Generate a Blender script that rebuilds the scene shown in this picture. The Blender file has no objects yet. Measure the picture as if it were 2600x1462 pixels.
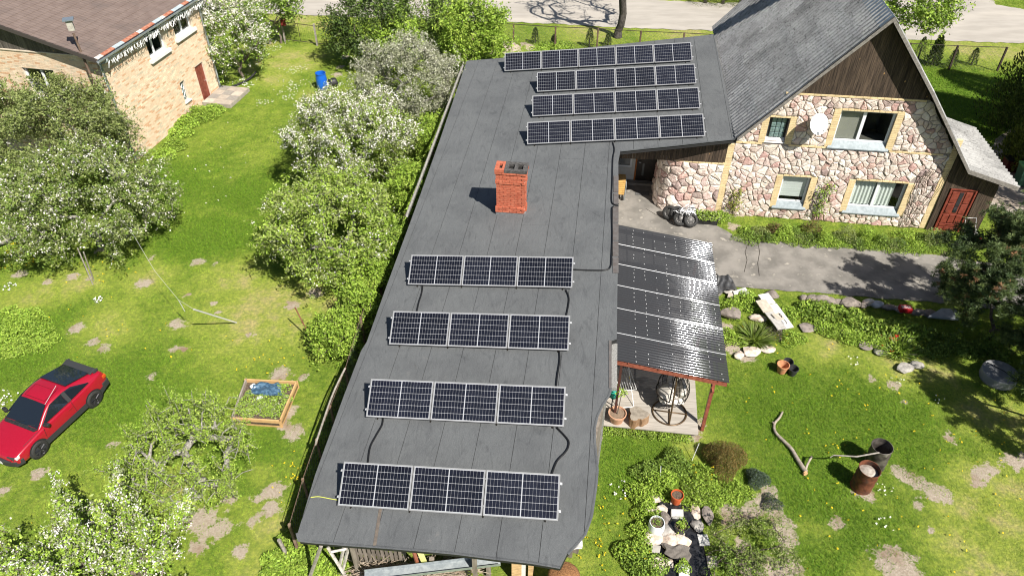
import bpy, bmesh, math, random
import numpy as np
from mathutils import Vector, Matrix

# ------------------------------------------------------------------ camera, world, sun, exposure
sc = bpy.context.scene
CAM_H, PITCH, FPX = 17.8, math.radians(39.8), 1866.0
cam = bpy.data.cameras.new("camera"); camo = bpy.data.objects.new("camera", cam)
sc.collection.objects.link(camo)
cam.sensor_width = 36.0; cam.lens = 36.0*FPX/2600.0
cam.clip_start = 0.1; cam.clip_end = 3000
camo.location = (0, 0, CAM_H); camo.rotation_euler = (math.pi/2-PITCH, 0, 0)
sc.camera = camo
SHADOW = Vector((-0.53, 0.68, -1.0))
world = bpy.data.worlds.new("World"); sc.world = world; world.use_nodes = True
wn = world.node_tree.nodes; wl = world.node_tree.links
bg = wn["Background"]; sky = wn.new("ShaderNodeTexSky"); sky.sky_type = 'NISHITA'; sky.sun_disc = False
sky.sun_elevation = math.atan2(1, math.hypot(.53, .68)); sky.sun_rotation = math.atan2(.53, -.68)
sky.altitude = 50; sky.dust_density = 1.0
wl.new(sky.outputs[0], bg.inputs[0]); bg.inputs[1].default_value = 0.05
sun = bpy.data.lights.new("sun", 'SUN'); sun.energy = 5.0; sun.angle = math.radians(0.53); sun.color = (1.0, .955, .88)
suno = bpy.data.objects.new("sun", sun); sc.collection.objects.link(suno)
suno.rotation_euler = SHADOW.to_track_quat('-Z', 'Y').to_euler(); suno.location = (20, -25, 60)
vs = sc.view_settings; vs.view_transform = 'Standard'; vs.look = 'None'; vs.gamma = 1; vs.use_curve_mapping = False
vs.exposure = 0.72
sc.cycles.max_bounces = 6; sc.cycles.diffuse_bounces = 2; sc.cycles.transparent_max_bounces = 12
sc.cycles.glossy_bounces = 3; sc.cycles.transmission_bounces = 4
sc.cycles.use_denoising = True; sc.cycles.filter_width = 1.1
sc.cycles.use_adaptive_sampling = True; sc.cycles.adaptive_threshold = 0.015

RND = random.Random(7)
NP = np.random.default_rng(11)
COL = sc.collection
# ------------------------------------------------------------------ picture point -> place on a known surface
_c, _s = math.cos(PITCH), math.sin(PITCH)
def ray(x, y):
    a, b = (x-1300)/FPX, (y-731)/FPX
    return Vector((a, -_s*b+_c, -_c*b-_s))
CAMP = Vector((0, 0, CAM_H))
def G(x, y, z=0.0):
    d = ray(x, y); return CAMP+d*((z-CAM_H)/d.z)
def onplane(x, y, p0, n):
    d = ray(x, y); return CAMP+d*((p0-CAMP).dot(n)/d.dot(n))
RSX, RSY = .085, .0165
def roofz(x, y): return 2.62+RSX*(x+1.5)+RSY*(y-10.4)
RN = Vector((-RSX, -RSY, 1))
def RF(x, y, h=0.0): return onplane(x, y, Vector((-1.5, 10.4, 2.62+h)), RN)
HU = Vector((.9913, -.1313, 0)); HV = Vector((.1313, .9913, 0)); UP = Vector((0, 0, 1))
FO = G(1812.7, 540.5)                      # foot of the stone front at its left quoin
def F3(t, z, d=0.0): return FO+HU*t+UP*z-HV*d  # along the stone front, up, and proud of it
def FPX2(x, y, d=0.0):
    p = onplane(x, y, FO-HV*d, HV); q = p-FO
    return q.dot(HU), q.z

# ------------------------------------------------------------------ mesh builder
class MB:
    def __init__(s): s.v = []; s.f = []; s.m = []
    def add(s, vs, fs, mi=0):
        o = len(s.v); s.v += [tuple(p) for p in vs]; s.f += [tuple(i+o for i in f) for f in fs]; s.m += [mi]*len(fs); return s
    def obox(s, o, a, b, c, mi=0):         # corner + three edge vectors
        o, a, b, c = Vector(o), Vector(a), Vector(b), Vector(c)
        p = [o, o+a, o+a+b, o+b, o+c, o+a+c, o+a+b+c, o+b+c]
        f = [(0, 3, 2, 1), (4, 5, 6, 7), (0, 1, 5, 4), (1, 2, 6, 5), (2, 3, 7, 6), (3, 0, 4, 7)]
        if a.cross(b).dot(c) < 0: f = [g[::-1] for g in f]
        return s.add(p, f, mi)
    def box(s, c, sz, rz=0.0, mi=0, M=None):
        M = M or Matrix.Rotation(rz, 3, 'Z')
        a, b, d = M @ Vector((sz[0], 0, 0)), M @ Vector((0, sz[1], 0)), M @ Vector((0, 0, sz[2]))
        return s.obox(Vector(c)-a/2-b/2-d/2, a, b, d, mi)
    def prism(s, poly, off, mi=0):
        n = len(poly); off = Vector(off); p = [Vector(q) for q in poly]
        nrm = Vector((0, 0, 0))
        for i in range(n): nrm += (p[i]-p[0]).cross(p[(i+1) % n]-p[0])
        if nrm.dot(off) < 0: p = p[::-1]
        vs = p+[q+off for q in p]
        fs = [tuple(range(n))[::-1], tuple(range(n, 2*n))]+[(i, (i+1) % n, n+(i+1) % n, n+i) for i in range(n)]
        return s.add(vs, fs, mi)
    def tube(s, pts, rad, n=8, mi=0, caps=True):
        pts = [Vector(p) for p in pts]; k = len(pts)
        if not hasattr(rad, '__len__'): rad = [rad]*k
        t0 = (pts[1]-pts[0]).normalized(); up = Vector((0, 0, 1)) if abs(t0.z) < .9 else Vector((1, 0, 0))
        x = t0.cross(up).normalized(); vs = []
        for i in range(k):
            t = (pts[min(i+1, k-1)]-pts[max(i-1, 0)]).normalized()
            x = (x-t*x.dot(t)).normalized(); y = t.cross(x)
            for j in range(n):
                a = 2*math.pi*j/n; vs.append(pts[i]+(x*math.cos(a)+y*math.sin(a))*rad[i])
        fs = [(i*n+j, i*n+(j+1) % n, (i+1)*n+(j+1) % n, (i+1)*n+j) for i in range(k-1) for j in range(n)]
        if caps: fs += [tuple(range(n))[::-1], tuple(range((k-1)*n, k*n))]
        return s.add(vs, fs, mi)
    def ring(s, c, R, r, nrm=(0, 0, 1), N=28, n=6, mi=0, arc=(0, 2*math.pi)):
        q = Vector(nrm).to_track_quat('Z', 'X'); full = abs(arc[1]-arc[0]-2*math.pi) < 1e-6
        pts = [Vector(c)+q @ Vector((R*math.cos(a), R*math.sin(a), 0)) for a in np.linspace(arc[0], arc[1], N+1)]
        return s.tube(pts, r, n, mi, caps=not full)
    def lathe(s, prof, c=(0, 0, 0), n=24, M=None, mi=0, close=False):
        M = M or Matrix.Identity(3); c = Vector(c); vs = []; k = len(prof)
        for (r, z) in prof:
            for j in range(n):
                a = 2*math.pi*j/n; vs.append(c+M @ Vector((r*math.cos(a), r*math.sin(a), z)))
        fs = [(i*n+j, i*n+(j+1) % n, (i+1)*n+(j+1) % n, (i+1)*n+j) for i in range(k-1) for j in range(n)]
        if close: fs += [tuple(range(n))[::-1], tuple(range((k-1)*n, k*n))]
        return s.add(vs, fs, mi)
    def mesh(s, name, mats, smooth=False):
        me = bpy.data.meshes.new(name); me.from_pydata(s.v, [], s.f)
        mats = mats if isinstance(mats, (list, tuple)) else [mats]
        for m in mats: me.materials.append(m)
        if len(mats) > 1: me.polygons.foreach_set('material_index', s.m)
        if smooth: me.polygons.foreach_set('use_smooth', [True]*len(me.polygons))
        me.update(); return me
    def build(s, name, mats, parent=None, smooth=False, bevel=0, angle=None):
        o = obj(name, s.mesh(name, mats, smooth), parent)
        if smooth and angle is not None:
            es = o.modifiers.new("edge_split", 'EDGE_SPLIT'); es.split_angle = math.radians(angle)
        if bevel:
            b = o.modifiers.new("bevel", 'BEVEL'); b.width = bevel; b.segments = 2; b.limit_method = 'ANGLE'
        return o
def wm(o):
    m = o.matrix_parent_inverse @ o.matrix_basis
    return wm(o.parent) @ m if o.parent else o.matrix_basis.copy()
def obj(name, data, parent=None, basis=None):
    o = bpy.data.objects.new(name, data); COL.objects.link(o)
    if basis is not None: o.matrix_basis = basis
    if parent is not None:
        o.parent = parent; o.matrix_parent_inverse = wm(parent).inverted()
    return o
def tag(o, label, cat, group=None, kind=None):
    o['label'] = label; o['category'] = cat
    if group: o['group'] = group
    o['kind'] = kind or 'thing'
    return o
def thing(name, label, cat, loc=(0, 0, 0), rz=0.0, group=None):
    o = bpy.data.objects.new(name, None); COL.objects.link(o); o.empty_display_size = .2
    o.location = loc; o.rotation_euler = (0, 0, rz)
    o.matrix_basis = Matrix.Translation(Vector(loc)) @ Matrix.Rotation(rz, 4, 'Z')
    return tag(o, label, cat, group)
def struct(name, mb, mats, label=None):
    o = mb.build(name, mats); o['kind'] = 'structure'
    if label: o['label'] = label
    return o
def kids(o): return [c for c in bpy.data.objects if c.parent == o]
def dup(root, M, label=None, group=None):
    def cp(o, par):
        c = o.copy(); COL.objects.link(c); c.parent = par; c.matrix_parent_inverse = o.matrix_parent_inverse.copy()
        for k in kids(o): cp(k, c)
        return c
    r = cp(root, None); r.matrix_basis = M
    if label: r['label'] = label
    if group: r['group'] = group
    return r

# ------------------------------------------------------------------ materials
def nodes(m): m.use_nodes = True; return m.node_tree.nodes, m.node_tree.links
def mixc(nt, fac, a, b, mode='MIX'):
    n = nt.nodes.new('ShaderNodeMix'); n.data_type = 'RGBA'; n.blend_type = mode
    for sock, v in ((n.inputs[0], fac), (n.inputs[6], a), (n.inputs[7], b)):
        if isinstance(v, (int, float)): sock.default_value = v
        elif isinstance(v, (tuple, list)): sock.default_value = (*v[:3], 1)
        else: nt.links.new(v, sock)
    return n.outputs[2]
def noise(nt, vec, scale, detail=4, rough=.55, dist=0):
    n = nt.nodes.new('ShaderNodeTexNoise'); n.inputs['Scale'].default_value = scale; n.inputs['Detail'].default_value = detail
    n.inputs['Roughness'].default_value = rough; n.inputs['Distortion'].default_value = dist
    if vec is not None: nt.links.new(vec, n.inputs['Vector'])
    return n.outputs[0]
def ramp(nt, fac, lo, hi):
    n = nt.nodes.new('ShaderNodeMapRange'); n.interpolation_type = 'SMOOTHSTEP'
    n.inputs[1].default_value = lo; n.inputs[2].default_value = hi
    nt.links.new(fac, n.inputs[0]); return n.outputs[0]
def mth(nt, op, a, b=None):
    n = nt.nodes.new('ShaderNodeMath'); n.operation = op
    for sock, v in ((n.inputs[0], a), (n.inputs[1], b)):
        if v is None: continue
        if isinstance(v, (int, float)): sock.default_value = v
        else: nt.links.new(v, sock)
    return n.outputs[0]
def coords(nt, kind='pos', stretch=(1, 1, 1), rz=0.0):
    if kind == 'pos': o = nt.nodes.new('ShaderNodeNewGeometry').outputs['Position']
    else: o = nt.nodes.new('ShaderNodeTexCoord').outputs['Object']
    if stretch != (1, 1, 1) or rz:
        m = nt.nodes.new('ShaderNodeMapping'); m.vector_type = 'TEXTURE' if False else 'POINT'
        m.inputs['Rotation'].default_value = (0, 0, rz); m.inputs['Scale'].default_value = stretch
        nt.links.new(o, m.inputs['Vector']); o = m.outputs[0]
    return o
def M(name, c1, c2=None, ns=6.0, rough=.8, metal=0.0, bump=None, spec=.35, rnd=0.0, kind='pos', stretch=(1, 1, 1), rz=0.0,
      lo=.35, hi=.65, c3=None, ns3=1.2, lo3=.5, hi3=.7, detail=5, coat=0.0, hue=0.0):
    m = bpy.data.materials.new(name); n, l = nodes(m); nt = m.node_tree; b = n['Principled BSDF']
    v = coords(nt, kind, stretch, rz)
    col = c1
    if c2 is not None: col = mixc(nt, ramp(nt, noise(nt, v, ns, detail), lo, hi), c1, c2)
    if c3 is not None: col = mixc(nt, ramp(nt, noise(nt, v, ns3, 4), lo3, hi3), col, c3)
    if rnd or hue:
        oi = n.new('ShaderNodeObjectInfo'); h = n.new('ShaderNodeHueSaturation')
        mr = n.new('ShaderNodeMapRange'); mr.inputs[3].default_value = 1-rnd; mr.inputs[4].default_value = 1+rnd
        l.new(oi.outputs['Random'], mr.inputs[0]); l.new(mr.outputs[0], h.inputs['Value'])
        if hue:
            m2 = n.new('ShaderNodeMapRange'); m2.inputs[3].default_value = .5-hue; m2.inputs[4].default_value = .5+hue
            k = mth(nt, 'FRACT', mth(nt, 'MULTIPLY', oi.outputs['Random'], 7.3)); l.new(k, m2.inputs[0]); l.new(m2.outputs[0], h.inputs['Hue'])
        if isinstance(col, tuple): h.inputs['Color'].default_value = (*col, 1)
        else: l.new(col, h.inputs['Color'])
        col = h.outputs[0]
    if isinstance(col, tuple): b.inputs['Base Color'].default_value = (*col, 1)
    else: l.new(col, b.inputs['Base Color'])
    b.inputs['Roughness'].default_value = rough; b.inputs['Metallic'].default_value = metal
    b.inputs['Specular IOR Level'].default_value = spec
    if coat: b.inputs['Coat Weight'].default_value = coat; b.inputs['Coat Roughness'].default_value = .04
    if bump:
        bn = n.new('ShaderNodeBump'); bn.inputs['Distance'].default_value = bump[1]; bn.inputs['Strength'].default_value = 1
        l.new(noise(nt, v, bump[0], 6, .6), bn.inputs['Height']); l.new(bn.outputs[0], b.inputs['Normal'])
    return m
def leafmat(name, gloss=.2, trans=.13):
    m = bpy.data.materials.new(name); n, l = nodes(m); nt = m.node_tree; b = n['Principled BSDF']
    a = n.new('ShaderNodeAttribute'); a.attribute_name = 'col'
    l.new(a.outputs['Color'], b.inputs['Base Color']); b.inputs['Roughness'].default_value = .55; b.inputs['Specular IOR Level'].default_value = gloss
    t = n.new('ShaderNodeBsdfTranslucent'); k = mixc(nt, 1.0, a.outputs['Color'], (1.25, 1.2, .55), 'MULTIPLY'); l.new(k, t.inputs[0])
    mx = n.new('ShaderNodeMixShader'); mx.inputs[0].default_value = trans
    l.new(b.outputs[0], mx.inputs[1]); l.new(t.outputs[0], mx.inputs[2]); l.new(mx.outputs[0], n['Material Output'].inputs[0])
    return m
def glassmat(name, tint=(.9, .95, .95), refl=1.0, rough=.02):
    m = bpy.data.materials.new(name); n, l = nodes(m); n.remove(n['Principled BSDF'])
    t = n.new('ShaderNodeBsdfTransparent'); t.inputs[0].default_value = (*tint, 1)
    g = n.new('ShaderNodeBsdfGlossy'); g.inputs['Roughness'].default_value = rough
    fr = n.new('ShaderNodeLayerWeight'); fr.inputs[0].default_value = .5
    mx = n.new('ShaderNodeMixShader')
    k = mth(m.node_tree, 'ADD', mth(m.node_tree, 'MULTIPLY', mth(m.node_tree, 'POWER', fr.outputs['Facing'], 4), .6*refl), .04)
    l.new(k, mx.inputs[0]); l.new(t.outputs[0], mx.inputs[1]); l.new(g.outputs[0], mx.inputs[2]); l.new(mx.outputs[0], n['Material Output'].inputs[0])
    return m

MT = {}
MT['felt'] = None
MT['dark'] = M('dark_interior', (.012, .011, .010), rough=.9)
MT['white'] = M('white_paint', (.75, .75, .74), (.66, .66, .64), 9, .45)
MT['pvc'] = M('white_plastic_frame', (.78, .79, .80), rough=.3)
MT['black'] = M('black_plastic', (.018, .018, .019), (.03, .03, .03), 20, .45)
MT['blackmetal'] = M('black_metal', (.02, .018, .016), (.035, .028, .022), 30, .4, .3)
MT['rubber'] = M('tyre_rubber', (.022, .022, .022), (.035, .034, .032), 30, .75)
MT['alu'] = M('aluminium', (.70, .71, .72), (.6, .6, .6), 30, .38, .55)
MT['zinc'] = M('galvanised_steel', (.46, .50, .51), (.33, .37, .39), 9, .42, .55)
MT['glass'] = glassmat('window_glass', (.93, .96, .95))
MT['bark'] = M('tree_bark', (.10, .075, .055), (.20, .17, .14), 18, .9, bump=(30, .01), stretch=(1, 1, .3))
MT['barkpale'] = M('pale_lichen_bark', (.19, .175, .15), (.36, .34, .30), 20, .9, bump=(30, .008))
MT['barkdark'] = M('dark_bark', (.035, .03, .027), (.09, .078, .068), 14, .9, bump=(24, .015), stretch=(1, 1, .35))
MT['leaf'] = leafmat('leaf'); MT['petal'] = leafmat('petal', .2, .25); MT['needle'] = leafmat('needle', .3, .12)
MT['terracotta'] = M('terracotta', (.48, .19, .085), (.56, .28, .15), 9, .8)
MT['soil'] = M('soil', (.07, .05, .035), (.15, .115, .08), 25, .95, bump=(40, .02))
MT['stonegrey'] = M('grey_stone', (.25, .235, .215), (.42, .39, .35), 7, .9, bump=(18, .02), rnd=.18, kind='obj')
MT['stonepale'] = M('pale_limestone', (.62, .55, .47), (.44, .34, .27), 7, .9, bump=(18, .02), rnd=.12, kind='obj')
MT['redwood'] = M('red_brown_stained_wood', (.20, .055, .035), (.30, .095, .06), 9, .55, stretch=(1, 1, 1), bump=(30, .003))
MT['greywood'] = M('weathered_wood', (.24, .215, .185), (.36, .325, .285), 10, .85, rnd=.12, bump=(30, .006))
# ------------------------------------------------------------------ ground, road, driveway, grass
def inpoly(X, Y, poly):
    r = np.zeros(X.shape, bool); n = len(poly); j = n-1
    for i in range(n):
        xi, yi = poly[i][0], poly[i][1]; xj, yj = poly[j][0], poly[j][1]
        if yi != yj:
            c = ((yi > Y) != (yj > Y)) & (X < (xj-xi)*(Y-yi)/(yj-yi)+xi); r ^= c
        j = i
    return r
def gp(pts): return [G(x, y) for x, y in pts]
DRIVE = gp([(1520, 440), (1690, 440), (1700, 545), (1800, 562), (1862, 597), (1960, 612), (2060, 618), (2130, 625), (2290, 638), (2420, 655), (2560, 672), (2900, 716), (2900, 842), (2600, 795), (2440, 775), (2330, 764), (2200, 753), (2100, 746), (2000, 740), (1900, 730), (1862, 728), (1826, 752), (1520, 752)])
YARD = gp([(2480, 400), (2560, 330), (2900, 330), (2900, 640), (2600, 560), (2545, 560), (2500, 530)])
# the road and the lane that leaves it
ra, rb = G(749, 38), G(1862, 80); rd = (rb-ra).normalized(); rn = Vector((-rd.y, rd.x, 0))
if rn.y < 0: rn = -rn
ROAD = [ra-rd*70, ra, ra+rd*18+rn*.15, rb-rd*7-rn*.1, rb, rb+rd*12-rn*.25, rb+rd*60, rb+rd*60+rn*5.6, rb+rd*22+rn*5.6, rb+rd*19+rn*7, rb+rd*24+rn*60, rb+rd*10+rn*60, rb+rd*11+rn*9, rb+rd*6+rn*5.7, rb-rd*2+rn*5.4, ra+rd*16+rn*5.9, ra+rn*6.5, ra-rd*70+rn*6.2]
def edge_jit(poly, step=.35, amp=.07, seed=1):
    r = random.Random(seed); out = []
    for i, p in enumerate(poly):
        q = poly[(i+1) % len(poly)]; L = (q-p).length; k = max(1, min(160, int(L/step)))
        nn = Vector((-(q-p).y, (q-p).x, 0)).normalized()
        for j in range(k): out.append(p.lerp(q, j/k)+nn*(r.uniform(-amp, amp) if j else 0))
    return out
# soil patches: picture point, radius in metres, strength
SOIL = [(503, 664, .42), (545, 671, .2), (365, 719, .45), (478, 747, .22), (540, 771, .26), (556, 791, .22), (449, 822, .42), (480, 822, .2), (193, 833, .42), (237, 868, .32), (263, 885, .34),
 (633, 849, .27), (445, 885, .3), (472, 884, .22), (385, 957, .28), (100, 1200, .36), (8, 1245, .3), (800, 742, .55), (742, 775, .5), (712, 950, .6), (770, 958, .3), (733, 1040, .42), (722, 1080, .35), (748, 1098, .55),
 (700, 1245, .55), (655, 1262, .3), (690, 1290, .5), (560, 1232, .42), (512, 1320, .75), (560, 1342, .45), (505, 1385, .5), (640, 1322, .3), (610, 1400, .35), (585, 1265, .35), (285, 1130, .25), (345, 350+1340/3.623, .0), (375, 720, .2),
 (312, 598, .4), (255, 635, .3), (185, 702, .38), (225, 705, .25), (120, 715, .3), (50, 695, .4), (385, 655, .25), (675, 620, .4), (1145, 360, .0),
 (2286, 1200, .4), (2310, 1215, .5), (2340, 1230, .5), (2365, 1248, .45), (2395, 1255, .45), (2325, 1228, .35), (2197, 1250, .55), (2490, 1200, .38), (2515, 1190, .35), (2572, 1172, .45), (2600, 1160, .3), (2480, 1225, .3), (2275, 1432, 1.05), (2300, 1455, .6),
 (2330, 1280, .25), (2125, 1325, .35), (2068, 1355, .15), (2270, 978, .35), (2215, 960, .25), (2290, 1015, .2), (2410, 1108, .3), (2420, 1118, .25), (2360, 1340, .2),
 (1960, 1290, .55), (1985, 1330, .6), (2000, 1370, .4), (1930, 1270, .5), (1905, 1300, .4), (2010, 1440, .6), (1960, 1455, .9), (1900, 1440, .6), (1950, 1245, .5), (1880, 1310, .4), (1880, 1380, .3),
 (1842, 1290, .3), (1850, 1320, .35), (1840, 548, .55), (1862, 575, .5), (1895, 590, .3), (1880, 545, .3),
 (1760, 1100, .4), (1512, 1110, .3), (1772, 1075, .35), (1855, 880, .6), (1895, 905, .6), (1840, 830, .5),
 (1300, 140, 1.0), (1340, 128, .8), (1260, 140, .8), (865, 170, .5), (855, 190, .45), (840, 205, .4), (875, 145, .5), (2400, 640, .35), (2380, 655, .3)]
DRY = [(690, 785, 2.4), (640, 800, 1.4), (730, 820, 1.2), (790, 240, .75), (712, 165, 1.0), (735, 140, 1.3), (700, 200, 1.1), (790, 140, 1.3), (775, 165, 1.0), (810, 120, 1.2), (680, 110, .7), (650, 160, .6), (640, 178, .5),
 (2290, 935, 1.2), (2340, 945, .9), (2385, 945, .8), (2460, 1040, 1.0), (2500, 1050, .9), (2450, 1200, .7), (2560, 1230, .8), (2480, 1440, 1.2), (2530, 1445, 1.0), (2100, 880, .8), (2050, 1330, .4), (2080, 1345, .4), (2200, 1445, .5), (2440, 1280, .5), (2400, 1270, .5), (2600, 1080, 1.0), (2565, 1330, .6), (2420, 1390, .8),
 (830, 62, 1.5), (745, 50, 2.2), (700, 45, 2.), (1730, 82, 2.5), (1500, 80, 2.), (2490, 130, 2.5), (2560, 132, 2.), (2460, 40, 3.), (2400, 46, 2.5), (1650, 20, 2.5), (1780, 26, 2.5), (600, 130, .8), (450, 1230, .6), (640, 1430, .6), (690, 1340, .6), (660, 1190, .5), (260, 820, 1.2), (200, 720, 1.2), (90, 760, 1.2), (390, 700, 1.), (600, 700, 1.5), (880, 790, 1.0), (850, 770, .8), (1750, 1120, .5)]
LUSH = [(100, 850, 2.2), (60, 900, 1.6), (550, 600, 2.5), (430, 470, 2.5), (330, 1000, 2), (1600, 1180, 1.5), (2080, 1240, 2.0), (2250, 1060, 2.2), (2150, 1400, 2.0), (640, 500, 2.0), (760, 620, 2.0), (820, 120, .8), (630, 1150, 1.2), (2040, 1060, 2.2), (2560, 260, 5), (2420, 260, 5)]
def mask(X, Y, lst):
    m = np.zeros(X.shape)
    for x, y, r in lst:
        if r <= 0: continue
        if lst is SOIL: r = r*(.72 if r > .45 else .88)
        p = G(x, y); d = np.hypot(X-p.x, (Y-p.y))
        m = np.maximum(m, np.clip(1.35-d/(r*.9)*.85, 0, 1))
    return m
gx = np.concatenate([[-900, -300, -120, -70], np.arange(-46, 50.01, .24), [75, 130, 300, 900]])
gy = np.concatenate([[-600, -100, -20], np.arange(2, 66.01, .24), [75, 100, 160, 400, 1200]])
GXX, GYY = np.meshgrid(gx, gy)
soil, dry, lush = mask(GXX, GYY, SOIL), mask(GXX, GYY, DRY), mask(GXX, GYY, LUSH)
rs = np.random.default_rng(3)
GZ = -.012+rs.normal(0, .005, GXX.shape)+np.where(soil > .6, .018, 0)
GZ[inpoly(GXX, GYY, [p+Vector((0, 0, 0)) for p in DRIVE]) | inpoly(GXX, GYY, ROAD) | inpoly(GXX, GYY, YARD)] = -.03
def pilef(cx, cy, r, h): 
    global GZ
    p = G(cx, cy); GZ = GZ+h*np.clip(1-np.hypot(GXX-p.x, GYY-p.y)/r, 0, 1)**1.3*(1+.25*rs.normal(0, 1, GXX.shape))
pilef(1300, 138, 1.4, .7); pilef(1340, 126, 1.0, .45); pilef(1262, 142, 1.1, .5)
ny, nx = GXX.shape
me = bpy.data.meshes.new('ground')
V = np.stack([GXX.ravel(), GYY.ravel(), GZ.ravel()], 1)
I = np.arange(ny*nx).reshape(ny, nx)
Fq = np.stack([I[:-1, :-1], I[:-1, 1:], I[1:, 1:], I[1:, :-1]], -1).reshape(-1, 4)
def quickmesh(me, V, Fq):
    k = Fq.shape[1]
    me.vertices.add(len(V)); me.vertices.foreach_set('co', np.ascontiguousarray(V, np.float32).ravel())
    me.loops.add(Fq.size); me.loops.foreach_set('vertex_index', np.ascontiguousarray(Fq, np.int32).ravel())
    me.polygons.add(len(Fq)); me.polygons.foreach_set('loop_start', np.arange(0, Fq.size, k, dtype=np.int32))
    me.update(calc_edges=True)
quickmesh(me, V, Fq)
for nm, a in (('soil', soil), ('dry', dry), ('lush', lush)):
    at = me.attributes.new(nm, 'FLOAT', 'POINT'); at.data.foreach_set('value', a.ravel().astype(np.float32))
me.polygons.foreach_set('use_smooth', [True]*len(me.polygons))
def lawn_color(nt, inst, blade):
    def at(nm):
        a = nt.nodes.new('ShaderNodeAttribute'); a.attribute_name = nm
        if inst: a.attribute_type = 'INSTANCER'
        return a.outputs['Fac']
    pos = nt.nodes.new('ShaderNodeNewGeometry').outputs['Position']
    n1, n2, n3 = noise(nt, pos, .55, 4, .6), noise(nt, pos, 2.3, 4, .6), noise(nt, pos, 9, 3, .6)
    d = mth(nt, 'ADD', mth(nt, 'ADD', mth(nt, 'MULTIPLY', at('dry'), .36), mth(nt, 'MULTIPLY', at('lush'), -.30)), mth(nt, 'MULTIPLY', n1, .55))
    d = mth(nt, 'ADD', d, mth(nt, 'MULTIPLY', n2, .75))
    if blade:
        c = mixc(nt, ramp(nt, d, .38, .95), (.145, .27, .022), (.33, .445, .058))
        c = mixc(nt, ramp(nt, d, .85, 1.35), c, (.46, .41, .17))
    else:
        c = mixc(nt, ramp(nt, d, .38, .95), (.115, .185, .024), (.24, .29, .055))
        c = mixc(nt, ramp(nt, d, .82, 1.3), c, (.38, .32, .16))
    c = mixc(nt, ramp(nt, n3, .3, .75), mixc(nt, 1.0, c, (.76, .8, .8), 'MULTIPLY'), mixc(nt, 1.0, c, (1.35, 1.25, 1.1), 'MULTIPLY'))
    return c, pos, at
gm = bpy.data.materials.new('lawn_ground'); n_, l_ = nodes(gm); nt = gm.node_tree
c, pos, at = lawn_color(nt, False, False)
sn = mth(nt, 'ADD', at('soil'), mth(nt, 'MULTIPLY', mth(nt, 'ADD', noise(nt, pos, 4.5, 6, .72), -.5), 1.9))
sc2 = mixc(nt, ramp(nt, noise(nt, pos, 14, 5), .3, .7), (.44, .375, .30), (.33, .27, .205))
sc2 = mixc(nt, ramp(nt, noise(nt, pos, 1.1, 3), .5, .75), sc2, (.26, .18, .12))
c = mixc(nt, ramp(nt, sn, .55, .72), c, sc2)
l_.new(c, n_['Principled BSDF'].inputs['Base Color']); n_['Principled BSDF'].inputs['Roughness'].default_value = .95; n_['Principled BSDF'].inputs['Specular IOR Level'].default_value = .1
bn = n_.new('ShaderNodeBump'); bn.inputs['Distance'].default_value = .05; l_.new(noise(nt, pos, 22, 5, .7), bn.inputs['Height']); l_.new(bn.outputs[0], n_['Principled BSDF'].inputs['Normal'])
me.materials.append(gm)
ground = obj('ground', me); ground['kind'] = 'structure'; ground['label'] = 'mown lawn with bare sandy molehill patches and dry tracks'

def sheet(poly, z, name, mat, label, seed=1, amp=.07):
    mb = MB(); P = edge_jit([Vector((p.x, p.y, 0)) for p in poly], seed=seed, amp=amp)
    mb.add([(p.x, p.y, z) for p in P], [tuple(range(len(P)))]); o = mb.build(name, mat); o['kind'] = 'structure'; o['label'] = label
    if o.data.polygons[0].normal.z < 0: o.data.flip_normals()
    return o
MT['road'] = M('dusty_road', (.41, .375, .33), (.35, .32, .28), 1.3, .9, c3=(.46, .42, .365), ns3=.35, bump=(40, .01), spec=.15, stretch=(.35, 1, 1))
MT['drive'] = M('worn_concrete', (.25, .232, .208), (.155, .145, .13), 1.3, .85, c3=(.36, .33, .285), ns3=2.6, lo3=.58, hi3=.72, bump=(35, .01), spec=.2)
MT['gravel'] = M('pink_gravel', (.40, .33, .27), (.30, .25, .2), 30, .95, bump=(60, .03), c3=(.47, .42, .36), ns3=.8)
sheet(ROAD, .004, 'road', MT['road'], 'pale dusty road running behind the wire fence', 2, .12)
sheet(DRIVE, .006, 'driveway', MT['drive'], 'worn grey concrete driveway in front of the stone house', 3, .06)
sheet(YARD, .004, 'gravel_yard', MT['gravel'], 'pinkish gravel yard beside the wooden annex', 4, .1)
# cracks in the driveway
mbk = MB()
for pts in ([(1898, 622), (1892, 640), (1897, 660), (1890, 690)], [(1925, 618), (1929, 640), (1924, 668), (1928, 700)], [(2440, 660), (2450, 690), (2445, 730)], [(1640, 530), (1665, 545), (1700, 555)]):
    q = [G(*p, .0115) for p in pts]
    mbk.tube(q, .011, 4)
o = mbk.build('crack', M('crack_line', (.07, .06, .05))); o['kind'] = 'stuff'; o['label'] = 'thin dark cracks across the concrete driveway'; o['category'] = 'crack'

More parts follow.
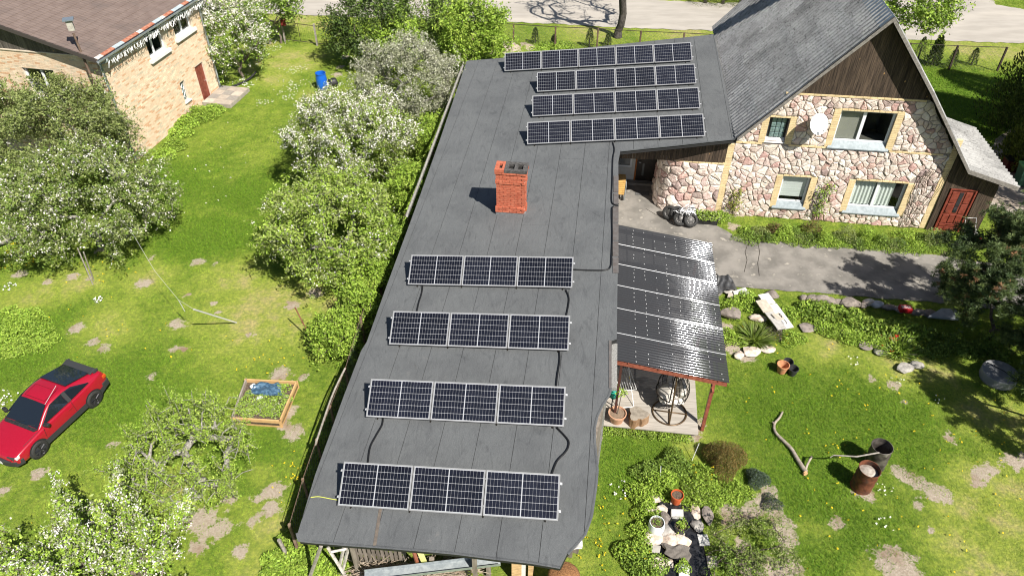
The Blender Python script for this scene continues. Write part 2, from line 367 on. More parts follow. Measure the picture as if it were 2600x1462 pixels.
# grass tufts
tb = MB(); r_ = random.Random(5)
for i in range(36):
    a = r_.uniform(0, 6.283); R = .17*math.sqrt(r_.random()); p = Vector((R*math.cos(a), R*math.sin(a), -.01))
    d = r_.uniform(0, 6.283); h = r_.uniform(.025, .062); w = r_.uniform(.003, .0055); le = r_.uniform(.2, .9)
    t = Vector((math.cos(d), math.sin(d), 0)); sd = Vector((-t.y, t.x, 0))
    m1 = p+UP*h*.6+t*h*le*.3; m2 = p+UP*h*(1-.25*le)+t*h*le
    tb.add([p-sd*w, p+sd*w, m1-sd*w*.8, m1+sd*w*.8, m2], [(0, 1, 3, 2), (2, 3, 4)])
gb = bpy.data.materials.new('grass_blade'); n_, l_ = nodes(gb)
c, pos, at = lawn_color(gb.node_tree, True, True)
oi = n_.new('ShaderNodeObjectInfo'); hs = n_.new('ShaderNodeHueSaturation'); mr = n_.new('ShaderNodeMapRange'); mr.inputs[3].default_value = .75; mr.inputs[4].default_value = 1.3
l_.new(oi.outputs['Random'], mr.inputs[0]); l_.new(mr.outputs[0], hs.inputs['Value']); l_.new(c, hs.inputs['Color'])
b = n_['Principled BSDF']; l_.new(hs.outputs[0], b.inputs['Base Color']); b.inputs['Roughness'].default_value = .6; b.inputs['Specular IOR Level'].default_value = .25
tr = n_.new('ShaderNodeBsdfTranslucent'); l_.new(hs.outputs[0], tr.inputs[0]); mx = n_.new('ShaderNodeMixShader'); mx.inputs[0].default_value = .3
l_.new(b.outputs[0], mx.inputs[1]); l_.new(tr.outputs[0], mx.inputs[2]); l_.new(mx.outputs[0], n_['Material Output'].inputs[0])
tuft = bpy.data.objects.new('grass_tuft', tb.mesh('grass_tuft', gb))
NOGRASS = [DRIVE, ROAD, YARD, [RF(x, y) for x, y in [(1190, 150), (1812, 85), (1872, 352), (1575, 390), (1552, 1000), (1500, 1300), (1423, 1430), (760, 1360), (925, 880)]],
           [F3(0, 0), F3(10.8, 0), F3(10.8, 0, -12), F3(0, 0, -12)], gp([(1505, 1072), (1770, 1098), (1800, 900), (1540, 900)]),
           [Vector((-16.3, 38.6, 0)), Vector((-18, 30.5, 0)), Vector((-30, 33, 0)), Vector((-30, 45, 0)), Vector((-15, 46, 0))]]
def scatter(spx, y0, y1, s0):
    xs = np.arange(-42, 44, spx); ys = np.arange(y0, y1, spx); X, Y = np.meshgrid(xs, ys)
    X = X.ravel()+rs.uniform(-.5, .5, X.size)*spx; Y = Y.ravel()+rs.uniform(-.5, .5, Y.size)*spx
    q = np.stack([X, Y]); depth = Y*_c+CAM_H*_s
    k = np.abs(X)/depth < .72
    yy = (-Y*_s+CAM_H*_c)/depth; k &= (np.abs(yy) < .42)
    X, Y = X[k], Y[k]
    ix = np.clip(np.searchsorted(gx, X), 1, nx-1); iy = np.clip(np.searchsorted(gy, Y), 1, ny-1)
    S, D, L = soil[iy, ix], dry[iy, ix], lush[iy, ix]
    keep = (S+rs.normal(0, .16, S.shape) < .6) & (rs.random(S.shape) > D*.35)
    for pl in NOGRASS: keep &= ~inpoly(X, Y, pl)
    X, Y, D, L, Z = X[keep], Y[keep], D[keep], L[keep], GZ[iy, ix][keep]
    return np.stack([X, Y, Z], 1), D, L, s0*(1-.45*D+.5*L)*rs.uniform(.7, 1.35, len(X))
pa = [scatter(.155, 6, 24, 1.0), scatter(.2, 24, 38, 1.2), scatter(.3, 38, 60, 1.6)]
P = np.concatenate([a[0] for a in pa]); D = np.concatenate([a[1] for a in pa]); L = np.concatenate([a[2] for a in pa]); S = np.concatenate([a[3] for a in pa])
gme = bpy.data.meshes.new('grass'); gme.vertices.add(len(P)); gme.vertices.foreach_set('co', P.astype(np.float32).ravel())
for nm, a in (('dry', D), ('lush', L), ('scl', S), ('rot', rs.uniform(0, 6.283, len(P)))):
    t = gme.attributes.new(nm, 'FLOAT', 'POINT'); t.data.foreach_set('value', a.astype(np.float32))
ng = bpy.data.node_groups.new('grass_scatter', 'GeometryNodeTree')
ng.interface.new_socket('Geometry', in_out='INPUT', socket_type='NodeSocketGeometry'); ng.interface.new_socket('Geometry', in_out='OUTPUT', socket_type='NodeSocketGeometry')
gi, go = ng.nodes.new('NodeGroupInput'), ng.nodes.new('NodeGroupOutput')
iop = ng.nodes.new('GeometryNodeInstanceOnPoints'); oi = ng.nodes.new('GeometryNodeObjectInfo'); oi.inputs[0].default_value = tuft
def named(nm):
    k = ng.nodes.new('GeometryNodeInputNamedAttribute'); k.data_type = 'FLOAT'; k.inputs[0].default_value = nm; return k.outputs[0]
cx = ng.nodes.new('ShaderNodeCombineXYZ'); ng.links.new(named('rot'), cx.inputs[2])
ng.links.new(gi.outputs[0], iop.inputs['Points']); ng.links.new(oi.outputs['Geometry'], iop.inputs['Instance'])
ng.links.new(cx.outputs[0], iop.inputs['Rotation']); ng.links.new(named('scl'), iop.inputs['Scale']); ng.links.new(iop.outputs[0], go.inputs[0])
grass = obj('grass', gme); grass['kind'] = 'stuff'; grass['label'] = 'short green lawn grass with paler worn patches'; grass['category'] = 'grass'
gmod = grass.modifiers.new('scatter', 'NODES'); gmod.node_group = ng
print('grass tufts', len(P))
# ------------------------------------------------------------------ long low outbuilding with the felt roof
def clip(poly, n, d):                      # keep n.p <= d, 2-D
    out = []; k = len(poly)
    for i in range(k):
        a, b = poly[i], poly[(i+1) % k]; da, db = n[0]*a[0]+n[1]*a[1]-d, n[0]*b[0]+n[1]*b[1]-d
        if da <= 0: out.append(a)
        if da*db < 0:
            t = da/(da-db); out.append((a[0]+(b[0]-a[0])*t, a[1]+(b[1]-a[1])*t))
    return out
def feltmat():
    m = bpy.data.materials.new('roofing_felt'); n, l = nodes(m); nt = m.node_tree; b = n['Principled BSDF']
    v = coords(nt, 'pos'); vr = coords(nt, 'pos', (1.1, .45, 1), math.radians(7.5))
    c = mixc(nt, ramp(nt, noise(nt, v, 90, 3, .7), .3, .7), (.088, .093, .096), (.158, .164, .166))
    c = mixc(nt, ramp(nt, noise(nt, v, .8, 5, .6), .35, .7), c, mixc(nt, 1.0, c, (.82, .82, .83), 'MULTIPLY'))
    c = mixc(nt, ramp(nt, noise(nt, vr, 2.6, 5, .55, 1.6), .54, .72), c, mixc(nt, 1.0, c, (.80, .80, .81), 'MULTIPLY'))
    c = mixc(nt, ramp(nt, noise(nt, coords(nt, 'pos', (2.6, .5, 1), math.radians(7.5)), 1.6, 6, .6, 2.5), .62, .70), c, mixc(nt, 1.0, c, (.80, .80, .80), 'MULTIPLY'))
    c = mixc(nt, ramp(nt, noise(nt, v, 2.1, 6, .7), .62, .8), c, (.17, .165, .16))
    l.new(c, b.inputs['Base Color']); b.inputs['Roughness'].default_value = .82; b.inputs['Specular IOR Level'].default_value = .3
    bn = n.new('ShaderNodeBump'); bn.inputs['Distance'].default_value = .012
    l.new(mth(nt, 'ADD', noise(nt, v, 70, 3), mth(nt, 'MULTIPLY', noise(nt, vr, 3.0, 4, .5, 1.2), 2.)), bn.inputs['Height']); l.new(bn.outputs[0], b.inputs['Normal'])
    oi = n.new('ShaderNodeObjectInfo'); return m
MT['felt'] = feltmat()
MT['bitumen'] = M('bitumen_joint', (.022, .022, .023), rough=.6)
MT['oldplank'] = M('old_grey_planks', (.15, .125, .10), (.25, .215, .18), 7, .9, rnd=.2, stretch=(1, 1, .2), bump=(30, .006))
MT['roughcast'] = M('rough_cast_render', (.34, .335, .32), (.22, .215, .2), 40, .95, bump=(45, .03))
MT['flash'] = M('brown_flashing', (.105, .09, .082), (.13, .12, .115), 6, .55)
OUT_PX = [(1185, 155), (1117, 355), (1068, 492), (1035, 582), (983, 722), (931, 868), (917, 890), (870, 1012), (800, 1205), (756, 1352), (760, 1370), (840, 1377), (948, 1385), (1052, 1393), (1155, 1402), (1256, 1415), (1353, 1426), (1423, 1438), (1440, 1405), (1458, 1384), (1484, 1355), (1500, 1310), (1511, 1238), (1515, 1194), (1512, 1158), (1508, 1117), (1508, 1086), (1515, 1056), (1529, 1026), (1546, 1001), (1550, 985), (1550, 866), (1566, 860), (1570, 565), (1570, 410), (1575, 384), (1871, 353), (1813, 88), (1487, 122), (1345, 142)]
OUT = [RF(x, y) for x, y in OUT_PX]
outb = thing('outbuilding', 'long low outbuilding with grey felt flat roof and red brick chimney', 'building', (0, 20, 0))
st = [((p-FO).dot(HU), (p-FO).dot(HV)) for p in OUT]
def S3(s, t, h=0):
    p = FO+HU*s+HV*t; return Vector((p.x, p.y, roofz(p.x, p.y)+h))
mb = MB(); mb.prism([p+UP*-.012 for p in OUT], (0, 0, -.15)); roof = mb.build('roof', MT['bitumen'], outb)
s0 = (RF(948, 1379)-FO).dot(HU); step = .957; smin, smax = min(a for a, b in st), max(a for a, b in st)
k0 = int(math.floor((smin-s0)/step)); k1 = int(math.ceil((smax-s0)/step))
for k in range(k0, k1):
    a, b = s0+k*step, s0+(k+1)*step
    if k == k1-2: pass
    # each roll is laid in two or three lengths
    cuts = {0: [-30, 40], 1: [-30, -6.2, 40], 2: [-30, 3.5, 40], 3: [-30, -10.7, 40], 4: [-30, -1.8, 40]}[(k*3) % 5]
    for t0, t1 in zip(cuts[:-1], cuts[1:]):
        q = clip(st, (1, 0), b-.006); q = clip(q, (-1, 0), -(a+.006)) if q else q
        q = clip(q, (0, 1), t1-.006) if q else q; q = clip(q, (0, -1), -(t0+.006)) if q else q
        if len(q) < 3: continue
        dz = RND.uniform(0, .004)
        mb = MB(); mb.prism([S3(x, y, -.012) for x, y in q], (0, 0, .012+dz)); mb.build('felt_strip', MT['felt'], roof)
# turned-down felt edge, front and inner side
def lip(pxs, out, nm):
    P = [RF(x, y) for x, y in pxs]; mb = MB(); n = len(P); V = []
    for i, p in enumerate(P):
        t = (P[min(i+1, n-1)]-P[max(i-1, 0)]).normalized(); o = t.cross(UP).normalized()*out
        w = RND.uniform(-.015, .015)
        V += [p-o*.05+UP*.006, p+o*.01+UP*.012, p+o*(.045+w)-UP*.03, p+o*(.05+w)-UP*(.17+w), p+o*.02-UP*.18]
    fs = [(i*5+j, i*5+j+1, (i+1)*5+j+1, (i+1)*5+j) for i in range(n-1) for j in range(4)]
    if out < 0: fs = [f[::-1] for f in fs]
    mb.add(V, fs); mb.build(nm, MT['felt'], roof, smooth=True)
lip([(756, 1352), (760, 1370), (800, 1374), (840, 1377), (890, 1381), (948, 1385), (1000, 1389), (1052, 1393), (1100, 1397), (1155, 1402), (1256, 1415), (1353, 1426), (1423, 1438)], -1, 'felt_edge')
lip([(1575, 384), (1640, 377), (1720, 369), (1800, 360), (1871, 353)], -1, 'felt_edge')
lip([(1440, 1405), (1484, 1355), (1500, 1310), (1511, 1238), (1515, 1194), (1512, 1158), (1508, 1117), (1508, 1086), (1515, 1056), (1529, 1026), (1546, 1001), (1550, 985)], -1, 'felt_edge')
# left eaves gutter and board
mb = MB(); ga, gb_ = RF(1182, 163, -.05), RF(1040, 548, -.05)
offv = Vector((-.09, 0, -.02)); N = 14
pts = [ga.lerp(gb_, i/N)+offv for i in range(N+1)]; prof = [(-.06, .05), (-.055, 0), (-.03, -.04), (.02, -.045), (.045, 0), (.05, .05)]
V = [p+Vector((a, 0, b)) for p in pts for a, b in prof]
mb.add(V, [(i*6+j, i*6+j+1, (i+1)*6+j+1, (i+1)*6+j) for i in range(N) for j in range(5)]); mb.build('gutter', M('pale_worn_gutter', (.34, .33, .30), (.22, .21, .19), 8, .6), outb)
mb = MB(); ea, eb = RF(1185, 155), RF(756, 1352)
for i in range(len(OUT)-1):
    if i > 8: break
    a, b = OUT[i], OUT[i+1]; mb.obox(a+UP*-.19+Vector((.02, 0, 0)), b-a, Vector((.03, 0, 0)), UP*.17)
mb.build('eaves_board', MT['oldplank'], outb)
# walls under the roof
def wallstrip(pts, ztop, thick, nm, mat, parent=outb, zb=0.0):
    mb = MB()
    for a, b in zip(pts[:-1], pts[1:]):
        nrm = Vector(((b-a).y, -(b-a).x, 0)).normalized()*thick
        za, zb_ = ztop(a), ztop(b)
        A, B = Vector((a.x, a.y, zb)), Vector((b.x, b.y, zb)); C, D = Vector((b.x, b.y, zb_)), Vector((a.x, a.y, za))
        mb.prism([A, B, C, D], nrm)
    return mb.build(nm, mat, parent)
zt = lambda p: roofz(p.x, p.y)-.17
LW = [Vector((p.x+.35, p.y, 0)) for p in OUT[:9]]
wallstrip(LW, zt, .15, 'wall', MT['oldplank'])
WR = [Vector((2.35, 13.3, 0)), Vector((2.62, 14.7, 0)), Vector((3.5, 21.3, 0))]
wallstrip(WR, zt, .2, 'wall', MT['roughcast'])
wallstrip([Vector((-4.1, 11.2, 0)), Vector((1.6, 10.45, 0)), Vector((2.35, 13.3, 0))], zt, .15, 'wall', MT['oldplank'])
mb = MB(); mb.obox(Vector((2.72, 13.55, 2.70)), Vector((.17, 1.15, .03)), Vector((.2, 0, 0)), UP*.12)
a, b = RF(1559, 868, -.12), RF(1557, 984, -.12)
mb = MB(); mb.obox(Vector((a.x-.06, a.y, 2.80)), Vector((b.x-a.x, b.y-a.y, 0)), Vector((.16, -.02, 0)), UP*.12); mb.build('wall_pier', MT['roughcast'], outb)
# wall facing the courtyard and the porch ceiling
wallstrip([Vector((3.5, 21.3, 0)), Vector((4.0, 25.6, 0)), Vector((4.35, 28.4, 0))], zt, .2, 'wall', M('cream_render', (.55, .53, .48), (.46, .44, .40), 3, .9))
# brown flashing plates along the right edge
for (y0, y1) in ((446, 489), (490, 520), (524, 566), (566, 611), (612, 652), (653, 694)):
    x0 = 1556+(y0 < 520)*2; a, b, c, d = RF(x0, y0+1, .014), RF(1570.5, y0+1, .012), RF(1570.5, y1-1, .012), RF(x0, y1-1, .014)
    mb = MB(); mb.prism([a, b, c, d], (0, 0, .006)); mb.build('flashing_plate', MT['flash'], roof)
for pts in ([(1550, 866), (1550, 985)],):
    a, b = RF(1546, 864, .01), RF(1546, 985, .01); mb = MB(); mb.obox(a, b-a, Vector((.075, 0, .0)), UP*.008); mb.build('flashing_plate', MT['flash'], roof)
a, b = RF(962, 1292, .008), RF(947, 1384, .008); mb = MB(); mb.obox(a, b-a, Vector((.075, 0, .006)), UP*.006); mb.build('sealing_strip', M('rusty_brown_strip', (.12, .10, .085), (.17, .14, .11), 12, .6), roof)
# front posts of the open shed end, under the eave
for (x, y, nm) in ((-3.9, 9.75, 'post'), (-.9, 9.35, 'post')):
    mb = MB(); mb.box((x, y, roofz(x, y)/2-.1), (.11, .11, roofz(x, y)-.2)); mb.build(nm, MT['oldplank'], outb)

# chimney
cb = RF(1261, 543); CW, CD = 1.03, .52; cz = cb.z-.05
chim = None
mb = MB(); o = Vector((cb.x, cb.y, cz))
mb.obox(o+HU*.03+HV*.03, HU*(CW-.06), HV*(CD-.06), UP*1.70); chim = mb.build('chimney', M('brick_mortar', (.50, .34, .28), (.42, .28, .22), 20, .9), outb)
MT['redbrick'] = M('red_brick', (.40, .095, .05), (.48, .15, .085), 14, .8, rnd=.16, bump=(50, .004), c3=(.52, .23, .15), ns3=6, lo3=.62, hi3=.8)
BL, BH, BG = .245, .066, .012
def brickmesh(l, d, h, mat, nm='brick'):
    b = MB(); b.box((0, 0, 0), (l, d, h)); return b.mesh(nm, mat)
bfull = brickmesh(BL, .12, BH, MT['redbrick']); bhalf = brickmesh(.118, .12, BH, MT['redbrick'])
def put(me, c, ax, parent, nm='brick'):
    a = Vector(ax).normalized(); y = UP.cross(a)
    R = Matrix((a, y, UP)).transposed().to_4x4(); return obj(nm, me, parent, Matrix.Translation(c) @ R)
H = BH+BG; nc = 21
for c in range(nc):
    z = cz+.16+c*H; proud = .035 if c in (0, 1, 2) else (.03 if 15 <= c <= 16 else (.045 if c >= 20 else .0))
    if c in (17, 18, 19): proud = .015
    for side in (0, 1):
        y = -proud+.06 if side == 0 else CD+proud-.06
        off = 0 if c % 2 == 0 else -.128
        x = -proud+off; 
        while x < CW+proud-.02:
            a, b = max(x, -proud), min(x+BL, CW+proud)
            if b-a > .09:
                me_ = bfull if b-a > .2 else bhalf
                put(me_, o+HU*((a+b)/2)+HV*y+UP*(z-cz+BH/2), HU, chim)
            x += BL+BG
    for side in (0, 1):
        x = -proud+.06 if side == 0 else CW+proud-.06
        put(bfull, o+HU*x+HV*(CD/2)+UP*(z-cz+BH/2), HV, chim)
mb = MB(); mb.obox(o-HU*.025-HV*.03, HU*(CW+.05), HV*(CD+.06), UP*.145); mb.build('lead_flashing', M('lead_flashing', (.16, .165, .17), (.26, .27, .28), 9, .5, .3), chim)
ztop = cz+.16+nc*H
def flue(x0, x1, z, mat, holes, nm):
    mb = MB(); th = .1
    xs = [x0]+[v for h in holes for v in h]+[x1]
    for a, b in zip(xs[::2], xs[1::2]): mb.obox(o+HU*a-HV*.05+UP*z, HU*(b-a), HV*(CD+.1), UP*th)
    for a, b in holes:
        mb.obox(o+HU*a-HV*.05+UP*z, HU*(b-a), HV*.15, UP*(th-.003)); mb.obox(o+HU*a+HV*(CD-.10)+UP*z, HU*(b-a), HV*.15, UP*(th-.003))
        mb.obox(o+HU*a+HV*.05+UP*(z+.001), HU*(b-a), HV*(CD-.1), UP*.006, 1)
    mb.build(nm, [mat, MT['dark']], chim)
flue(-.05, .28, ztop-cz, MT['redbrick'], [(.09, .2)], 'flue_cap')
flue(.285, CW+.05, ztop-cz, M('sooty_concrete', (.05, .048, .046), (.10, .095, .09), 12, .9), [(.42, .62), (.74, .92)], 'flue_cap')

# ------------------------------------------------------------------ solar panels
PW, PH, PG = 1.755, 1.038, .02
fr = MB()
for a, sz in (((PW/2, .011, .018), (PW, .022, .036)), ((PW/2, PH-.011, .018), (PW, .022, .036)), ((.011, PH/2, .018), (.022, PH-.044, .036)), ((PW-.011, PH/2, .018), (.022, PH-.044, .036))): fr.box(a, sz)
me_fr = fr.mesh('frame', M('anodised_frame', (.34, .34, .34), rough=.4, metal=.4))
bs = MB(); bs.box((PW/2, PH/2, .024), (PW-.046, PH-.046, .006)); me_bs = bs.mesh('backsheet', M('white_backsheet', (.36, .37, .39), rough=.35))
ce = MB(); px0 = (PW-.044-.03-.022)/20; py0 = (PH-.044-.03)/6
for i in range(20):
    for j in range(6):
        x = .022+.015+(i+.5)*px0+(.022 if i >= 10 else 0); y = .022+.015+(j+.5)*py0
        hx, hy, ch = px0/2-.0022, py0/2-.0034, .008
        ce.add([(x-hx, y-hy+ch, .0305), (x-hx+ch*.6, y-hy, .0305), (x+hx-ch*.6, y-hy, .0305), (x+hx, y-hy+ch, .0305), (x+hx, y+hy-ch, .0305), (x+hx-ch*.6, y+hy, .0305), (x-hx+ch*.6, y+hy, .0305), (x-hx, y+hy-ch, .0305)], [tuple(range(8))])
cm = M('solar_cell', (.006, .0065, .012), (.010, .011, .018), 3, .22, spec=.5, rnd=.3, coat=.35)
me_ce = ce.mesh('cells', cm)
rowpx = {'r1': [(1045.8, 644.0), (1456.7, 658.3), (1453.4, 735.9), (1036.9, 719.9)], 'r2': [(1000.8, 787.5), (1447.7, 806.3), (1443.0, 893.2), (989.2, 872.5)],
 'r3': [(945.0, 958.1), (1437.2, 988.4), (1431.1, 1087.2), (930.7, 1054.7)], 'r4': [(876.0, 1167.7), (1423.7, 1211.0), (1417.3, 1327.0), (858.9, 1278.1)],
 'A': [(1279.5, 138.6), (1756.2, 106.3), (1758.4, 152.4), (1278.9, 186.3)], 'B': [(1363.4, 189.6), (1765, 159.5), (1767.2, 211.2), (1360.9, 237.9)],
 'C': [(1351.3, 247.9), (1774.7, 219.4), (1777.4, 273.3), (1349, 300.9)], 'D': [(1337.2, 317.4), (1785.7, 284.3), (1789.8, 342.3), (1336.3, 374)]}
ROWS = [('r1', 3, 'row next to the chimney'), ('r2', 3, 'second row from the chimney'), ('r3', 3, 'third row from the chimney'), ('r4', 3, 'row at the open shed end'),
        ('A', 5, 'row of five'), ('B', 4, 'second row from the road'), ('C', 4, 'third row from the road'), ('D', 4, 'row bordering the porch')]
ORD3 = ['hedge end', 'middle', 'canopy end']
ORD = ['end', 'second', 'third', 'fourth', 'fifth']
clampme = MB(); clampme.box((0, 0, 0), (.05, .04, .03)); clampme = clampme.mesh('end_clamp', MT['alu'])
for key, npan, desc in ROWS:
    low = key[0] == 'r'; yaw = math.radians(-7.55 if low else -3.4); tilt = math.radians(30.5)
    u = Vector((math.cos(yaw), math.sin(yaw), 0)); u.z = RSX*u.x+RSY*u.y; u.normalize()
    v = Vector((-math.sin(yaw)*math.cos(tilt), math.cos(yaw)*math.cos(tilt), math.sin(tilt))); v = (v-u*v.dot(u)).normalized(); w = u.cross(v)
    c = Vector((0, 0, 0))
    for x, y in rowpx[key]: c += RF(x, y, .34)/4
    # keep to the measured middle of the front and back edges
    W = npan*PW+(npan-1)*PG; o0 = c-u*(W/2)-v*(PH/2)
    R = Matrix((u, v, w)).transposed().to_4x4()
    rack = thing('panel_rack', 'black mounting frame under the solar '+desc, 'rack', o0, group='solar panel racks')
    for dv in (.2, .82):
        mb = MB(); mb.obox(o0+v*dv-w*.045-u*.05, u*(W+.1), v*.04, w*.04); mb.build('rail', MT['alu'], rack)
    for i in range(npan+1):
        x = min(max(i*(PW+PG)-PG/2, .3), W-.3); pf, pb = o0+u*x+v*.06-w*.05, o0+u*x+v*.98-w*.05
        gf, gb2 = Vector((pf.x, pf.y, roofz(pf.x, pf.y)+.005)), Vector((pb.x, pb.y, roofz(pb.x, pb.y)+.005))
        mb = MB(); mb.tube([gf-HV*.08, gb2+HV*.03], .02, 4); mb.tube([gf-HV*.06+UP*.01, pf], .018, 4); mb.tube([gb2, pb], .018, 4); mb.tube([gf, pb], .016, 4); mb.build('leg', MT['blackmetal'], rack)
    for i in range(npan):
        where = (ORD3[i]+' of ' if low else '') ; 
        if low: lab = 'black solar panel, %s of the %s' % (ORD3[i], desc)
        else: lab = 'black solar panel, %s from the stone house in the %s' % ('first second third fourth fifth'.split()[npan-1-i], desc)
        p = o0+u*(i*(PW+PG)); e = thing('solar_panel', lab, 'solar panel', p, group='solar panels on the felt roof')
        B = Matrix.Translation(p) @ R
        f = obj('frame', me_fr, e, B); obj('backsheet', me_bs, e, B); q = obj('cells', me_ce, e, B); q['kind'] = 'stuff'
        if i == npan-1:
            for dv in (.2, .82): obj('end_clamp', clampme, e, Matrix.Translation(p+u*(PW+.03)+v*dv+w*.015) @ R)
        if i == 0:
            for dv in (.2, .82): obj('end_clamp', clampme, e, Matrix.Translation(p-u*.03+v*dv+w*.0) @ R)
# cables
def smooth(pts, k=6):
    out = []; n = len(pts)
    for i in range(n-1):
        p0, p1, p2, p3 = pts[max(i-1, 0)], pts[i], pts[i+1], pts[min(i+2, n-1)]
        for j in range(k):
            t = j/k; out.append(.5*((2*p1)+(p2-p0)*t+(2*p0-5*p1+4*p2-p3)*t*t+(3*p1-p0-3*p2+p3)*t**3))
    out.append(pts[-1]); return out
cabm = M('black_conduit', (.012, .012, .013), rough=.4)
for pts, lab in (([(1556, 362), (1560, 380), (1556, 405), (1554.7, 460), (1553, 507), (1559, 519), (1571, 518)], 'black cable running from the upper panels along the brown roof flashing'),
    ([(1571, 523), (1556, 525), (1553.5, 540), (1554.7, 598), (1552.7, 654), (1550.5, 676), (1538, 685), (1500, 686), (1452, 684)], 'black cable bending from the roof edge to the chimney row of panels'),
    ([(1436.6, 736), (1443.5, 752), (1444, 769), (1436.6, 808)], 'black cable between the first two rows at the canopy side'),
    ([(1420, 890), (1421, 915), (1414.5, 956.7), (1411.8, 990)], 'black cable joining second and third rows at the canopy side'),
    ([(1414, 1085), (1440.8, 1114), (1443.5, 1131), (1435, 1147.6), (1413, 1172), (1398, 1212)], 'black cable with a wide bulge above the last panel row'),
    ([(1073, 720), (1072, 736), (1069, 750), (1063.7, 766), (1058, 792)], 'black cable between the first two rows at the hedge side'),
    ([(972.6, 1055), (970, 1078), (956, 1103), (939.5, 1136), (934, 1176)], 'black cable snaking down to the last row at the hedge side')):
    mb = MB(); mb.tube(smooth([RF(x, y, .03) for x, y in pts]), .024, 8); o = mb.build('roof_cable', cabm, smooth=True); tag(o, lab, 'cable', 'cables on the felt roof')
mb = MB(); mb.tube(smooth([RF(x, y, .02) for x, y in [(789, 1262), (809, 1260), (837, 1265), (860, 1269)]]), .010, 6); o = mb.build('earth_wire', M('yellow_green_wire', (.55, .58, .10))); tag(o, 'thin yellow green earth wire leaving the last panel row', 'wire')
# ------------------------------------------------------------------ stone house
house = thing('stone_house', 'tall gabled house with pink rubble stone front and grey corrugated roof', 'house', FO)
YB = M('yellow_brick', (.66, .50, .27), (.73, .59, .35), 16, .8, rnd=.1, bump=(50, .003), c3=(.58, .42, .22), ns3=4, lo3=.6, hi3=.75)
MT['mortar'] = M('lime_mortar', (.38, .325, .285), (.28, .24, .21), 12, .95, bump=(30, .01))
def stonemat(nm, a, b): return M(nm, a, b, 5, .9, rnd=.13, hue=.012, kind='pos', bump=(16, .025), c3=(.78, .70, .63), ns3=9, lo3=.55, hi3=.75)
STM = [stonemat('cream_stone', (.74, .64, .56), (.64, .53, .45)), stonemat('pink_stone', (.68, .55, .48), (.59, .45, .39)), stonemat('rose_stone', (.56, .37, .32), (.45, .29, .25)),
       stonemat('white_stone', (.82, .75, .68), (.70, .61, .53)), stonemat('grey_pink_stone', (.44, .34, .31), (.35, .26, .23))]
def planksmat(nm, a, b, knot=True):
    m = M(nm, a, b, 5, .8, rnd=.28, kind='pos', stretch=(6, 6, .35), bump=(20, .004)); n, l = nodes(m); nt = m.node_tree; bs = n['Principled BSDF']
    src = bs.inputs['Base Color'].links[0].from_socket
    v = coords(nt, 'pos', (1, 1, .55)); vo = n.new('ShaderNodeTexVoronoi'); vo.inputs['Scale'].default_value = 3.4; l.new(v, vo.inputs['Vector'])
    k = ramp(nt, vo.outputs['Distance'], .085, .05); l.new(mixc(nt, k, src, (.42, .25, .10)), bs.inputs['Base Color']); return m
MT['darkplank'] = planksmat('dark_brown_boards', (.035, .024, .017), (.095, .066, .045))
MT['slate'] = None
def sheetmat(nm, a, b, c):
    m = bpy.data.materials.new(nm); n, l = nodes(m); nt = m.node_tree; p = n['Principled BSDF']
    v = coords(nt, 'pos'); k = mixc(nt, ramp(nt, noise(nt, v, 3.5, 6, .7), .35, .65), a, b)
    k = mixc(nt, ramp(nt, noise(nt, v, 11, 5, .75), .52, .66), k, c); k = mixc(nt, ramp(nt, noise(nt, v, .6, 4), .5, .7), k, mixc(nt, 1.0, k, (.72, .72, .72), 'MULTIPLY'))
    oi = n.new('ShaderNodeObjectInfo'); h = n.new('ShaderNodeHueSaturation'); mr = n.new('ShaderNodeMapRange'); mr.inputs[3].default_value = .82; mr.inputs[4].default_value = 1.15
    l.new(oi.outputs['Random'], mr.inputs[0]); l.new(mr.outputs[0], h.inputs['Value']); l.new(k, h.inputs['Color'])
    l.new(h.outputs[0], p.inputs['Base Color']); p.inputs['Roughness'].default_value = .9; p.inputs['Specular IOR Level'].default_value = .2
    bn = n.new('ShaderNodeBump'); bn.inputs['Distance'].default_value = .008; l.new(noise(nt, v, 40, 4), bn.inputs['Height']); l.new(bn.outputs[0], p.inputs['Normal']); return m
MT['slate'] = sheetmat('weathered_fibre_cement', (.27, .27, .268), (.36, .358, .352), (.10, .099, .095))
MT['slatepale'] = sheetmat('pale_fibre_cement', (.27, .265, .255), (.34, .335, .32), (.14, .135, .13))
WIN = {'small': (1.36, 2.13, 3.58, 4.60), 'big': (3.92, 5.96, 3.62, 5.05), 'w3': (2.44, 3.55, .68, 2.05), 'w4': (5.30, 7.33, .68, 2.07)}
RP = [(.2, 3.80), (4.55, 8.72), (6.72, 6.13), (9.14, 3.05), (11.2, 2.44)]
def roofunder(t):
    for (a, za), (b, zb) in zip(RP[:-1], RP[1:]):
        if t <= b: return za+(zb-za)*(t-a)/(b-a)-.16
    return RP[-1][1]-.16
ts = sorted({0, 8.67, 4.55, 6.72, 1.0, 8.0}|{w[i] for w in WIN.values() for i in (0, 1)}); zs = sorted({0, 3.45, 5.62, 9.2, 2.8}|{w[i] for w in WIN.values() for i in (2, 3)})
mb = MB()
for a, b in zip(ts[:-1], ts[1:]):
    for c, d in zip(zs[:-1], zs[1:]):
        tm, zm = (a+b)/2, (c+d)/2
        if any(w[0] < tm < w[1] and w[2] < zm < w[3] for w in WIN.values()): continue
        q = [(a, c), (b, c), (b, d), (a, d)]
        for (p0, p1) in zip(RP[:3], RP[1:4]):
            sl = (p1[1]-p0[1])/(p1[0]-p0[0]); q = clip(q, (-sl, 1), p0[1]-.2-sl*p0[0]) if q else q
        if len(q) > 2: mb.prism([F3(t, z, -.30) for t, z in q], -HV*.30)
mb.build('wall', MT['mortar'], house)
